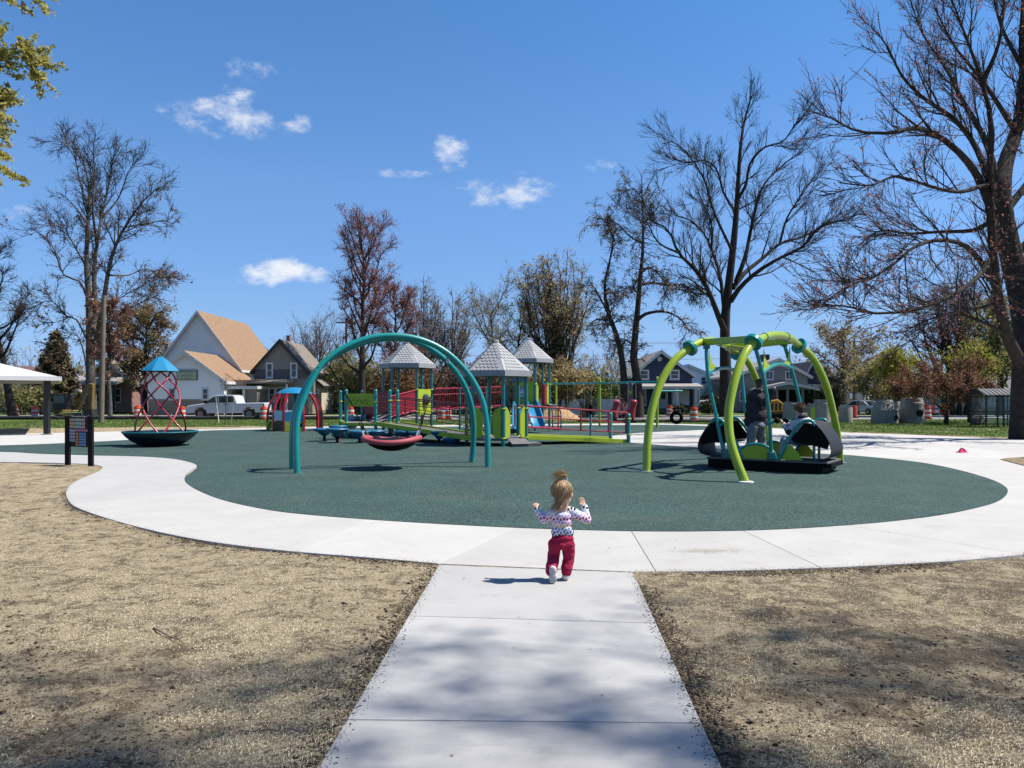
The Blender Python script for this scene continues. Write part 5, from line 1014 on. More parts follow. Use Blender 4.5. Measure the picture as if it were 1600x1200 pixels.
# half disc side panel
u0, v0 = 1.12, .03
for vv, nm in ((v0, 'side_panel'), (WD-.05, 'side_panel')):
    prof = [(math.cos(a)*.42, math.sin(a)*.32) for a in [math.pi*k/14 for k in range(15)]]
    mb = MB(); mb.frame_prism(pf(u0, vv, DZ+.002), ex, Vector((0, 0, 1)), ey, prof, .02); sp_ = mb.build(nm, p_limep, rk)
    mb = MB(); mb.tube([pf(u0, vv+.01, DZ+.002)+ex*(x_*1.03)+Vector((0, 0, z_*1.03)) for x_, z_ in prof], .03, 8); mb.build('rim_tube', p_teal, sp_, smooth=True)
# end seats: curved black sheets under teal bows
def endseat(u, sg):
    prof = [(.02, .85), (.17, .77), (.33, .57), (.44, .36), (.46, .20), (.38, .07), (.15, .02)]
    mb = MB(); C = spline([(p[0], 0, p[1]) for p in prof], 4); n = len(C)
    vs = []
    for v in (.08, WD-.12):
        for c in C: vs.append(pf(u+sg*c.x, v, DZ+c.z))
    for v in (.08, WD-.12):
        for i, c in enumerate(C): vs.append(pf(u+sg*(c.x-.016), v, DZ+c.z-.006))
    fs = [(i, i+1, n+i+1, n+i) for i in range(n-1)]+[(2*n+i, 3*n+i, 3*n+i+1, 2*n+i+1) for i in range(n-1)]
    fs += [(i, 2*n+i, 2*n+i+1, i+1) for i in range(n-1)]+[(n+i, n+i+1, 3*n+i+1, 3*n+i) for i in range(n-1)]+[(0, n, 3*n, 2*n), (n-1, 3*n-1, 4*n-1, 2*n-1)]
    mb.add(vs, fs); bk = mb.build('seat_back', p_sheet, rk, smooth=True)
    mb = MB()
    for v in (.10, WD-.14):
        for q in ((.05, .80), (.16, .70), (.10, .86)): mb.ball(pf(u+sg*(q[0]+.02), v, DZ+q[1]), .014, 6, 4)
    mb.build('bolt', p_white, bk)
    for v in (.05, WD-.09):
        C = spline([pf(u-sg*.62, v, DZ), pf(u-sg*.48, v, DZ+.28), pf(u-sg*.30, v, DZ+.62), pf(u-sg*.12, v, DZ+.83), pf(u+sg*.05, v, DZ+.86), pf(u+sg*.13, v, DZ+.78)], 5)
        mb = MB(); mb.tube(C, .036, 10); mb.build('seat_bow', p_teal, rk, smooth=True)
        mb = MB(); mb.frame_prism(pf(u, v+.012, DZ), ex*sg, Vector((0, 0, 1)), ey, [(-.60, .01), (-.12, .01), (-.20, .16), (-.36, .34), (-.47, .27)], .014); mb.build('side_plate', p_limep, rk)
    for v in (.085, WD-.125): mb = MB(); mb.frame_prism(pf(u, v, DZ), ex*sg, Vector((0, 0, 1)), ey, [(-.10, .80), (.03, .81), (.16, .73), (.31, .54), (.41, .36), (.38, .26), (.0, .36), (-.30, .38), (-.37, .46), (-.24, .62)], .012); mb.build('side_sheet', p_black, rk)
    mb = MB(); pbox(mb, *sorted((u-sg*.30, u+sg*.26)), .12, WD-.16, DZ+.33, DZ+.37); mb.build('bench_seat', p_sheet, rk)
    mb = MB(); pbox(mb, *sorted((u-sg*.02, u+sg*.03)), .5, .56, DZ, DZ+.33); pbox(mb, *sorted((u-sg*.02, u+sg*.03)), .95, 1.01, DZ, DZ+.33); mb.build('bench_bracket', p_teal, rk)
endseat(LN-.40, 1); endseat(.22, -1)
for a, b in ((W(1196, 664, 16.5), W(1214, 657, 16.4)), (W(1228, 657, 17.4), W(1243, 660, 17.6)), (W(1120, 667, 17.4), W(1137, 659, 17.2))):
    mb = MB(); mb.tube([a, b], .03, 8); hb = mb.build('handle_bar', p_teal, rk); mb = MB(); mb.ball(b if a[0] < 5.7 else a, .065, 12, 8); mb.build('grip', p_black, hb, smooth=True)
mb = MB(); q = Vector(W(1270, 648, 18.2)); mb.cbox(q, (.10, .03, .34)); mb.build('marker_plate', p_limep, rk)
# ---- cup spinner
scx, scd = X(251, 25.8), 25.8; sp = thing('cup_spinner', 'dark blue bowl spinner with red twisted tubes and blue cone hat', 'spinner', (scx, scd, 0))
mb = MB(); mb.lathe([(0, .02), (.58, .02), (.70, .06), (.90, .17), (1.06, .31), (1.18, .455), (1.18, .49), (1.12, .475), (.9, .33), (.5, .2), (0, .18)], 48, (scx, scd, 0)); bw = mb.build('bowl', p_dblue, sp, smooth=True)
mb = MB(); mb.tube([(scx+1.175*math.cos(a), scd+1.175*math.sin(a), .475) for a in [2*math.pi*k/48 for k in range(48)]], .022, 8, closed=True); mb.build('rim', p_dteal, bw, smooth=True)
mb = MB(); mb.lathe([(.28, 0), (.28, .05)], 20, (scx, scd, 0)); mb.build('pivot', p_black, sp)
n = 40; prof = [(.62, 2.50), (.60, 2.53), (.40, 2.73), (.20, 2.90), (.07, 2.985), (0, 3.0)]; mb = MB(); mb.lathe(prof, 8, (scx, scd, 0)); mb.lathe([(.0, 2.497), (.62, 2.497)], 8, (scx, scd, 0)); mb.build('hat', p_blue, sp, smooth=True, ang=20)
for k in range(3):
    a0 = R(-5.4)+k*2*math.pi/3
    for sg in (-1, 1):
        P = []
        for (z, r, tw) in [(.46, .86, 3.05), (.75, .77, 2.75), (1.1, .67, 2.35), (1.5, .61, 1.85), (1.9, .57, 1.25), (2.2, .48, .68), (2.5, .35, 0)]:
            a = a0+sg*tw; P.append((scx+math.cos(a)*r, scd+math.sin(a)*r, z))
        mb = MB(); mb.tube(spline(P, 5), .029, 10); mb.build('twisted_tube', p_red, sp, smooth=True)
# ---- dome playhouse
dcx, dcd = X(461, 37.8), 37.8; dm = thing('dome_playhouse', 'small play dome with red arched legs and blue cap beside the tan house', 'playhouse', (dcx, dcd, 0))
mb = MB(); mb.lathe([(.84, 1.80), (.86, 1.83), (.70, 1.97), (.45, 2.07), (.2, 2.12), (0, 2.13)], 24, (dcx, dcd, 0)); mb.lathe([(0, 1.797), (.84, 1.797)], 24, (dcx, dcd, 0)); mb.build('cap', p_blue, dm, smooth=True)
LA = [R(a) for a in (200, 236, 262, 304, 340, 20, 90, 140)]
for a in LA:
    P = [(dcx+math.cos(a)*r, dcd+math.sin(a)*r, z) for r, z in ((.80, 1.82), (1.02, 1.60), (1.20, 1.25), (1.29, .85), (1.30, .45), (1.30, 0))]
    mb = MB(); C = spline(P, 4); sd = Vector((-math.sin(a), math.cos(a), 0)); vs = []
    for i, c in enumerate(C):
        t0 = (C[min(i+1, len(C)-1)]-C[max(i-1, 0)]).normalized(); nn = sd.cross(t0)
        vs += [c+sd*.045+nn*.05, c-sd*.045+nn*.05, c-sd*.045-nn*.05, c+sd*.045-nn*.05]
    m = len(C); fs = [(i*4+k, i*4+(k+1) % 4, (i+1)*4+(k+1) % 4, (i+1)*4+k) for i in range(m-1) for k in range(4)]+[(0, 1, 2, 3), ((m-1)*4+3, (m-1)*4+2, (m-1)*4+1, (m-1)*4)]
    mb.add(vs, fs); mb.build('leg', p_red, dm)
def dpanel(a0, a1, z0, z1, mat, name, r=1.30):
    p, q = Vector((dcx+math.cos(a0)*r, dcd+math.sin(a0)*r, 0)), Vector((dcx+math.cos(a1)*r, dcd+math.sin(a1)*r, 0)); dr = (q-p).normalized(); nn = dr.cross(Vector((0, 0, 1)))
    mb = MB(); L_ = (q-p).length; mb.frame_prism(p+dr*.05, dr, Vector((0, 0, 1)), nn, [(0, z0), (L_-.1, z0), (L_-.1, z1-.06), (L_*.8, z1), (L_*.2, z1), (0, z1-.06)], .03); return mb.build(name, mat, dm), p, dr, nn, L_
o, p, dr, nn, L_ = dpanel(LA[2], LA[3], .02, .96, p_blue, 'picture_panel')
mb = MB(); mb.frame_prism(p+dr*.06+nn*.034, dr, Vector((0, 0, 1)), nn, [(0, .24), (L_-.12, .24), (L_-.12, .48), (L_*.5, .42), (0, .50)], .006); mb.build('painted_field', M('painted olive', (.40, .40, .06), .6), o)
mb = MB(); mb.frame_prism(p+dr*.06+nn*.042, dr, Vector((0, 0, 1)), nn, [(.3, .24), (L_-.14, .24), (L_-.14, .40), (L_*.7, .42), (.45, .36)], .006); mb.build('painted_train', p_black, o)
mb = MB(); mb.frame_prism(p+dr*.06+nn*.034, dr, Vector((0, 0, 1)), nn, [(0, .03), (L_-.12, .03), (L_-.12, .22), (0, .22)], .006); mb.build('painted_base', p_limep, o)
dpanel(LA[1], LA[2], .02, .52, M('dark olive panel', (.03, .045, .012), .5), 'low_panel'); dpanel(LA[1], LA[2], .54, 1.0, p_pale, 'window_panel')
dpanel(LA[4], LA[5], .02, .98, p_black, 'dark_panel'); dpanel(LA[6], LA[7], .02, .98, p_pale, 'rear_panel')
mb = MB(); q = Vector((dcx-1.30, dcd-.50, 0)); mb.frame_prism(q, (1, 0, 0), (0, 0, 1), (0, -1, 0), [(.05, .05), (.22, .02), (.38, .18), (.36, .42), (.20, .50), (.06, .40)], .03); lf_ = mb.build('leaf_panel', p_limep, dm)
mb = MB(); mb.beam(q+Vector((.10, -.04, .06)), q+Vector((.30, -.04, .48)), .012, .045); mb.build('leaf_vein', p_black, lf_)
mb = MB(); mb.cyl((dcx, dcd, 0), (dcx, dcd, 1.79), .10, 12); mb.build('centre_post', p_dteal, dm, smooth=True)
# ---- picture communication board
bl, br = Vector(G(106, 725.5)+(0,)), Vector(G(142, 727.5)+(0,)); cb = thing('communication_board', 'black-framed picture board on two speckled posts at the path edge', 'sign', tuple((bl+br)/2))
m_speck = M('speckled black post', (.005, .005, .007), .6, .1, 4, spec=.2, dirt=((.25, .24, .25), 26, .64))
bx_ = (br-bl).normalized(); bn = Vector((bx_.y, -bx_.x, 0)); BW = (br-bl).length
for p in (bl, br): mb = MB(); mb.beam(p+Vector((0, 0, -.05)), p+Vector((0, 0, 1.17)), .11, .09, up=(0, 1, 0)); mb.build('post', m_speck, cb, bevel=.01)
mb = MB(); mb.frame_prism(bl+bx_*.05+Vector((0, 0, .43)), bx_, (0, 0, 1), bn*-1, [(0, 0), (BW-.1, 0), (BW-.1, .72), (BW*.8, .78), (BW*.2, .78), (0, .72)], .03); bo = mb.build('board', M('board black', (.005, .005, .008), .6, spec=.2), cb)
tiles = {'tan tiles': (.50, .33, .20), 'sage tiles': (.30, .42, .38), 'pink tiles': (.52, .30, .33), 'grey blue tiles': (.28, .36, .46), 'orange tiles': (.50, .20, .07), 'blue tiles': (.10, .25, .50), 'magenta tiles': (.50, .15, .32)}
def grid(nm, u0, u1, v0, v1, nu, nv):
    w_, h_ = (u1-u0)/nu, (v1-v0)/nv
    for i in range(nu):
        for j in range(nv):
            mb = MB(); mb.frame_prism(bl+bx_*(.05+u0+w_*i+w_*.09)+bn*.002+Vector((0, 0, .43+v0+h_*j+h_*.10)), bx_, (0, 0, 1), bn, [(0, 0), (w_*.82, 0), (w_*.82, h_*.8), (0, h_*.8)], .004)
            c = tiles[nm]; o = mb.build('tile', M(nm, c, .5, .15, 60), bo)
U = BW-.1
for nm, u0, u1, v0, v1, nu, nv in [('tan tiles', .02, .26, .44, .69, 3, 3), ('sage tiles', .27, .62, .44, .69, 4, 3), ('pink tiles', .63, .80, .44, .69, 2, 3), ('grey blue tiles', .02, .30, .12, .43, 4, 4), ('magenta tiles', .31, .92, .365, .43, 7, 1), ('orange tiles', .33, .47, .02, .35, 2, 5), ('blue tiles', .50, .84, .02, .35, 5, 5)]:
    grid(nm, u0*U, u1*U, v0, v1, nu, nv)
text('Communication Board', .062, bl+bx_*(BW/2)+bn*.004+Vector((0, 0, .43+.735)), p_white, bo, rot=(R(90), 0, math.atan2(bx_.y, bx_.x)))
# ---- big play structure
ps = thing('play_structure', 'big accessible play structure with three grey shingled hexagon roofs, teal posts and red ramps', 'playground', (-.5, 26.3, 0))
def post(x, y, z0, z1, r=.062, cap=True, mat=None):
    mb = MB(); mb.tube([(x, y, z0), (x, y, z1)], r, 14); o = mb.build('post', mat or p_dteal, ps, smooth=True)
    if cap: mb = MB(); mb.ball((x, y, z1), r*1.12, 12, 8); mb.build('cap', mat or p_teal, o, smooth=True)
    return o
def clamp(x, y, z, r=.075):
    mb = MB(); mb.lathe([(r, -.025), (r*1.15, 0), (r, .025)], 12, (x, y, z)); mb.ball((x+r*1.1, y-.02, z), .03, 6, 4); mb.build('clamp', p_limep, ps)
def hexpts(cx, cy, r, a0): return [(cx+math.cos(R(a0+60*k))*r, cy+math.sin(R(a0+60*k))*r) for k in range(6)]
def roof(cx, cy, ze, za, Ro, a0):
    H = hexpts(cx, cy, Ro, a0); mb = MB()
    for k in range(6):
        p, q = H[k], H[(k+1) % 6]; mb.add([(p[0], p[1], ze+.17), (q[0], q[1], ze+.17), (cx, cy, za)], [(0, 1, 2)])
    mb.add([(p[0], p[1], ze+.17) for p in H], [tuple(range(6))]); o = mb.build('roof', p_roof, ps)
    for k in range(6):
        p, q = Vector(H[k]+(0,)), Vector(H[(k+1) % 6]+(0,)); n_ = ((p+q)/2-Vector((cx, cy, 0))).normalized(); mb = MB(); mb.add([p+n_*.03+Vector((0, 0, ze)), q+n_*.03+Vector((0, 0, ze)), q+n_*.03+Vector((0, 0, ze+.19)), p+n_*.03+Vector((0, 0, ze+.19)), p-n_*.02+Vector((0, 0, ze)), q-n_*.02+Vector((0, 0, ze)), q-n_*.02+Vector((0, 0, ze+.19)), p-n_*.02+Vector((0, 0, ze+.19))], [(0, 1, 2, 3), (5, 4, 7, 6), (0, 4, 5, 1), (3, 2, 6, 7), (1, 5, 6, 2), (0, 3, 7, 4)]); mb.build('eave_board', p_roof, o)
    # scalloped shingles, real relief, joined into one part (about 7 px each)
    mb = MB(); rows = 10
    for k in range(6):
        p, q = Vector(H[k]+(ze+.17,)), Vector(H[(k+1) % 6]+(ze+.17,)); ap = Vector((cx, cy, za)); e = (q-p).normalized(); mid = (p+q)/2; sl = (ap-mid); n_ = e.cross(sl).normalized(); L0 = (q-p).length; sln = sl.normalized(); SL = sl.length; rh = SL/rows; w0 = L0/9
        for r_ in range(rows):
            base = mid+sl*(r_/rows); half = L0/2*(1-r_/rows); nn = int(2*half/w0+1); off = (r_ % 2)*.5
            for i in range(-nn, nn+1):
                cxx = (i+off)*w0
                if abs(cxx)+w0*.42 > half-rh*.25: continue
                c = base+e*cxx; pts = []
                for (u, v) in ((-.47, .95), (-.47, .42), (-.36, .14), (-.17, .0), (.17, .0), (.36, .14), (.47, .42), (.47, .95)): pts.append(c+e*(u*w0)+sln*(v*rh*1.12)+n_*(.004+.020*(1-v)))
                bot = [x_-n_*.016 for x_ in pts[:7]]
                b = len(mb.v); mb.add(pts, [tuple(range(8))]); mb.add([pts[i_] for i_ in range(1, 7)]+[pts[i_]-n_*.02 for i_ in range(1, 7)], [(i_, i_+6, i_+7, i_+1) for i_ in range(5)])
    so_ = mb.build('shingles', p_roof, o); so_['kind'] = 'stuff'
    mb = MB(); mb.lathe([(.11, -.06), (.08, .01), (0, .03)], 6, (cx, cy, za)); mb.build('roof_cap', p_roof, o)
    return o
def deck(poly, z, th=.09, mat=None):
    mb = MB(); mb.prism(poly, z-th, z, 'Z'); return mb.build('deck', mat or p_deck, ps)
def panel(p, q, z0, z1, mat, name='panel', shape='rect', th=.025, inset=.07):
    p, q = Vector((p[0], p[1], 0)), Vector((q[0], q[1], 0)); dr = (q-p).normalized(); n_ = dr.cross(Vector((0, 0, 1))); L_ = (q-p).length
    if shape == 'rect': po = [(inset, z0), (L_-inset, z0), (L_-inset, z1), (inset, z1)]
    elif shape == 'round': r = min(.16, (L_-2*inset)*.4); po = [(inset, z0+.1), (inset+.05, z0), (L_-inset-.05, z0), (L_-inset, z0+.1), (L_-inset, z1-r), (L_-inset-r*.3, z1-r*.3), (L_-inset-r, z1), (inset+r, z1), (inset+r*.3, z1-r*.3), (inset, z1-r)]
    mb = MB(); mb.frame_prism(p, dr, (0, 0, 1), n_, po, th); return mb.build(name, mat, ps, bevel=.006)
def entry(p, q, z0, z1, mat, w=.30):
    p, q = Vector((p[0], p[1], 0)), Vector((q[0], q[1], 0)); dr = (q-p).normalized(); n_ = dr.cross(Vector((0, 0, 1)))
    for o, s_ in ((p, 1), (q, -1)):
        po = [(.07, z0), (w*.75, z0), (w, z0+.15), (w, z1-.28), (w*.7, z1-.1), (.10, z1), (.07, z1)]
        mb = MB(); mb.frame_prism(o, dr*s_, (0, 0, 1), n_, po, .028); en = mb.build('entry_panel', mat, ps, bevel=.006)
# front pavilion
fx, fd = X(775, 26.3), 26.3; A0 = 164
roof(fx, fd, 2.33, 3.58, 1.24, A0)
FP = hexpts(fx, fd, 1.06, A0); fz = .27
for (x_, y_) in FP: post(x_, y_, -.05, 2.36, .066, False); clamp(x_, y_, fz); clamp(x_, y_, 1.25)
deck(hexpts(fx, fd, 1.04, A0), fz)
p_dlime = p_limep
entry(FP[2], FP[3], fz, 1.32, p_limep); entry(FP[1], FP[2], fz, 1.32, p_limep, .36); entry(FP[0], FP[1], fz, 1.32, p_limep, .30)
mb = MB(); s0 = Vector(W(806, 690, 25.6)); mb.cbox((.42, 25.62, .06), (.95, .75, .12), rz=.25); mb.build('step', p_deck, ps, bevel=.01)
mb = MB(); mb.add([(fx+.45, 25.45, fz-.01), (fx+1.0, 25.62, fz-.01), (fx+1.15, 25.2, .10), (fx+.55, 25.05, .10)], [(0, 1, 2, 3)]); mb.build('transfer_step', p_deck, ps)
# right ramp
ra, rb_ = Vector((fx+1.02, 26.02, fz)), Vector((X(981, 27.45), 27.45, .02)); rc, rd = Vector((fx+.62, 27.35, fz)), Vector((X(954, 29.3), 29.3, .02))
mb = MB(); mb.add([ra, rb_, rd, rc], [(0, 1, 2, 3)]); mb.add([v-Vector((0, 0, .05)) for v in (ra, rb_, rd, rc)], [(3, 2, 1, 0)]); mb.build('ramp', p_deck, ps)
for a, b in ((ra, rb_), (rc, rd)):
    mb = MB(); mb.beam(a+Vector((0, 0, .0)), b+Vector((0, 0, .03)), .05, .15); kb = mb.build('ramp_kerb', p_limep, ps, bevel=.008)
    n_ = Vector(((b-a).y, -(b-a).x, 0)).normalized(); mb = MB()
    for i in range(12): mb.ball(a+(b-a)*((i+.5)/12)+n_*.026+Vector((0, 0, -.03)), .013, 6, 4)
    mb.build('bolt', p_white, kb)
post(rb_.x+.02, rb_.y-.02, -.05, .98, .07, mat=p_teal); post(rd.x, rd.y, -.05, .98, .07, mat=p_teal); clamp(rb_.x+.02, rb_.y-.02, .86); clamp(rb_.x+.02, rb_.y-.02, .3)
def rails(a, b, hs, r, mat, posts, name='railing', pr=.028):
    a, b = Vector(a), Vector(b)
    for h in hs: mb = MB(); mb.tube([a+Vector((0, 0, h)), b+Vector((0, 0, h))], r if h != max(hs) else r*1.35, 8); o = mb.build('rail', mat, ps, smooth=True)
    for t_ in posts: p = a+(b-a)*t_; mb = MB(); mb.tube([p+Vector((0, 0, min(hs))), p+Vector((0, 0, max(hs)))], pr, 8); mb.build('rail_post', mat, ps, smooth=True)
rails(ra+Vector((.05, 0, 0)), rb_, (.34, .70, 1.06), .022, p_red, (.0, .52, .80, .98), pr=.034)
rails(rc, rc+(rd-rc)*.45, (.34, .70, 1.06), .022, p_red, (.02, .98), pr=.03)
# left pavilion and ramps
lx, ld = X(636.5, 33.6), 33.6; lz = 1.02; LA0 = 172
roof(lx, ld, 2.90, 4.06, 1.22, LA0+8)
LP = hexpts(lx, ld, 1.05, LA0+8)
for (x_, y_) in LP: post(x_, y_, -.05, 2.93, .06, False); clamp(x_, y_, lz); clamp(x_, y_, lz+.95)
deck(hexpts(lx, ld, 1.03, LA0+8), lz)
pb_ = panel(LP[2], LP[3], lz-.12, lz+.96, p_limep, 'bubble_panel')
pm = (Vector(LP[2]+(0,))+Vector(LP[3]+(0,)))/2; n_ = Vector((LP[3][1]-LP[2][1], -(LP[3][0]-LP[2][0]), 0)).normalized()
mb = MB(); mb.ball(pm+n_*.02+Vector((0, 0, lz+.52)), .25, 20, 12, sc=(1, .6, 1)); mb.build('bubble_window', Mglass('smoked bubble', (.05, .06, .07), .04), pb_, smooth=True)
# left platform (z .62)
pz = .62; PL = [(X(541, 30.3), 30.3), (X(587, 29.9), 29.9), (X(566, 33.4), 33.4), (X(532, 33.6), 33.6)]
deck(PL, pz, .05)
for i, (x_, y_) in enumerate(PL): post(x_, y_, -.05, 1.87, .066, mat=p_teal); clamp(x_, y_, pz); clamp(x_, y_, 1.45)
for i in (0, 3): p, q = Vector(PL[i]+(pz-.06,)), Vector(PL[(i+1) % 4]+(pz-.06,)); mb = MB(); mb.beam(p, q, .05, .13); mb.build('deck_beam', p_limep, ps)
mp = panel(PL[0], PL[1], 1.27, 1.76, p_limep, 'music_panel', inset=.0)
p, q = Vector(PL[0]+(0,)), Vector(PL[1]+(0,)); dr = (q-p).normalized(); n_ = dr.cross(Vector((0, 0, 1)))
mb = MB()
for k in range(9):                                                       # raised note motifs and bolts on the music panel
    c = p+dr*(.14+.10*k)+n_*.028+Vector((0, 0, 1.38+.22*rnd.random())); mb.ball(c, .022, 8, 5, sc=(1.3, .4, 1)); mb.beam(c+dr*.02, c+dr*.02+Vector((0, 0, .11)), .008, .01, up=(0, 1, 0))
mn = mb.build('note_motifs', p_black, mp); mn['kind'] = 'stuff'
mb = MB()
for (u_, v_) in ((.05, 1.6), (.16, 1.48), (.55, 1.6), (.62, 1.50), (.78, 1.67), (.92, 1.58), (.36, 1.42)): mb.ball(p+dr*u_*(q-p).length+n_*.03+Vector((0, 0, v_)), .013, 6, 4)
mb.build('bolt', p_white, mp)
mb = MB(); p3 = Vector(PL[3]+(0,)); p0 = Vector(PL[0]+(0,)); mb.frame_prism(p0+(p3-p0)*.08, (p3-p0).normalized(), (0, 0, 1), (1, 0, 0), [(.1, 1.25), (.5, 1.25), (.5, 1.78), (.1, 1.78)], .03); mb.build('side_panel', p_limep, ps)
# ramp A from front pavilion up to the left platform
a0, a1 = Vector((FP[0][0]-.05, FP[0][1]-.05, fz)), Vector(PL[1]+(pz,)); b0_, b1_ = Vector((FP[5][0]-.2, FP[5][1]+.1, fz)), Vector((X(609, 31.8), 32.0, pz))
a0 = Vector((FP[1][0]-.02, FP[1][1]+.05, fz))
mb = MB(); mb.add([a0, a1, b1_, b0_], [(0, 1, 2, 3)]); mb.add([v-Vector((0, 0, .06)) for v in (a0, a1, b1_, b0_)], [(3, 2, 1, 0)]); mb.build('ramp', p_deck, ps)
for a, b in ((a0, a1), (b0_, b1_)): mb = MB(); mb.beam(a+Vector((0, 0, -.02)), b+Vector((0, 0, -.02)), .05, .17); mb.build('ramp_kerb', p_limep, ps, bevel=.008)
p_rail = M('maroon rail', (.11, .018, .022), .4, .1, 3)
for (a, b) in ((a0, a1), (b0_, b1_)): rails(a, b, (.38, .62, .86, 1.05), .016, p_rail, (.02, .33, .66), pr=.022)
for px, dd_ in ((609, 30.9), (621, 31.0)): post(X(px, dd_), dd_, -.05, 1.87, .066, mat=p_teal); clamp(X(px, dd_), dd_, pz); clamp(X(px, dd_), dd_, 1.5)
# ramp B from left platform to left pavilion, red barriers
c0, c1_ = Vector((X(590, 31.2), 31.2, pz)), Vector(LP[2]+(lz,)); e0, e1 = Vector((X(568, 33.4), 33.4, pz)), Vector((LP[1][0], LP[1][1], lz))
mb = MB(); mb.add([c0, c1_, e1, e0], [(0, 1, 2, 3)]); mb.add([v-Vector((0, 0, .06)) for v in (c0, c1_, e1, e0)], [(3, 2, 1, 0)]); mb.build('ramp', M('violet grey deck', (.145, .12, .138), .8, .1, 5, .3, 150), ps)
def barrier(a, b, h0, h1, n, mat=p_red, r=.011, solid=False):
    a, b = Vector(a), Vector(b)
    up = Vector((0, 0, 1)); mb = MB(); mb.tube([a+up*h1, b+up*h1], .034, 8); mb.tube([a+up*h0, b+up*h0], .034, 8); o = mb.build('barrier', mat, ps, smooth=True)
    mb = MB()
    for i in range(n): p = a+(b-a)*((i+.5)/n); mb.tube([p+up*h0, p+up*h1], r, 5, cap=False)
    if not solid: mb.tube([a+up*(h0+(h1-h0)*.72), b+up*(h0+(h1-h0)*.72)], .02, 6)
    s_ = mb.build('balusters', mat, o); s_['kind'] = 'stuff'
    if solid:
        mb = MB(); d_ = (b-a); nn = Vector((-d_.y, d_.x, 0)).normalized()*.012
        mb.add([a+up*h0+nn, b+up*h0+nn, b+up*h1+nn, a+up*h1+nn, a+up*h0-nn*.2, b+up*h0-nn*.2, b+up*h1-nn*.2, a+up*h1-nn*.2], [(0, 1, 2, 3), (7, 6, 5, 4), (0, 4, 5, 1), (3, 2, 6, 7), (1, 5, 6, 2), (0, 3, 7, 4)]); mb.build('barrier_sheet', mat, o)
    return o
barrier(e0, e1, .06, .92, 24, solid=True); barrier(c0+(c1_-c0)*.30, c1_, .06, .92, 16, solid=True)
# ramp C behind, left pavilion to rear tower
tx, td = X(826, 38.6), 38.6; tz = 1.28; TA0 = 166
c0, c1_ = Vector((LP[3][0], LP[3][1], lz)), Vector((X(792, 37.6), 37.6, tz-.1)); e0, e1 = Vector((LP[4][0]+.2, LP[4][1]+.5, lz)), Vector((X(792, 39.4), 39.4, tz-.1))
mb = MB(); mb.add([c0, c1_, e1, e0], [(0, 1, 2, 3)]); mb.add([v-Vector((0, 0, .07)) for v in (c0, c1_, e1, e0)], [(3, 2, 1, 0)]); mb.build('ramp', p_deck, ps)
for (a, b) in ((c0, c1_), (e0, e1)):
    for i in range(3): barrier(a+(b-a)*(i/3+.006), a+(b-a)*((i+1)/3-.006), .06, .98, 11, r=.009)
for t_ in (.0, .35, .7, 1): p = c0+(c1_-c0)*t_; post(p.x, p.y, -.05, p.z+1.02, .05, False, mat=p_dteal)
# rear tower
roof(tx, td, 3.36, 4.60, 1.24, TA0)
TP = hexpts(tx, td, 1.06, TA0)
for (x_, y_) in TP: post(x_, y_, -.05, 3.38, .062, False); clamp(x_, y_, tz); clamp(x_, y_, tz+1.0)
deck(hexpts(tx, td, 1.04, TA0), tz)
entry(TP[2], TP[3], tz, tz+1.1, p_limep, .22)
mb = MB(); mb.tube([(TP[2][0]+.45, TP[2][1]+.5, tz), (TP[2][0]+.45, TP[2][1]+.5, tz+1.0)], .13, 12); mb.build('drum_spinner', p_red, ps, smooth=True)
bp_ = panel(TP[1], TP[2], tz+.02, tz+1.12, p_limep, 'ball_panel')
pm = Vector(TP[1]+(0,))*.55+Vector(TP[2]+(0,))*.45; n_ = Vector((TP[2][1]-TP[1][1], -(TP[2][0]-TP[1][0]), 0)).normalized()
mb = MB(); mb.ball(pm+n_*.03+Vector((0, 0, tz+.58)), .30, 20, 12, sc=(1, .5, 1)); mb.build('bubble_window', M('silver dome', (.45, .46, .48), .12, .1, 3, metal=.6), bp_, smooth=True)
mb = MB(); mb.beam((TP[1][0]-.1, TP[1][1]-.05, tz+1.22), (TP[2][0]-.5, TP[2][1]-.05, tz+1.22), .08, .10); mb.build('blue_bar', p_blue, ps)
# blue double slide from the rear tower towards the camera
def slide(pts, w, name, h=.16):
    C = spline(pts, 6); mb = MB(); vs = []; n = len(C)
    for i, c in enumerate(C):
        t0 = (C[min(i+1, n-1)]-C[max(i-1, 0)]); sd = Vector((t0.y, -t0.x, 0)).normalized(); up = sd.cross(t0.normalized()); up = up if up.z > 0 else -up
        for (u, v) in ((-.5, h), (-.44, h), (-.36, .03), (-.2, 0), (.2, 0), (.36, .03), (.44, h), (.5, h), (.42, -.03), (-.42, -.03)): vs.append(c+sd*u*w+up*v)
    m = 10; mb.add(vs, [(i*m+k, i*m+(k+1) % m, (i+1)*m+(k+1) % m, (i+1)*m+k) for i in range(n-1) for k in range(m)]+[tuple(range(m-1, -1, -1)), tuple((n-1)*m+k for k in range(m))]); return mb.build(name, p_blue, ps, smooth=True)
slide([(X(815, 37.6), 37.6, tz), (X(814, 36.9), 36.9, tz-.05), (X(813, 36.0), 36.0, .75), (X(813, 35.0), 35.0, .30), (X(813, 34.2), 34.2, .22)], .75, 'slide')
slide([(X(828, 37.6), 37.6, tz), (X(829, 36.9), 36.9, tz-.05), (X(834, 36.2), 36.2, .85), (X(839, 35.6), 35.6, .35), (X(841, 35.0), 35.0, .24)], .65, 'slide', .24)
mb = MB(); mb.tube(spline([(X(765, 32), 32, .05), (X(766, 32), 32, .5), (X(773, 32.3), 32.3, .72), (X(779, 32.6), 32.6, .5), (X(780, 32.6), 32.6, .05)], 5), .18, 10); mb.build('crawl_arch', p_black, ps, smooth=True)
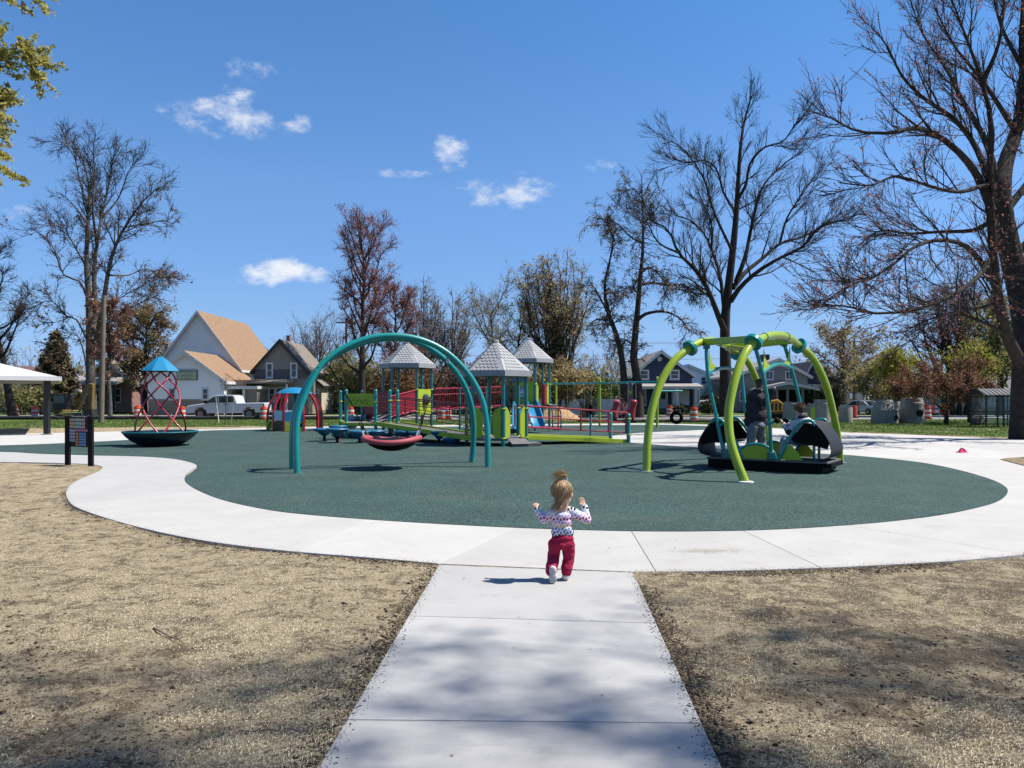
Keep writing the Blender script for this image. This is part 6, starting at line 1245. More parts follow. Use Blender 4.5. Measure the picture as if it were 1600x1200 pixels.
slide([(X(562, 32.8), 32.8, pz+.1), (X(556, 33.6), 33.6, pz), (X(549, 34.4), 34.4, .35), (X(546, 35.2), 35.2, .2)], .6, 'slide', .2)
# rung climber arch behind the right ramp
mb_d = 36.5; rails_ = []
for s_ in (0, 1):
    px0 = 854+s_*13; C = spline([W(px0-2, 633, mb_d+1.2), W(px0+5, 634, mb_d+.8), W(px0+9, 645, mb_d+.3), W(px0+9.5, 658, mb_d), W(px0+9.5, 671, mb_d)], 5); rails_.append(C); mb = MB(); mb.tube(C, .032, 8); mb.build('climber_rail', p_black, ps, smooth=True)
    mb = MB()
    for i in range(2, len(C), 3): mb.ball(C[i]+Vector((0, -.03, 0)), .026, 6, 4)
    mb.build('climber_studs', p_rose, ps)
for i in range(4, len(rails_[0]), 4): mb = MB(); mb.tube([rails_[0][i], rails_[1][i]], .05, 8); mb.build('rung', p_steel, ps)
# ---- post with dark knob
d_ = 30.5; kp = thing('play_post', 'lone teal play post with a dark knob top behind the right ramp', 'post', (X(923, d_), d_, 0))
mb = MB(); mb.cyl((X(923, d_), d_, -.02), (X(923, d_), d_, .95), .045, 12); mb.build('pole', p_teal, kp, smooth=True)
mb = MB(); mb.lathe([(.05, .95), (.09, 1.02), (.10, 1.15), (.07, 1.27), (.09, 1.32), (.04, 1.38), (0, 1.39)], 12, (X(923, d_), d_, 0)); mb.build('knob', p_black, kp, smooth=True)
# ---- stepping pods
PODS = [(507, 28.4, .46, .42), (528, 29.6, .52, .36), (527, 27.4, .50, .40), (562, 27.3, .42, .40), (585, 28.2, .40, .42), (600, 29.8, .20, .34), (632, 28.6, .36, .40), (655, 28.0, .36, .42), (686, 27.2, .40, .30), (706, 26.6, .20, .34)]
words = ['leftmost blue stepping pod left of the music panel', 'rear blue stepping pod behind the left pair', 'blue stepping pod touching the first teal post', 'blue stepping pod under the music panel', 'blue stepping pod right of the music panel', 'lowest flat blue stepping pod behind the saucer', 'blue stepping pod left of saucer rope under the ramp', 'blue stepping pod just right of the saucer rope', 'funnel-shaped dark blue stepping pod under the ramp', 'low dark blue stepping pod near the front pavilion']
for (px, d_, z, r), lab in zip(PODS, words):
    x_ = X(px, d_); pd = thing('stepping_pod', lab, 'stepping pod', (x_, d_, 0), 'stepping pods around the ramp')
    mb = MB(); mb.lathe([(.08, z-.26), (r*.55, z-.14), (r*.95, z-.05), (r, z-.01), (r*.96, z+.02), (r*.5, z+.035), (0, z+.04)], 24, (x_, d_, 0)); mb.build('pod_top', M('pod blue', (.012, .13, .24), .45, .08, 2), pd, smooth=True)
    mb = MB(); mb.cyl((x_, d_, -.02), (x_, d_, z-.10), .05, 10); mb.build('stem', p_black, pd)
    mb = MB(); mb.lathe([(.13, 0.008), (.13, .03)], 12, (x_, d_, 0)); mb.build('foot', M('maroon foot', (.14, .02, .03), .5), pd)
# ---- swing set
sa, sb = Vector((X(869, 46.5), 46.5, 0)), Vector((X(1027, 41.2), 41.2, 0)); sm = sa+(sb-sa)*.46; bz = 2.46
ss = thing('swing_set', 'long teal-beamed swing set on lime posts behind the right ramp', 'swing set', tuple(sm))
mb = MB(); sd = (sb-sa).normalized(); mb.tube([sa-sd*1.0+Vector((0, 0, bz)), sb+Vector((0, 0, bz))], .06, 10); bm_ = mb.build('beam', p_teal, ss, smooth=True)
for p in (sa, sm, sb): mb = MB(); mb.tube([p+Vector((0, 0, -.02)), p+Vector((0, 0, bz+.22))], .065, 10); po = mb.build('post', p_lime, ss, smooth=True); mb = MB(); mb.ball(p+Vector((0, 0, bz+.22)), .075, 10, 6); mb.build('cap', p_limep, po)
for t_ in (.12, .2, .3, .38, .56, .63, .73, .80): c = sa+(sb-sa)*t_+Vector((0, 0, bz)); mb = MB(); mb.lathe([(.075, -.05), (.075, .05)], 10, c); mb.build('hanger', p_steel, ss)
mb = MB(); ar = Vector((X(1066, 41.5), 41.5, 1.98)); mb.tube([sb+Vector((0, 0, 1.98)), ar], .055, 10); mb.build('side_arm', p_teal, ss, smooth=True)
for t_, lab in ((.61, 'red bucket swing seat nearest the right ramp end'), (.77, 'upright red bucket swing seat beside the lime rocker leg')):
    c = sa+(sb-sa)*t_; sw = thing('bucket_swing', lab, 'swing', (c.x, c.y, .35), 'red bucket swings')
    pr = [(-.34, .02), (-.20, -.02), (.0, .03), (.10, .14), (.14, .40), (.20, .75), (.30, 1.02), (.27, 1.14), (.18, 1.17)]
    C = spline([(p_[0], 0, p_[1]) for p_ in pr], 3); sd2 = sd.cross(Vector((0, 0, 1))); vs = []; nu = 9; nC = len(C)
    for lay in (0, 1):
        for i, c_ in enumerate(C):
            hw = (.20+.08*math.sin(math.pi*min(1, i/(nC-1)*1.15)))*(.75 if i > nC-5 else 1)
            for j in range(nu):
                v_ = -1+2*j/(nu-1); fwd = -.16*abs(v_)**2.2*(1 if i > 4 else .2); vs.append(Vector((c.x, c.y, .35))+sd*(c_.x+fwd+.025*lay)+sd2*v_*hw+Vector((0, 0, c_.z+(.10*abs(v_)**2.2 if i <= 4 else 0)-.012*lay)))
    N = nC*nu; fs = [(i*nu+j, i*nu+j+1, (i+1)*nu+j+1, (i+1)*nu+j) for i in range(nC-1) for j in range(nu-1)]; fs += [tuple(N+q for q in reversed(f)) for f in fs]
    bd = [j for j in range(nu)]+[i*nu+nu-1 for i in range(1, nC)]+[(nC-1)*nu+j for j in range(nu-2, -1, -1)]+[i*nu for i in range(nC-2, 0, -1)]
    fs += [(bd[i], bd[(i+1) % len(bd)], N+bd[(i+1) % len(bd)], N+bd[i]) for i in range(len(bd))]
    mb = MB(); mb.add(vs, fs); mb.build('seat_shell', p_red if t_ > .7 else p_rose, sw, smooth=True)
    mb = MB(); mb.tube(spline([Vector((c.x, c.y, .35))+sd*u_+Vector((0, 0, v_)) for u_, v_ in ((-.30, .1), (-.36, .45), (-.15, .62), (.18, .60))], 4), .045, 8); mb.build('harness_bar', p_red, sw, smooth=True)
    mb = MB(); mb.cbox((c.x-.05, c.y, .31), (.5, .5, .12)); mb.build('seat_pad', p_black, sw, bevel=.03)
    for s_ in (-.28, .30): mb = MB(); mb.tube([Vector((c.x, c.y, bz-.05))+sd*s_*.9, Vector((c.x, c.y, .35+(.62 if s_ < 0 else 1.05)))+sd*s_], .010, 5); mb.build('chain', p_steel, sw)
# belt swings left bay
for t_, lab in ((.16, 'black belt swing at the left end of the swing set'), (.34, 'black belt swing next to the middle lime post')):
    c = sa+(sb-sa)*t_; sw = thing('belt_swing', lab, 'swing', (c.x, c.y, .5), 'belt swings'); C = spline([c+sd*-.28+Vector((0, 0, .62)), c+sd*-.2+Vector((0, 0, .5)), c+Vector((0, 0, .46)), c+sd*.2+Vector((0, 0, .5)), c+sd*.28+Vector((0, 0, .62))], 4)
    mb = MB(); vs = []
    for p in C: vs += [p+Vector((0, -.07, 0)), p+Vector((0, .07, 0)), p+Vector((0, .07, -.02)), p+Vector((0, -.07, -.02))]
    mb.add(vs, [(i*4+k, i*4+(k+1) % 4, i*4+4+(k+1) % 4, i*4+4+k) for i in range(len(C)-1) for k in range(4)]); mb.build('seat', p_black, sw)
    for s_ in (-.28, .28): mb = MB(); mb.tube([c+sd*s_+Vector((0, 0, .62)), c+sd*s_*.9+Vector((0, 0, bz-.05))], .009, 5); mb.build('chain', p_steel, sw)
# tyre swing on the side arm
c = Vector((X(1057, 41.4), 41.4, .55)); ty = thing('tyre_swing', 'black tyre swing hanging from the short side arm', 'swing', tuple(c))
mb = MB(); mb.tube([c+Vector((math.cos(a)*.27, .0, math.sin(a)*.27)) for a in [2*math.pi*k/24 for k in range(24)]], .10, 10, closed=True); mb.build('tyre', p_black, ty, smooth=True)
for s_ in (-.2, .2): mb = MB(); mb.tube([c+Vector((s_, 0, .3)), c+Vector((s_*.3, 0, 1.40))], .012, 5); mb.build('chain', p_steel, ty)
mb = MB(); mb.cbox(c+Vector((0, 0, .48)), (.5, .3, .06)); mb.build('spreader', p_black, ty)
# ================================================================== PEOPLE
def capsule(m, p0, r0, p1, r1, n=12):
    p0, p1 = Vector(p0), Vector(p1); m.tube([p0, p0*.66+p1*.34, p0*.33+p1*.67, p1], [r0, r0*.67+r1*.33, r0*.33+r1*.67, r1], n); m.ball(p0, r0*1.0, n, 8); m.ball(p1, r1*1.0, n, 8)
def blob(name, prims, vox, mat, parent, it=6, wrinkle=0, wsize=.05, seed=0):
    m = MB()
    for p in prims:
        if p[0] == 'c': capsule(m, *p[1:])
        elif p[0] == 'p':                      # polyline with radii
            C = p[1]; Rr = p[2]
            for i in range(len(C)-1): capsule(m, C[i], Rr[i], C[i+1], Rr[i+1])
        else:
            rot = None
            if len(p) > 3: rot = Matrix.Rotation(p[3][2], 3, 'Z') @ Matrix.Rotation(p[3][1], 3, 'Y') @ Matrix.Rotation(p[3][0], 3, 'X')
            m.ball(p[1], 1, 18, 12, sc=p[2], rot=rot)
    o = m.build(name, mat, parent, smooth=False)
    r = o.modifiers.new('remesh', 'REMESH'); r.mode = 'VOXEL'; r.voxel_size = vox; r.use_smooth_shade = True
    s = o.modifiers.new('smooth', 'SMOOTH'); s.factor = .5; s.iterations = it
    if wrinkle:
        tx_ = bpy.data.textures.new(name+'_wrinkle', 'CLOUDS'); tx_.noise_scale = wsize; tx_.noise_depth = 2
        d_ = o.modifiers.new('wrinkle', 'DISPLACE'); d_.texture = tx_; d_.strength = wrinkle; d_.mid_level = .5; d_.texture_coords = 'LOCAL'
    dg = bpy.context.evaluated_depsgraph_get(); me = bpy.data.meshes.new_from_object(o.evaluated_get(dg)); me.name = name; o.modifiers.clear(); old = o.data; o.data = me; bpy.data.meshes.remove(old)
    me.polygons.foreach_set('use_smooth', [True]*len(me.polygons)); me.update()
    if not me.materials: me.materials.append(mat)
    return o
def skin_mat(name, col):
    m = M(name, col, .5, .06, 9); b = m.node_tree.nodes['Principled BSDF']; b.inputs['Subsurface Weight'].default_value = .12; b.inputs['Subsurface Radius'].default_value = (.01, .004, .002); return m
m_skin = skin_mat('fair skin', (.62, .36, .26)); m_skin2 = skin_mat('tan skin', (.42, .23, .155))
def hair_mat(name, cols): return Mleaf(name, cols, .12, .45)
m_blond = hair_mat('dark blond hair', [(.22, .125, .058), (.46, .31, .165), (.33, .20, .10), (.60, .44, .27)])
m_blond2 = hair_mat('backlit blond hair', [(.48, .33, .16), (.62, .46, .25), (.38, .24, .11), (.70, .56, .36)])  # tuft is blonder, with backlight put into its colour
m_brown = hair_mat('brown hair', [(.045, .025, .015), (.09, .05, .028), (.13, .075, .04)])
m_hcap = M('hair base', (.30, .19, .10), .55, .4, 60, .4, 160); m_hcap2 = M('brown hair base', (.05, .03, .019), .55, .35, 50, .4, 140)
def strands(name, curves, r, mat, parent, n=3):
    m = MB()
    for C in curves:
        k = len(C); m.tube(C, [r*(1-.75*i/(k-1)) for i in range(k)], n, cap=False)
    o = m.build(name, mat, parent, smooth=True); o['kind'] = 'stuff'; return o
def hand(prims, wrist, fwd, side, s, thumb=1, curl=.3, nrmv=None):
    """palm, four unequal bent fingers and a thumb; fwd = towards the fingertips, side = towards the index finger"""
    wrist, fwd, side = Vector(wrist), Vector(fwd).normalized(), Vector(side).normalized(); side = (side-fwd*side.dot(fwd)).normalized(); nn = nrmv or fwd.cross(side)
    pc = wrist+fwd*.32*s; prims.append(('c', wrist, .13*s, wrist+fwd*.12*s, .15*s))
    for q in (-.12, 0, .12): prims.append(('c', wrist+fwd*.1*s+side*q*s, .09*s, wrist+fwd*.46*s+side*q*1.5*s, .085*s))
    for i, (q, L_) in enumerate(((.21, .40), (.07, .46), (-.07, .43), (-.20, .33))):
        b = wrist+fwd*.46*s+side*q*s; k1 = b+(fwd*math.cos(curl)+nn*math.sin(curl)+side*q*.35)*L_*.5*s; k2 = k1+(fwd*math.cos(curl*2.4)+nn*math.sin(curl*2.4)+side*q*.3)*L_*.5*s
        prims.append(('p', [b, k1, k2], [.068*s, .060*s, .048*s]))
    b = wrist+fwd*.16*s+side*.16*s; k1 = b+(side*.75+fwd*.6+nn*.2).normalized()*.26*s; prims.append(('p', [b, k1, k1+(fwd*.9+side*.25+nn*.25).normalized()*.2*s], [.075*s, .066*s, .052*s]))
def head(prims, c, fw, h, ear=True):
    """head of height h at centre c, facing fw"""
    c, fw = Vector(c), Vector(fw).normalized(); a = math.atan2(fw.y, fw.x)-math.pi/2; sd = Vector((fw.y, -fw.x, 0)).normalized()
    prims += [('e', c+Vector((0, 0, .06*h))-fw*.04*h, (.36*h, .43*h, .42*h), (0, 0, a)), ('e', c+fw*.10*h-Vector((0, 0, .20*h)), (.27*h, .27*h, .30*h), (0, 0, a)), ('e', c+fw*.42*h-Vector((0, 0, .08*h)), (.05*h, .07*h, .09*h), (0, 0, a)),
              ('e', c+fw*.30*h-Vector((0, 0, .33*h)), (.11*h, .08*h, .05*h), (0, 0, a))]
    if ear:
        for s_ in (-1, 1): prims.append(('e', c+sd*s_*.37*h-Vector((0, 0, .06*h))-fw*.02*h, (.05*h, .07*h, .11*h), (0, 0, a)))
def eyes(c, fw, h, parent, col=(.02, .015, .012)):
    c, fw = Vector(c), Vector(fw).normalized(); sd = Vector((fw.y, -fw.x, 0)).normalized(); m = MB()
    for s_ in (-1, 1): m.ball(c+fw*.345*h+sd*s_*.13*h-Vector((0, 0, .02*h)), .032*h, 8, 6)
    m.build('eyes', M('eye', col, .1), parent, smooth=True)
# ---------------------------------------------------------------- running toddler
D = 6.75; s = D/F
def K(px, py, y=0.): return Vector(((px-800)*s, D+y, CZ+(HZ-py)*s))
kid = thing('person', 'small child in heart-print top and crimson trousers running away with arms raised', 'person', (K(876, 905).x, D, 0))
hc = K(880, 771); fw = Vector((.42, .91, 0)); hh = .222
pr = []; head(pr, hc, fw, hh); pr += [('c', hc+Vector((0, -.01, -.06)), .042, K(880, 800), .048)]
pr += [('e', K(879, 812), (.075, .055, .085)), ('e', K(879, 842), (.08, .058, .06))]
# arms
RA = [K(894, 799), K(917, 813, .03), K(914.5, 795, .07)]; LAa = [K(864, 801), K(850, 812, .03), K(839.5, 798, .06)]
for A in (RA, LAa): pr.append(('p', A, [.028, .023, .019]))
hand(pr, K(914.5, 792, .07), K(905, 771, .085)-K(914.5, 792, .07), Vector((-1, -.3, .1)), .088, curl=.16)
hand(pr, K(839, 796, .06), K(834.5, 786, .085)-K(839, 796, .06), Vector((1, .1, .2)), .078, curl=.6)
RL = [K(887, 848), K(888, 874, .03), K(884.5, 897, -.01)]; LL = [K(867, 848), K(866.5, 869, .06), K(861.5, 888, -.085)]
for A in (RL, LL): pr.append(('p', A, [.045, .034, .026]))
body = blob('body', pr, .0042, m_skin, kid, 3); eyes(hc, fw, hh, kid)
# shirt with rows of hearts
def heart_mat():
    m = bpy.data.materials.new('heart print cotton'); m.use_nodes = True; t = m.node_tree; b = t.nodes['Principled BSDF']; b.inputs['Roughness'].default_value = .85; b.inputs['Specular IOR Level'].default_value = .2
    c = t.nodes.new('ShaderNodeTexCoord'); sp_ = t.nodes.new('ShaderNodeSeparateXYZ'); t.links.new(c.outputs['Object'], sp_.inputs[0])
    def mt(op, a, b_=None, cl=False):
        n = t.nodes.new('ShaderNodeMath'); n.operation = op; n.use_clamp = cl
        for i, x in enumerate((a, b_)):
            if x is None: continue
            if isinstance(x, (int, float)): n.inputs[i].default_value = x
            else: t.links.new(x, n.inputs[i])
        return n.outputs[0]
    ph = .029
    zz = mt('DIVIDE', mt('SUBTRACT', sp_.outputs[2], .385), ph); row = mt('FLOOR', zz); v = mt('SUBTRACT', mt('FRACT', zz), .5)
    xx = mt('DIVIDE', mt('ADD', sp_.outputs[0], mt('MULTIPLY', row, .015)), .0285); col_ = mt('FLOOR', xx); u = mt('SUBTRACT', mt('FRACT', xx), .5)
    flip = mt('SUBTRACT', mt('MULTIPLY', mt('MODULO', mt('ABSOLUTE', col_), 2), 2), 1); v2 = mt('MULTIPLY', v, flip)
    au = mt('ABSOLUTE', u); hy = mt('SUBTRACT', mt('ADD', v2, .02), mt('MULTIPLY', mt('SQRT', au), .42)); r2 = mt('ADD', mt('MULTIPLY', u, u), mt('MULTIPLY', hy, hy)); mask = mt('LESS_THAN', r2, .15)
    rp_ = t.nodes.new('ShaderNodeValToRGB'); rp_.color_ramp.interpolation = 'CONSTANT'; e = rp_.color_ramp.elements
    t.links.new(mt('DIVIDE', mt('ADD', row, .5), 10), rp_.inputs[0])
    cols = [(.01, .012, .03), (.05, .10, .30), (.16, .22, .36), (.62, .34, .10), (.52, .20, .40), (.30, .01, .12), (.45, .27, .52), (.36, .44, .60), (.008, .01, .025), (.20, .27, .42)]
    while len(e) < 10: e.new(.5)
    for i, cc in enumerate(cols): e[i].position = i/10; e[i].color = cc+(1,)
    mx = t.nodes.new('ShaderNodeMixRGB'); t.links.new(mask, mx.inputs[0]); mx.inputs[1].default_value = (.60, .595, .63, 1); t.links.new(rp_.outputs[0], mx.inputs[2]); t.links.new(mx.outputs[0], b.inputs['Base Color']); return m
pr = [('e', K(879, 806), (.098, .070, .055)), ('e', K(879, 815), (.094, .070, .07)), ('e', K(879, 826), (.094, .070, .052)), ('c', K(871, 831), .057, K(887, 831), .057), ('c', K(868, 800), .043, K(891, 799), .043)]
pr += [('p', [K(894, 800), K(917.5, 813, .03), K(914.5, 794, .07)], [.046, .039, .030]), ('p', [K(864, 802), K(850, 812.5, .03), K(840, 798.5, .06)], [.046, .039, .030])]
shirt = blob('shirt', pr, .005, heart_mat(), kid, 4, .008, .05)
m_crim = M('crimson corduroy', (.31, .013, .052), .85, .14, 30, .3, 140, spec=.2)
pr = [('e', K(879, 841), (.100, .076, .052)), ('e', K(878, 849), (.104, .080, .06)), ('p', [K(888, 850), K(889, 874, .03), K(886, 887, .0), K(885, 893, -.006)], [.060, .052, .052, .048]), ('p', [K(867, 850), K(866, 868, .05), K(862.5, 881, -.035), K(860.5, 889, -.075)], [.060, .054, .052, .050])]
blob('trousers', pr, .005, m_crim, kid, 3, .019, .05)
m_shoe = M('white shoe', (.58, .575, .57), .6, .05, 20); m_sole = M('grey sole', (.42, .41, .41), .8, .1, 40)
rf = K(884, 904); rf.z = 0
blob('shoe', [('e', rf+Vector((0, -.005, .034)), (.034, .045, .032)), ('e', rf+Vector((.008, .055, .028)), (.036, .05, .026)), ('c', rf+Vector((0, -.005, .035)), .03, rf+Vector((0, -.005, .06)), .028)], .004, m_shoe, kid, 3)
lf0 = Vector((K(863, 900).x, D-.13, .078))
o = blob('shoe', [('e', lf0+Vector((-.001, .02, .028)), (.034, .032, .046)), ('e', lf0+Vector((.001, .014, -.025)), (.037, .028, .05))], .004, m_shoe, kid, 3)
blob('sole', [('e', lf0+Vector((0, -.012, .030)), (.029, .010, .042)), ('e', lf0+Vector((0, -.014, -.028)), (.034, .010, .046)), ('e', lf0+Vector((0, -.012, 0)), (.027, .010, .05))], .004, m_sole, o, 3)
# hair: cap, swept locks, top tuft with blue band
pr = [('e', hc+Vector((-.010, -.018, .022)), (.090, .096, .092), (0, 0, 0)), ('e', hc+Vector((-.026, -.045, -.030)), (.058, .050, .05)), ('c', K(874, 781, -.065), .032, K(868, 789, -.075), .020)]
hb = blob('hair', pr, .005, m_hcap, kid, 4)
g = random.Random(4); fine, lock = [], []
o0 = hc+Vector((-.010, -.018, .022)); top = K(884, 751, -.01)
def on(th__, ph__, k): return o0+Vector((math.sin(th__)*math.sin(ph__)*.090, -math.cos(th__)*math.sin(ph__)*.096, math.cos(ph__)*.092))*k
for i in range(620):
    th_ = g.uniform(-2.5, 1.25); k_ = g.uniform(1.01, 1.09); ph1 = g.uniform(1.5, 2.15); P = []
    p0_ = g.uniform(.1, .7); sw = g.gauss(-.12, .10)
    for q in (0, .25, .5, .75, 1): P.append(on(th_*(1-.12*q)+sw*q, p0_+(ph1-p0_)*q, k_)+Vector((g.gauss(0, .0025), g.gauss(0, .0025), g.gauss(0, .0025))))
    if g.random() < .62:
        bs_ = K(873+g.gauss(0, 2.6), 781+g.gauss(0, 2), -.085+g.gauss(0, .012)); end = K(866.5+g.gauss(0, 3.6), 791+g.gauss(0, 4), -.088+g.gauss(0, .018)); P = P[:4]+[bs_, end]
    (lock if i % 5 == 0 else fine).append(spline(P, 2))
for i in range(40):                                            # flyaway hairs
    th_ = g.uniform(-2.5, 2.0); P = [on(th_, g.uniform(.3, 1.6), 1.0)]; d_ = Vector((g.gauss(-.5, .5), g.gauss(-.2, .4), g.gauss(0, .5))).normalized(); P += [P[0]+d_*.02, P[0]+d_*.045+Vector((0, 0, -.01))]; fine.append(P)
strands('hair_strands', fine, .0024, m_blond, hb); strands('hair_locks', lock, .0062, m_blond, hb, 5)
cv = []
bt = K(884.5, 748.5, -.01)
for i in range(240):
    dv = Vector((g.gauss(-.80, .34), g.gauss(-.05, .35), g.gauss(.62, .34))).normalized(); L_ = g.uniform(.06, .125); e = bt+dv*L_+Vector((-.024, 0, -.018)); cv.append(spline([bt+Vector((.004, 0, -.014)), bt, bt+dv*L_*.5+Vector((0, 0, .010)), e], 3))
strands('hair_tuft', cv, .0034, m_blond2, hb)
mb = MB(); mb.lathe([(.0115, -.010), (.0135, 0), (.0115, .010)], 12, bt+Vector((.002, 0, -.004))); mb.build('hair_band', M('blue hair band', (.12, .42, .68), .5), hb, smooth=True)
# ---------------------------------------------------------------- man standing on the rocker
D = 17.2; s = D/F
man = thing('person', 'man in dark grey hoodie and grey trousers standing on the rocker holding a teal pole', 'person', (K(1182, 712).x, D, DZ))
hc = K(1187.5, 601, .0); fw = Vector((.75, .66, 0)); hh = .225
pr = []; head(pr, hc, fw, hh); pr += [('c', hc+Vector((-.03, -.02, -.06)), .06, K(1184, 616), .075)]
pr += [('e', K(1181, 635), (.16, .14, .28)), ('e', K(1181, 660), (.16, .14, .12))]
pr += [('p', [K(1178, 620, -.17), K(1189, 630, -.26), K(1198, 607, -.5)], [.055, .045, .034]), ('p', [K(1188, 622, .16), K(1195, 640, .18), K(1198, 654, .08)], [.055, .045, .034])]
hp = PC['C'][min(range(len(PC['C'])), key=lambda i: abs(PC['C'][i].z-K(1197, 601).z))]
hand(pr, hp+Vector((-.05, .03, -.09)), Vector((.35, -.15, .9)), Vector((.2, -.9, .2)), .17, curl=.9)
hand(pr, K(1198, 655, .08), Vector((.15, -.2, -1)), Vector((.8, -.5, 0)), .17, curl=.35)
pr += [('p', [K(1177, 664, -.08), K(1172, 690, -.08), K(1171, 712, -.10)], [.085, .062, .045]), ('p', [K(1188, 664, .08), K(1192, 690, .10), K(1194, 711, .05)], [.085, .062, .045])]
blob('body', pr, .010, m_skin2, man, 3); eyes(hc, fw, hh, man)
m_hood = M('charcoal fleece', (.036, .033, .038), .9, .2, 8, .4, 60, spec=.15); m_jean = M('grey denim', (.16, .168, .19), .9, .14, 14, .3, 80, spec=.15)
pr = [('e', K(1181, 622), (.235, .20, .15), (0, 0, .3)), ('e', K(1181, 634), (.245, .20, .22), (0, 0, .3)), ('e', K(1182, 648, .02), (.265, .215, .20), (0, 0, .3)), ('c', K(1173, 659), .15, K(1189, 659, .05), .16), ('e', K(1183, 613), (.13, .12, .08))]
pr += [('p', [K(1177, 619, -.16), K(1190, 630, -.27), K(1196, 610, -.47)], [.095, .080, .060]), ('p', [K(1189, 621, .16), K(1196, 640, .18), K(1198, 652, .09)], [.095, .075, .06])]
blob('hoodie', pr, .012, m_hood, man, 4, .03, .16)
pr = [('e', K(1181, 664), (.22, .185, .13)), ('p', [K(1175, 668, -.08), K(1171, 692, -.08), K(1170.5, 710, -.10)], [.125, .092, .078]), ('p', [K(1189, 668, .07), K(1192.5, 690, .10), K(1194.5, 709, .05)], [.125, .092, .075])]
blob('trousers', pr, .012, m_jean, man, 4, .035, .10)
for (q, v) in ((K(1171.5, 712, -.10), (.11, .08)), (K(1196, 713, .04), (.11, .06))):
    q.z = DZ; blob('shoe', [('e', q+Vector((0, 0, .05)), (.06, .06, .05)), ('e', q+Vector((v[0], v[1], .038)), (.085, .065, .04), (0, 0, .6))], .010, p_black, man, 3)
pr = [('e', hc+Vector((-.012, -.015, .035)), (.088, .100, .088), (0, 0, -.7)), ('e', hc+Vector((-.045, -.045, -.02)), (.055, .06, .06))]
hb = blob('hair', pr, .008, m_hcap2, man, 3); cv = []
for i in range(160):
    a_ = g.uniform(0, 6.28); p_ = g.uniform(.1, 1.5); n_ = Vector((math.cos(a_)*math.sin(p_), math.sin(a_)*math.sin(p_), math.cos(p_))); o0 = hc+Vector((-.015, -.02, .035))+n_*.09; cv.append([o0, o0+n_*.012+Vector((g.gauss(0, .012), g.gauss(0, .012), -.006)), o0+n_*.016+Vector((g.gauss(0, .02), g.gauss(0, .02), -.018))])
strands('hair_strands', cv, .0045, m_brown, hb)
# ---------------------------------------------------------------- seated rider
D = 17.15; s = D/F
st_ = thing('person', 'rider in black and white jacket and pale blue leggings bending forward on the rocker seat', 'person', (K(1256, 712).x, D, DZ))
hc = K(1250, 640, .05); fw = Vector((-.72, .66, -.1)); hh = .215
pr = []; head(pr, hc, fw, hh); pr += [('c', hc+Vector((.03, -.03, -.06)), .058, K(1253, 655), .07), ('e', K(1256, 670), (.15, .12, .20)), ('e', K(1262, 686), (.11, .10, .07))]
pr += [('p', [K(1240, 662, .05), K(1233, 676, .0), K(1230, 662, .20)], [.05, .042, .034]), ('p', [K(1264, 662, .1), K(1262, 676, .3), K(1246, 664, .45)], [.05, .042, .034])]
hand(pr, K(1230, 661, .22), Vector((-.3, .5, .5)), Vector((.5, .4, 0)), .16, curl=1.0); hand(pr, K(1245, 663, .46), Vector((-.6, .3, .4)), Vector((.3, .5, .3)), .16, curl=1.0)
pr += [('p', [K(1256, 688), K(1224, 688, -.05), K(1219, 711, .0)], [.07, .055, .038]), ('p', [K(1260, 688, .2), K(1236, 686, .3), K(1232, 709, .34)], [.07, .055, .038])]
blob('body', pr, .010, m_skin, st_, 3); eyes(hc, fw, hh, st_)
m_camo = bpy.data.materials.new('black white print jacket'); m_camo.use_nodes = True; t_ = m_camo.node_tree; b_ = t_.nodes['Principled BSDF']; b_.inputs['Roughness'].default_value = .8
c_ = t_.nodes.new('ShaderNodeTexCoord'); n_ = t_.nodes.new('ShaderNodeTexNoise'); n_.inputs['Scale'].default_value = 9; n_.inputs['Detail'].default_value = 4; n_.inputs['Distortion'].default_value = .6; t_.links.new(c_.outputs['Object'], n_.inputs['Vector'])
gz = t_.nodes.new('ShaderNodeSeparateXYZ'); t_.links.new(c_.outputs['Object'], gz.inputs[0]); mr_ = t_.nodes.new('ShaderNodeMapRange'); mr_.inputs[1].default_value = .45; mr_.inputs[2].default_value = .72; mr_.inputs[3].default_value = -.2; mr_.inputs[4].default_value = .06; t_.links.new(gz.outputs[2], mr_.inputs[0])
ad_ = t_.nodes.new('ShaderNodeMath'); ad_.operation = 'ADD'; t_.links.new(n_.outputs[0], ad_.inputs[0]); t_.links.new(mr_.outputs[0], ad_.inputs[1])
r_ = t_.nodes.new('ShaderNodeValToRGB'); r_.color_ramp.elements[0].position = .47; r_.color_ramp.elements[1].position = .52; r_.color_ramp.elements[0].color = (.012, .012, .016, 1); r_.color_ramp.elements[1].color = (.52, .51, .56, 1); t_.links.new(ad_.outputs[0], r_.inputs[0]); t_.links.new(r_.outputs[0], b_.inputs['Base Color'])
pr = [('e', K(1253, 659), (.21, .17, .11), (0, -.2, -.3)), ('e', K(1255, 669), (.245, .18, .19), (0, -.25, -.3)), ('e', K(1252, 682), (.24, .19, .15)), ('e', K(1251, 651, .0), (.10, .10, .05))]
pr += [('p', [K(1241, 660, .03), K(1232, 676, -.02), K(1230, 664, .18)], [.085, .07, .052]), ('p', [K(1267, 660, .1), K(1266, 676, .28), K(1248, 665, .43)], [.085, .07, .052])]
blob('jacket', pr, .012, m_camo, st_, 4, .04, .12)
blob('hood', [('e', K(1253, 651, -.05), (.12, .09, .06))], .012, M('navy hood', (.02, .025, .05), .9, .3, 20), st_, 3, .03, .05)
m_leg = M('pale blue leggings', (.20, .29, .36), .85, .12, 14, .2, 60)
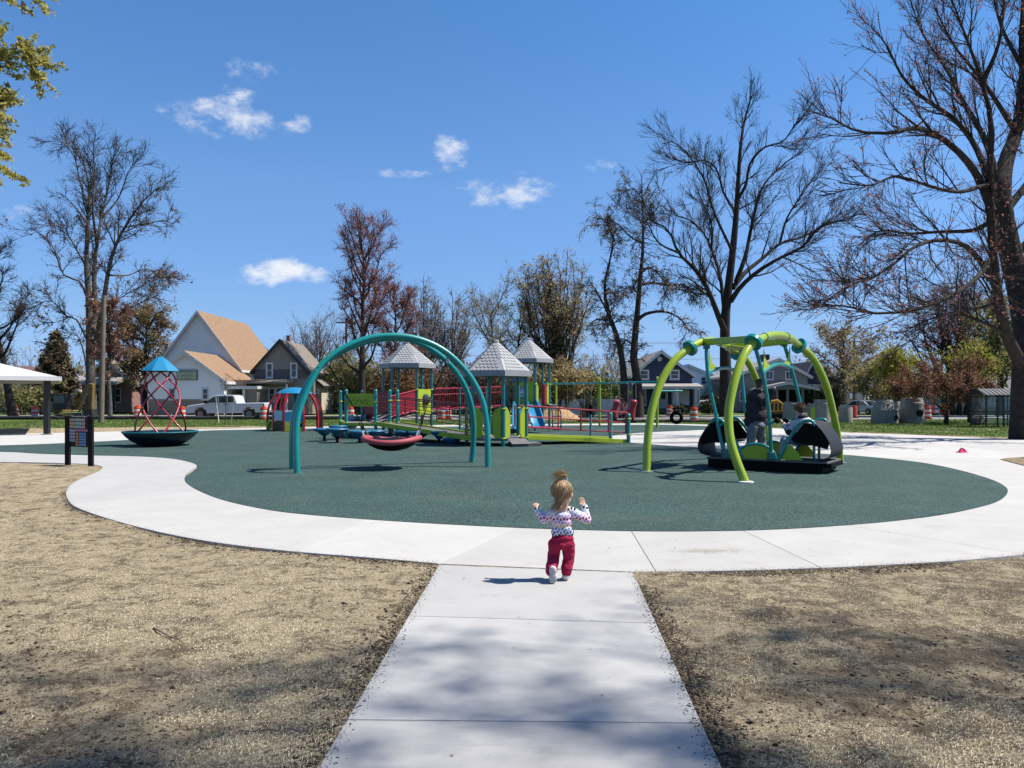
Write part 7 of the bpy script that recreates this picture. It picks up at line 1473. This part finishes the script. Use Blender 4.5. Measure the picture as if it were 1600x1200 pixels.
pr = [('e', K(1260, 688, .05), (.18, .17, .09)), ('p', [K(1254, 688), K(1223.5, 688, -.05), K(1221, 700, -.03), K(1218.5, 709, .0)], [.105, .088, .072, .058]), ('p', [K(1260, 688, .2), K(1236, 686, .3), K(1232, 708, .34)], [.10, .085, .058])]
blob('leggings', pr, .012, m_leg, st_, 4, .02, .1)
for q in (K(1218, 712, .0), K(1231, 711, .34)): q.z = DZ; blob('shoe', [('e', q+Vector((.02, 0, .045)), (.055, .055, .045)), ('e', q+Vector((-.06, .05, .035)), (.08, .055, .036), (0, 0, -.6))], .010, p_black, st_, 3)
hb = blob('hair', [('e', hc+Vector((.012, -.012, .03)), (.10, .105, .098)), ('e', hc+Vector((.03, -.05, -.03)), (.07, .06, .06))], .008, m_hcap2, st_, 3); cv = []
for i in range(260):
    a_ = g.uniform(0, 6.28); p_ = g.uniform(.05, 1.8); n_ = Vector((math.cos(a_)*math.sin(p_), math.sin(a_)*math.sin(p_), math.cos(p_))); o0 = hc+Vector((.012, -.015, .03))+n_*.10; cv.append(spline([o0, o0+n_*.018+Vector((g.gauss(0, .018), g.gauss(0, .018), g.gauss(0, .015))), o0+n_*.02+Vector((g.gauss(0, .03), g.gauss(0, .03), -.02))], 2))
strands('hair_strands', cv, .005, hair_mat('curly brown hair', [(.07, .04, .02), (.14, .085, .045), (.20, .13, .07)]), hb)
# ================================================================== OTHER THINGS
# ---- picnic shelter corner at left
C0 = Vector((-19.7, 33.5, 0)); e1, e2 = Vector((-.857, -.514, 0)), Vector((-.514, .857, 0)); SZ = 9.
sh = thing('picnic_shelter', 'white hip-roofed picnic shelter on a black post at the left edge', 'shelter', tuple(C0+e1*.5+e2*.5))
m_shr = Msiding('white standing seam', (.52, .515, .50), .4, .03, .45, 'X', .35); m_blk = M('black steel', (.006, .006, .007), .5, .15, 3)
cs = [C0, C0+e1*SZ, C0+e1*SZ+e2*SZ, C0+e2*SZ]; ap = C0+(e1+e2)*SZ/2; ze_, za_ = 2.52, 3.75
for i in range(4):
    p, q = cs[i], cs[(i+1) % 4]; mb = MB(); z = Vector((0, 0, ze_)); a_ = Vector((ap.x, ap.y, za_)); t4 = Vector((0, 0, .06)); mb.add([p+z, q+z, a_, p+z-t4, q+z-t4, a_-t4], [(0, 1, 2), (5, 4, 3), (0, 3, 4, 1), (1, 4, 5, 2), (2, 5, 3, 0)]); mb.build('roof', m_shr, sh)
    n_ = Vector(((q-p).y, -(q-p).x, 0)).normalized(); n_ = n_ if n_.dot((p+q)/2-ap) > 0 else -n_
    mb = MB(); mb.beam(p+n_*.03+Vector((0, 0, ze_-.07)), q+n_*.03+Vector((0, 0, ze_-.07)), .05, .18); mb.build('fascia', m_trim, sh)
for u, v in ((.5, .5), (SZ-.5, .5), (.5, SZ-.5), (SZ-.5, SZ-.5)):
    p = C0+e1*u+e2*v; mb = MB(); mb.beam(p+Vector((0, 0, .0)), p+Vector((0, 0, ze_-.1)), .20, .20, up=(0, 1, 0)); po = mb.build('post', m_blk, sh); mb = MB(); mb.cbox(p+Vector((0, 0, .02)), (.36, .36, .03)); mb.build('base_plate', p_steel, po)
mb = MB(); p = C0+(e1+e2)*.9; mb.cbox(C0+e1*3+e2*1.6+Vector((0, 0, 2.52+.46)), (.45, .3, .10), rz=.5); mb.build('vent', p_steel, sh)
# slab under the shelter
# ---- traffic drums
m_or = M('orange drum', (.58, .065, .014), .5, .08, 4); m_wh = M('white reflective band', (.55, .54, .53), .5, .06, 5); m_or2 = M('faded red drum', (.50, .05, .03), .55, .1, 4); m_gb = M('grey band', (.35, .33, .33), .5, .1)
def drum(px, d, lab, tilt=0, o1=None, w1=None, h=1.0, z=-.03):
    x = X(px, d); t = thing('traffic_drum', lab, 'traffic drum', (x, d, z), 'orange traffic drums'); t.rotation_euler = (0, tilt, 0); o1 = o1 or m_or; w1 = w1 or m_wh
    segs = [(0, .06, .34, None), (.06, .22, .285, o1), (.22, .38, .28, w1), (.38, .56, .275, o1), (.56, .72, .265, w1), (.72, .92, .25, o1), (.92, .99, .20, o1)]
    for z0, z1, r, m in segs:
        mb = MB(); mb.lathe([(r, z0*h), (r*1.02, (z0+.01)*h), (r*1.0, (z1-.012)*h), (r*.985, z1*h)], 18, (0, 0, 0)); mb.build('base' if m is None else ('band' if m is not o1 else 'shell'), m or p_black, t, world=False, smooth=True)
    mb = MB(); mb.cbox((0, 0, 1.02*h), (.16, .03, .07)); mb.build('handle', o1, t, world=False); return t
for px, d, lab, tl, a, b in [(24, 66, 'tilted orange drum at the far left beyond the shelter', -.12, None, None), (55, 60.5, 'squat faded red drum left of the shelter post', 0, m_or2, m_gb), (215, 62, 'orange drum left of the red spinner tubes', 0, None, None), (284, 58.6, 'orange drum just right of the spinner tubes', 0, None, None), (412, 57.6, 'orange drum at the tail of the white pickup', 0, None, None), (548, 60, 'orange drum behind the blue left slide', 0, None, None), (690, 58, 'orange drum seen through the red ramp balusters, left one', 0, None, None), (700, 59.5, 'orange drum seen through the red ramp balusters, right one', 0, None, None),
                             (1046, 68, 'far orange drum in front of the navy porch', 0, None, None), (1084, 54, 'nearer orange drum left of the big bare tree trunk', 0, None, None), (1334, 63, 'faded red drum beside the grey pipe section', 0, m_or2, m_or2), (1449, 60, 'red drum right of the tall concrete manhole', 0, m_or2, None), (1406, 58, 'orange drum between the two big manholes', 0, None, None)]:
    drum(px, d, lab, tl, a, b)
# ---- concrete manhole sections
m_mc = M('precast concrete', (.25, .245, .23), .9, .12, 2.5, .5, 40, detail=9, dirt=((.165, .16, .15), 3, .55)); m_hole = M('hole shadow', (.01, .01, .01), 1)
def manhole(px, d, prof, lab, hole=None, tilt=0, name='manhole_section', rim=True):
    x = X(px, d); t = thing(name, lab, 'concrete pipe', (x, d, -.01), 'concrete manhole sections'); t.rotation_euler = (0, tilt, 0)
    inner = [(max(.02, r-.10), z) for r, z in reversed(prof)]
    mb = MB(); mb.lathe(prof+[(prof[-1][0]-.12, prof[-1][1]), (prof[-1][0]-.12, prof[-1][1]-.35), (0, prof[-1][1]-.36)], 28, (0, 0, 0)); sh_ = mb.build('shell', m_mc, t, world=False, smooth=True, ang=25)
    if hole:
        ang, z, r, rr = hole; c = Vector((math.cos(ang)*rr, math.sin(ang)*rr, z)); n_ = Vector((math.cos(ang), math.sin(ang), 0)); mb = MB(); mb.tube([c-n_*.08, c+n_*.015], r, 18); mb.build('opening', m_hole, sh_, world=False)
        mb = MB(); ux = Vector((-n_.y, n_.x, 0)); mb.tube([c+n_*.02+ux*math.cos(a)*r*1.08+Vector((0, 0, math.sin(a)*r*1.08)) for a in [2*math.pi*k/20 for k in range(20)]], .025, 6, closed=True); mb.build('boot_ring', p_black, sh_, world=False)
    return t
manhole(1237, 52, [(.62, 0), (.60, 1.2), (.60, 1.22), (.56, 1.24), (.56, 1.34)], 'leaning grey pipe section behind the seated rider', tilt=.05)
manhole(1268, 58, [(.30, 0), (.30, 1.0), (.28, 1.2)], 'narrow pale pipe between the larger grey ones')
manhole(1284.5, 50.5, [(.53, 0), (.53, 1.25), (.50, 1.27), (.50, 1.52)], 'tallest straight grey pipe section in the row')
manhole(1321, 50.5, [(.44, 0), (.43, .9), (.42, .93), (.42, 1.02)], 'short dark pipe section right of the rocker leg')
manhole(1382, 49.3, [(.80, 0), (.80, .82), (.815, .83), (.80, .86), (.50, 1.45), (.48, 1.50)], 'concrete cone with a round hole on the grass', (-1.05, .36, .15, .80))
manhole(1400, 51.5, [(.36, 0), (.36, 1.1), (.22, 1.4)], 'narrow cone hidden behind the concrete cone')
manhole(1425, 49.5, [(.76, 0), (.76, .28), (.70, .30), (.70, 1.30), (.66, 1.34), (.66, 1.42), (.60, 1.60), (.58, 1.62)], 'tall concrete barrel with round port beside the maroon tree', (-1.42, .66, .19, .70))
# ---- orange barricade
d = 61.; x = X(1455, d); bc = thing('barricade', 'orange and white striped road barricade behind the concrete barrel', 'barricade', (x, d, -.03))
for i, z in enumerate((.45, .85)):
    for k in range(6): mb = MB(); mb.box(x-.9+.3*k, x-.6+.3*k-.004, d-.02, d+.02, z, z+.22); mb.build('board', m_or if k % 2 else m_wh, bc)
for s_ in (-.7, .7): mb = MB(); mb.beam((x+s_, d+.06, -.03), (x+s_, d+.06, 1.2), .06, .06, up=(0, 1, 0)); mb.build('leg', p_steel, bc)
# ---- pickup
d = 60.; x0 = X(290, d); px_ = (X(417, d)-x0); z0 = -.03
pk = thing('pickup_truck', 'white crew-cab pickup parked along the road before the church', 'truck', (x0+3.1, d, z0))
m_paint = M('white car paint', (.56, .56, .57), .25, .03, 2, coat=.6); m_cgl = Mglass('car glass', (.015, .017, .02), .05); m_tyre = M('tyre', (.02, .02, .02), .9, .2); m_rim = M('rim', (.20, .20, .21), .3, .1, metal=.8); m_tail = M('tail lamp', (.35, .01, .01), .2); m_head = M('head lamp', (.75, .76, .78), .1)
L_ = 6.1; k = L_/6.1
body_ = [(0.02, .55), (0, .72), (.06, .92), (.12, 1.02), (1.05, 1.17), (1.45, 1.22), (2.15, 1.78), (2.45, 1.88), (3.55, 1.88), (3.82, 1.80), (3.98, 1.30), (4.0, 1.24), (6.05, 1.28), (6.1, 1.20), (6.1, .62), (5.95, .52), (5.42, .50), (5.36, .74), (5.20, .90), (4.95, .96), (4.70, .90), (4.54, .74), (4.48, .46), (1.62, .44), (1.56, .72), (1.40, .88), (1.15, .94), (.90, .88), (.74, .72), (.68, .48), (.2, .46)]
mb = MB(); mb.prism([(x0+a, z0+b) for a, b in body_], d, d+1.95); mb.build('body', m_paint, pk, bevel=.05)
for pts in ([(1.55, 1.28), (2.18, 1.72), (2.50, 1.76), (2.50, 1.28)], [(2.60, 1.28), (2.60, 1.76), (3.22, 1.76), (3.22, 1.28)], [(3.30, 1.30), (3.30, 1.76), (3.58, 1.75), (3.74, 1.68), (3.84, 1.32)]): mb = MB(); mb.prism([(x0+a, z0+b) for a, b in pts], d-.012, d+.02); mb.build('side_window', m_cgl, pk)
for a in (2.55, 3.26): mb = MB(); mb.box(x0+a-.008, x0+a+.008, d-.008, d+.01, z0+.55, z0+1.26); mb.build('door_seam', p_black, pk)
for a in (2.40, 3.08): mb = MB(); mb.box(x0+a-.09, x0+a+.09, d-.05, d-.004, z0+1.12, z0+1.16); mb.build('door_handle', p_black, pk)
mb = MB(); mb.box(x0+1.5, x0+1.72, d-.22, d-.02, z0+1.22, z0+1.40); mb.build('mirror', p_black, pk)
mb = MB(); mb.box(x0+6.02, x0+6.11, d-.01, d+.14, z0+.95, z0+1.22); mb.build('tail_light', m_tail, pk)
mb = MB(); mb.box(x0+.0, x0+.14, d-.01, d+.18, z0+.80, z0+.96); mb.build('headlight', m_head, pk)
mb = MB(); mb.box(x0-.06, x0+.12, d+.02, d+1.93, z0+.46, z0+.62); mb.build('bumper', p_steel, pk); mb = MB(); mb.box(x0+6.05, x0+6.25, d+.02, d+1.93, z0+.50, z0+.66); mb.build('bumper', p_steel, pk)
def wheel(parent, c, r, w=.24, ax=(0, 1, 0)):
    c = Vector(c); ax = Vector(ax); mb = MB(); mb.tube([c-ax*w/2, c-ax*w*.35, c+ax*w*.35, c+ax*w/2], [r*.9, r, r, r*.9], 22); w_ = mb.build('wheel', m_tyre, parent, smooth=True); mb = MB(); mb.tube([c-ax*(w/2+.012), c-ax*(w/2-.02)], r*.58, 16); mb.tube([c+ax*(w/2-.02), c+ax*(w/2+.012)], r*.58, 16); mb.build('rim', m_rim, w_)
for a in (1.15, 4.95):
    for yy in (d+.10, d+1.84): wheel(pk, (x0+a, yy, z0+.40), .40)
# ---- sedans
def sedan(name, lab, loc, rz, col, group=None):
    t = thing(name, lab, 'car', loc, group, rz)
    m = M(lab+' paint', col, .25, .03, 2, coat=.6)
    prof = [(-2.2, .30), (-2.25, .55), (-2.15, .80), (-1.4, .93), (-.75, 1.40), (-.2, 1.46), (.6, 1.43), (1.35, 1.02), (2.15, .92), (2.25, .60), (2.2, .30), (1.72, .28), (1.66, .50), (1.36, .66), (1.06, .50), (1.0, .26), (-1.0, .26), (-1.06, .50), (-1.36, .66), (-1.66, .50), (-1.72, .28)]
    mb = MB(); mb.prism(prof, -.85, .85); mb.build('body', m, t, world=False, bevel=.06)
    for y_ in (-.862, .842):
        for pts in ([(-1.25, .95), (-.72, 1.34), (-.05, 1.38), (-.05, .95)], [(.03, .95), (.03, 1.38), (.55, 1.35), (1.15, .98)]): mb = MB(); mb.prism(pts, y_, y_+.02); mb.build('side_window', m_cgl, t, world=False)
    mb = MB(); mb.add([(-1.42, -.7, .95), (-1.42, .7, .95), (-.80, .62, 1.38), (-.80, -.62, 1.38)], [(0, 1, 2, 3)]); mb.add([(v[0]-.012, v[1], v[2]+.012) for v in [(-1.42, -.7, .95), (-1.42, .7, .95), (-.80, .62, 1.38), (-.80, -.62, 1.38)]], [(3, 2, 1, 0)]); mb.build('windscreen', m_cgl, t, world=False)
    for s_ in (-.62, .62): mb = MB(); mb.cbox((-2.2, s_, .68), (.14, .34, .13)); mb.build('headlight', m_head, t, world=False)
    mb = MB(); mb.cbox((-2.24, 0, .52), (.06, .8, .12)); mb.build('grille', p_black, t, world=False)
    mb = MB(); mb.cbox((-2.26, 0, .40), (.03, .45, .11)); mb.build('number_plate', m_trim, t, world=False)
    for a in (-1.36, 1.36):
        for s_ in (-.76, .76):
            c = Vector((a, s_, .31)); q = MB(); q.tube([c-Vector((0, .1, 0)), c+Vector((0, .1, 0))], .31, 18); w_ = q.build('wheel', m_tyre, t, world=False); q = MB(); q.tube([c-Vector((0, .112, 0)), c+Vector((0, .112, 0))], .18, 14); q.build('rim', m_rim, w_, world=False)
    return t
sedan('parked_car', 'silver blue sedan with its nose towards the lawn by the round sign', (X(1348, 80), 80, -.1), R(115), (.28, .36, .46))
sedan('parked_car', 'pale car parked behind the evergreen bushes', (X(1102, 92), 92, -.1), R(5), (.55, .57, .6))
# ---- excavator at left
m_yel = M('machine yellow', (.17, .11, .022), .5, .15, 2); d = 62.; ex0 = thing('excavator', 'yellow excavator with raised boom behind the picture board', 'excavator', (X(85, d), d, -.05))
def xz(L_): return [(X(a, d), Zp(b, d)) for a, b in L_]
mb = MB(); mb.prism(xz([(61, 632), (64, 628), (80, 629), (84, 633), (84, 645), (61, 645)]), d+.2, d+2.4); mb.build('house', m_yel, ex0, bevel=.06)
mb = MB(); mb.prism(xz([(81, 616), (101, 616), (103, 634), (100, 640), (82, 640)]), d+.1, d+1.2); cbn = mb.build('cab', m_dtrim, ex0, bevel=.04)
mb = MB(); mb.prism(xz([(83, 618), (99, 618), (100, 630), (83, 630)]), d+.08, d+.099); mb.build('window', Mglass('cab glass', (.05, .07, .06), .08), cbn)
for yy in (d-.1, d+1.9): mb = MB(); mb.prism(xz([(62, 650), (60, 654), (64, 658), (103, 658), (107, 654), (105, 650)]), yy, yy+.55); mb.build('track', p_black, ex0, bevel=.05)
mb = MB(); mb.prism(xz([(94, 641), (100, 638), (118, 604), (126, 598), (131, 600), (130, 605), (122, 610), (106, 641)]), d+1.3, d+1.75); mb.build('boom', m_yel, ex0, bevel=.03)
mb = MB(); mb.prism(xz([(124, 599), (131, 600), (129, 640), (124, 640)]), d+1.35, d+1.7); mb.build('stick', m_yel, ex0, bevel=.03)
mb = MB(); mb.tube([W(103, 634, d+1.5), W(121, 608, d+1.5)], .07, 8); mb.build('hydraulic_ram', p_steel, ex0)
mb = MB(); mb.prism(xz([(122, 640), (131, 640), (133, 650), (124, 654), (117, 648)]), d+1.1, d+1.95); mb.build('bucket', m_dtrim, ex0)
# ---- compact loader behind the rocker
d = 60.; ld_ = thing('loader', 'small orange-yellow loader behind the standing man', 'loader', (X(1214, d), d, -.03)); m_oy = M('loader orange', (.55, .25, .02), .5, .15, 2)
mb = MB(); mb.prism(xz([(1203, 626), (1216, 624), (1225, 631), (1226, 643), (1203, 645)]), d, d+1.4); mb.build('body', m_oy, ld_, bevel=.05)
mb = MB(); mb.prism(xz([(1204, 625), (1204, 616), (1212, 616), (1215, 624)]), d+.2, d+1.2); mb.build('cab', m_dtrim, ld_)
for yy in (d-.15, d+1.2): mb = MB(); mb.prism(xz([(1201, 646), (1200, 650), (1204, 654), (1223, 654), (1227, 650), (1225, 646)]), yy, yy+.4); mb.build('track', p_black, ld_, bevel=.04)
mb = MB(); mb.prism(xz([(1225, 640), (1229, 640), (1230, 652), (1222, 652)]), d-.2, d+1.6); mb.build('blade', m_oy, ld_)
for q in range(3): mb = MB(); mb.box(X(1205+q*6, d), X(1208.5+q*6, d), d-.02, d-.003, Zp(641, d), Zp(630, d)); mb.build('grille', m_dtrim, ld_)
# ---- black silt socks along the road edge
m_sock = M('black sock', (.012, .012, .013), .8, .3, 6, .6, 20)
def sock(lab, p, q, r, n=30):
    t = thing('silt_sock', lab, 'silt sock', (p[0], p[1], 0)); C = [Vector((p[0]+(q[0]-p[0])*i/n, p[1]+(q[1]-p[1])*i/n+.12*math.sin(i*1.7), r*.75+.02*math.sin(i*2.3))) for i in range(n+1)]
    mb = MB(); mb.tube(C, [r*(1+.12*math.sin(i*3.1)) for i in range(n+1)], 10); mb.build('sock', m_sock, t, smooth=True)
    for i in range(3, n, 6): mb = MB(); c = C[i]; mb.cbox(c+Vector((0, -.02, .12)), (.05, .05, .4)); mb.build('stake', m_stake, t)
sock('long black silt sock along the road behind the left lawn', (-44, 57.8), (-10.5, 57.6), .15, 60); sock('black silt sock on the lawn edge below the navy house', (4.5, 52), (15, 50.5), .10)
# ---- utility poles and wires
m_pole = M('weathered pole', (.15, .118, .09), .9, .2, 3, .5, 20, dirt=((.12, .09, .065), 4, .55)); m_wire = M('wire', (.02, .02, .02), .6)
d = 49.; up = thing('light_pole', 'weathered wooden light pole in front of the tall left tree', 'pole', (X(158, d), d, 0)); mb = MB(); mb.tube([(X(158, d), d, -.05), (X(160, d), d, 4), (X(163, d), d, Zp(462, d))], [.17, .155, .12], 12); mb.build('pole', m_pole, up, smooth=True)
mb = MB(); mb.tube([W(162, 468, d), W(152, 466, d), W(143, 467, d)], .025, 6); mb.build('arm', p_steel, up); mb = MB(); mb.ball(W(142, 468, d), .12, 10, 6, sc=(1.6, .8, .5)); mb.build('lamp_head', p_steel, up)
for px, d, tp, lab in ((541, 92, 498, 'thin utility pole right of the tan house'), (1335, 98, 528, 'crossarm utility pole above the parked blue car')):
    t = thing('utility_pole', lab, 'pole', (X(px, d), d, 0)); mb = MB(); mb.tube([(X(px, d), d, -.1), (X(px, d), d, Zp(tp, d))], [.17, .12], 10); mb.build('pole', m_dtrim if px < 600 else m_pole, t, smooth=True)
    mb = MB(); z = Zp(tp+6, d); mb.box(X(px, d)-1.2, X(px, d)+1.2, d-.06, d+.06, z-.06, z+.06); ca = mb.build('crossarm', m_pole, t)
    for s_ in (-1, -.4, .4, 1): mb = MB(); mb.lathe([(.04, 0), (.06, .06), (.03, .14)], 8, (X(px, d)+s_, d, z+.06)); mb.build('insulator', p_steel, ca)
def sag(p, q, s_, n=14): p, q = Vector(p), Vector(q); return [p+(q-p)*i/n-Vector((0, 0, s_*4*(i/n)*(1-i/n))) for i in range(n+1)]
pa, pb = (X(541, 92), 92, Zp(503, 92)), (X(1335, 98), 98, Zp(533, 98)); 
for k_, lab in ((-1., 'upper front power line between the two utility poles'), (1., 'upper rear power line between the two utility poles')):
    wi = MB(); wi.tube(sag((pa[0], pa[1]+k_, pa[2]), (pb[0], pb[1]+k_, pb[2]), 1.2), .016, 4); tag(wi.build('power_line', m_wire), lab, 'wire', 'power lines')
for dz, lab in ((0, 'upper power line running right from the crossarm pole'), (-1.6, 'lower cable running right from the crossarm pole')):
    wi = MB(); wi.tube(sag((pb[0], pb[1], pb[2]+dz), (80, 104, 8.6+dz), .8), .018, 4); tag(wi.build('power_line', m_wire), lab, 'wire', 'power lines')
wi = MB(); wi.tube(sag((pb[0], pb[1], pb[2]-1.6), (pa[0], pa[1], pa[2]-3.2), 1.0), .022, 4); tag(wi.build('power_line', m_wire), 'lower cable between the two utility poles', 'wire', 'power lines')
# ---- sign seen from behind, street light
d = 72.; sg_ = thing('road_sign', 'grey back of an octagonal road sign beside the blue car', 'sign', (X(1342, d), d, -.03)); mb = MB(); mb.cyl((X(1342, d), d+.03, -.05), (X(1342, d), d+.03, 2.0), .035, 8); mb.build('post', m_dtrim, sg_)
mb = MB(); mb.prism([(X(1342, d)+.36*math.cos(R(22.5+45*k)), 1.75+.36*math.sin(R(22.5+45*k))) for k in range(8)], d-.01, d+.005); mb.build('plate', p_steel, sg_)
# ---- picket fence
d = 72.; m_fen = M('weathered white fence', (.50, .51, .53), .8, .1, 2, dirt=((.38, .38, .38), 3, .58)); pf_ = thing('picket_fence', 'weathered white board fence behind the right ramp', 'fence', (X(905, d), d, 0))
xs = [X(842+q*24.2, d) for q in range(6)]
for i in range(5):
    mb = MB(); n = 10; w_ = (xs[i+1]-xs[i]-.1)/n
    for k_ in range(n): mb.box(xs[i]+.06+w_*k_, xs[i]+.06+w_*(k_+.93), d-.012, d+.012, .04, 1.50+.03*math.sin(k_*2+i))
    mb.box(xs[i]+.05, xs[i+1]-.05, d+.014, d+.05, .35, .44); mb.box(xs[i]+.05, xs[i+1]-.05, d+.014, d+.05, 1.2, 1.29); o = mb.build('fence_panel', m_fen, pf_); o['kind'] = 'stuff'
for x in xs: mb = MB(); mb.box(x-.05, x+.05, d-.02, d+.08, -.05, 1.62); mb.build('post', m_fen, pf_)
# ---- sand pile
d = 56.; g2 = np.random.default_rng(8); V, Fs = [], []; nr_, na = 14, 40
for i in range(nr_+1):
    for k_ in range(na):
        r = 1.75*i/nr_; a = 2*math.pi*k_/na; h = 1.05*max(0, 1-(r/1.75)**1.5)*(1+.06*math.sin(3*a)); V.append((X(868, d)+1.15*r*math.cos(a)+.03*g2.normal(), d+r*math.sin(a)+.03*g2.normal(), -.03+h+.018*g2.normal()))
ii = np.arange((nr_+1)*na).reshape(nr_+1, na); Fq = np.stack([ii[:-1], np.roll(ii[:-1], -1, 1), np.roll(ii[1:], -1, 1), ii[1:]], -1).reshape(-1, 4)
o = link(bpy.data.objects.new('sand_pile', np_mesh('sand_pile', np.array(V), [Fq], [M('tan sand', (.31, .20, .105), .95, .14, 3, .6, 30)]))); tag(o, 'mound of tan sand behind the right ramp', 'sand pile')
# ---- bus shelter
d = 42.; bsx0, bsx1 = X(1541, d), X(1600, d); bs = thing('bus_shelter', 'dark framed glass bus shelter beside the huge right-hand tree', 'bus shelter', (X(1570, d), d, 0)); m_cl = Mclear('shelter glass'); zt = Zp(617, d)
for x in (bsx0, bsx0+.62, bsx0+.95, bsx1):
    mb = MB(); mb.box(x-.035, x+.035, d-.035, d+.035, -.02, zt); mb.build('post', m_dtrim, bs)
for x in (bsx0, bsx1): mb = MB(); mb.box(x-.03, x+.03, d+1.37, d+1.43, -.02, zt); mb.build('post', m_dtrim, bs)
for z in (.18, .85, zt-.08): mb = MB(); mb.box(bsx0+.04, bsx1-.04, d-.02, d+.02, z-.03, z+.03); mb.build('rail', m_dtrim, bs); mb = MB(); mb.box(bsx0-.02, bsx0+.02, d+.04, d+1.36, z-.03, z+.03); mb.build('rail', m_dtrim, bs)
mb = MB(); mb.box(bsx0+.05, bsx1-.05, d-.004, d+.004, .22, zt-.12); mb.build('pane', m_cl, bs); mb = MB(); mb.box(bsx0-.004, bsx0+.004, d+.05, d+1.35, .22, zt-.12); mb.build('pane', m_cl, bs)
mb = MB(); mb.prism([(d-.25, zt), (d+1.65, zt), (d+.9, zt+.34), (d+.5, zt+.34)], bsx0-.2, bsx1+.2, 'X'); rf_ = mb.build('roof', m_dtrim, bs)
for q in range(10): x = bsx0-.1+q*.24; mb = MB(); mb.beam((x, d-.26, zt+.02), (x, d+.5, zt+.355), .03, .03); mb.build('seam', p_steel, rf_)
mb = MB(); mb.box(bsx0+.2, bsx1-.2, d+.9, d+1.25, .42, .47); mb.build('bench', m_dtrim, bs)
shrub('shrub', 'low reddish shrub left of the bus shelter', 1528, 45.5, 1.0, .55, l_maroon, 500, .045, 95, stems=30)
# ---- pink jacket dropped on the plaza
q = Vector(G(1503, 707)+(0,)); jk = MB(); g3 = random.Random(5); vs = []; n, m_ = 22, 10
for i in range(m_+1):
    for k_ in range(n):
        r = i/m_; a = 2*math.pi*k_/n; h = .11*(1-r**2)*(.75+.45*math.sin(a*3+r*4))+.02*math.sin(a*7+r*9)*(1-r); vs.append((q.x+.16*r*math.cos(a)*(1+.15*math.sin(5*a)), q.y+.12*r*math.sin(a), max(.002, h+.004)))
jk.add(vs, [(i*n+k_, i*n+(k_+1) % n, (i+1)*n+(k_+1) % n, (i+1)*n+k_) for i in range(m_) for k_ in range(n)]); tag(jk.build('jacket', M('pink cloth', (.55, .02, .14), .9, .15, 20), smooth=True), 'crumpled pink jacket lying on the concrete plaza', 'jacket')
# ---- fallen twigs on the straw
def stick(lab, P, r):
    C = spline([G(a, b)+(-.018+.012*(i % 2),) for i, (a, b) in enumerate(P)], 4); mb = MB(); mb.tube(C, [r*(1-.7*i/(len(C)-1)) for i in range(len(C))], 5)
    mb.tube([C[len(C)//2], C[len(C)//2]+Vector((.05, .07, .015))], [r*.6, r*.2], 4); tag(mb.build('twig', b_redtw, smooth=True), lab, 'twig', 'fallen twigs')
stick('thin curved twig on the left straw', [(239, 977), (252, 986), (266, 991), (278, 997), (288, 1002)], .006)
stick('longer bent twig lower on the left straw', [(358, 1143), (380, 1140), (400, 1137), (425, 1138), (446, 1141)], .006)
stick('short twig on the right straw', [(1090, 1053), (1098, 1056), (1106, 1057)], .007)
# ---- dry leaves and crumbs on the concrete
g4 = np.random.default_rng(21); n = 140; px = g4.uniform(120, 1580, n); py = np.concatenate([g4.uniform(885, 1190, 30), g4.uniform(690, 880, 110)]); px[:30] = 600+(px[:30]-120)/1460*480
V = []
for a, b in zip(px, py):
    x, y = G(a, b); s_ = g4.lognormal(-5.0, .45)*(1 if b > 860 else 1.6); an = g4.uniform(0, 6.28); z = .004 if not inpoly([x], [y], rub_poly)[0] else .010
    for (u, v, w) in ((-1, 0, 0), (0, -.6, .3), (1, 0, .1), (0, .6, .4)): V.append((x+s_*(u*math.cos(an)-v*math.sin(an)), y+s_*(u*math.sin(an)+v*math.cos(an)), z+w*s_*.6))
tag(link(bpy.data.objects.new('leaf_litter', np_mesh('leaf_litter', np.array(V), [np.arange(len(V)).reshape(-1, 4)], [Mleaf('dry litter', [(.10, .06, .03), (.25, .17, .09), (.06, .04, .03), (.5, .48, .42)], .1)], smooth=False))), 'tiny dry leaf scraps on the concrete', 'leaves', kind='stuff')
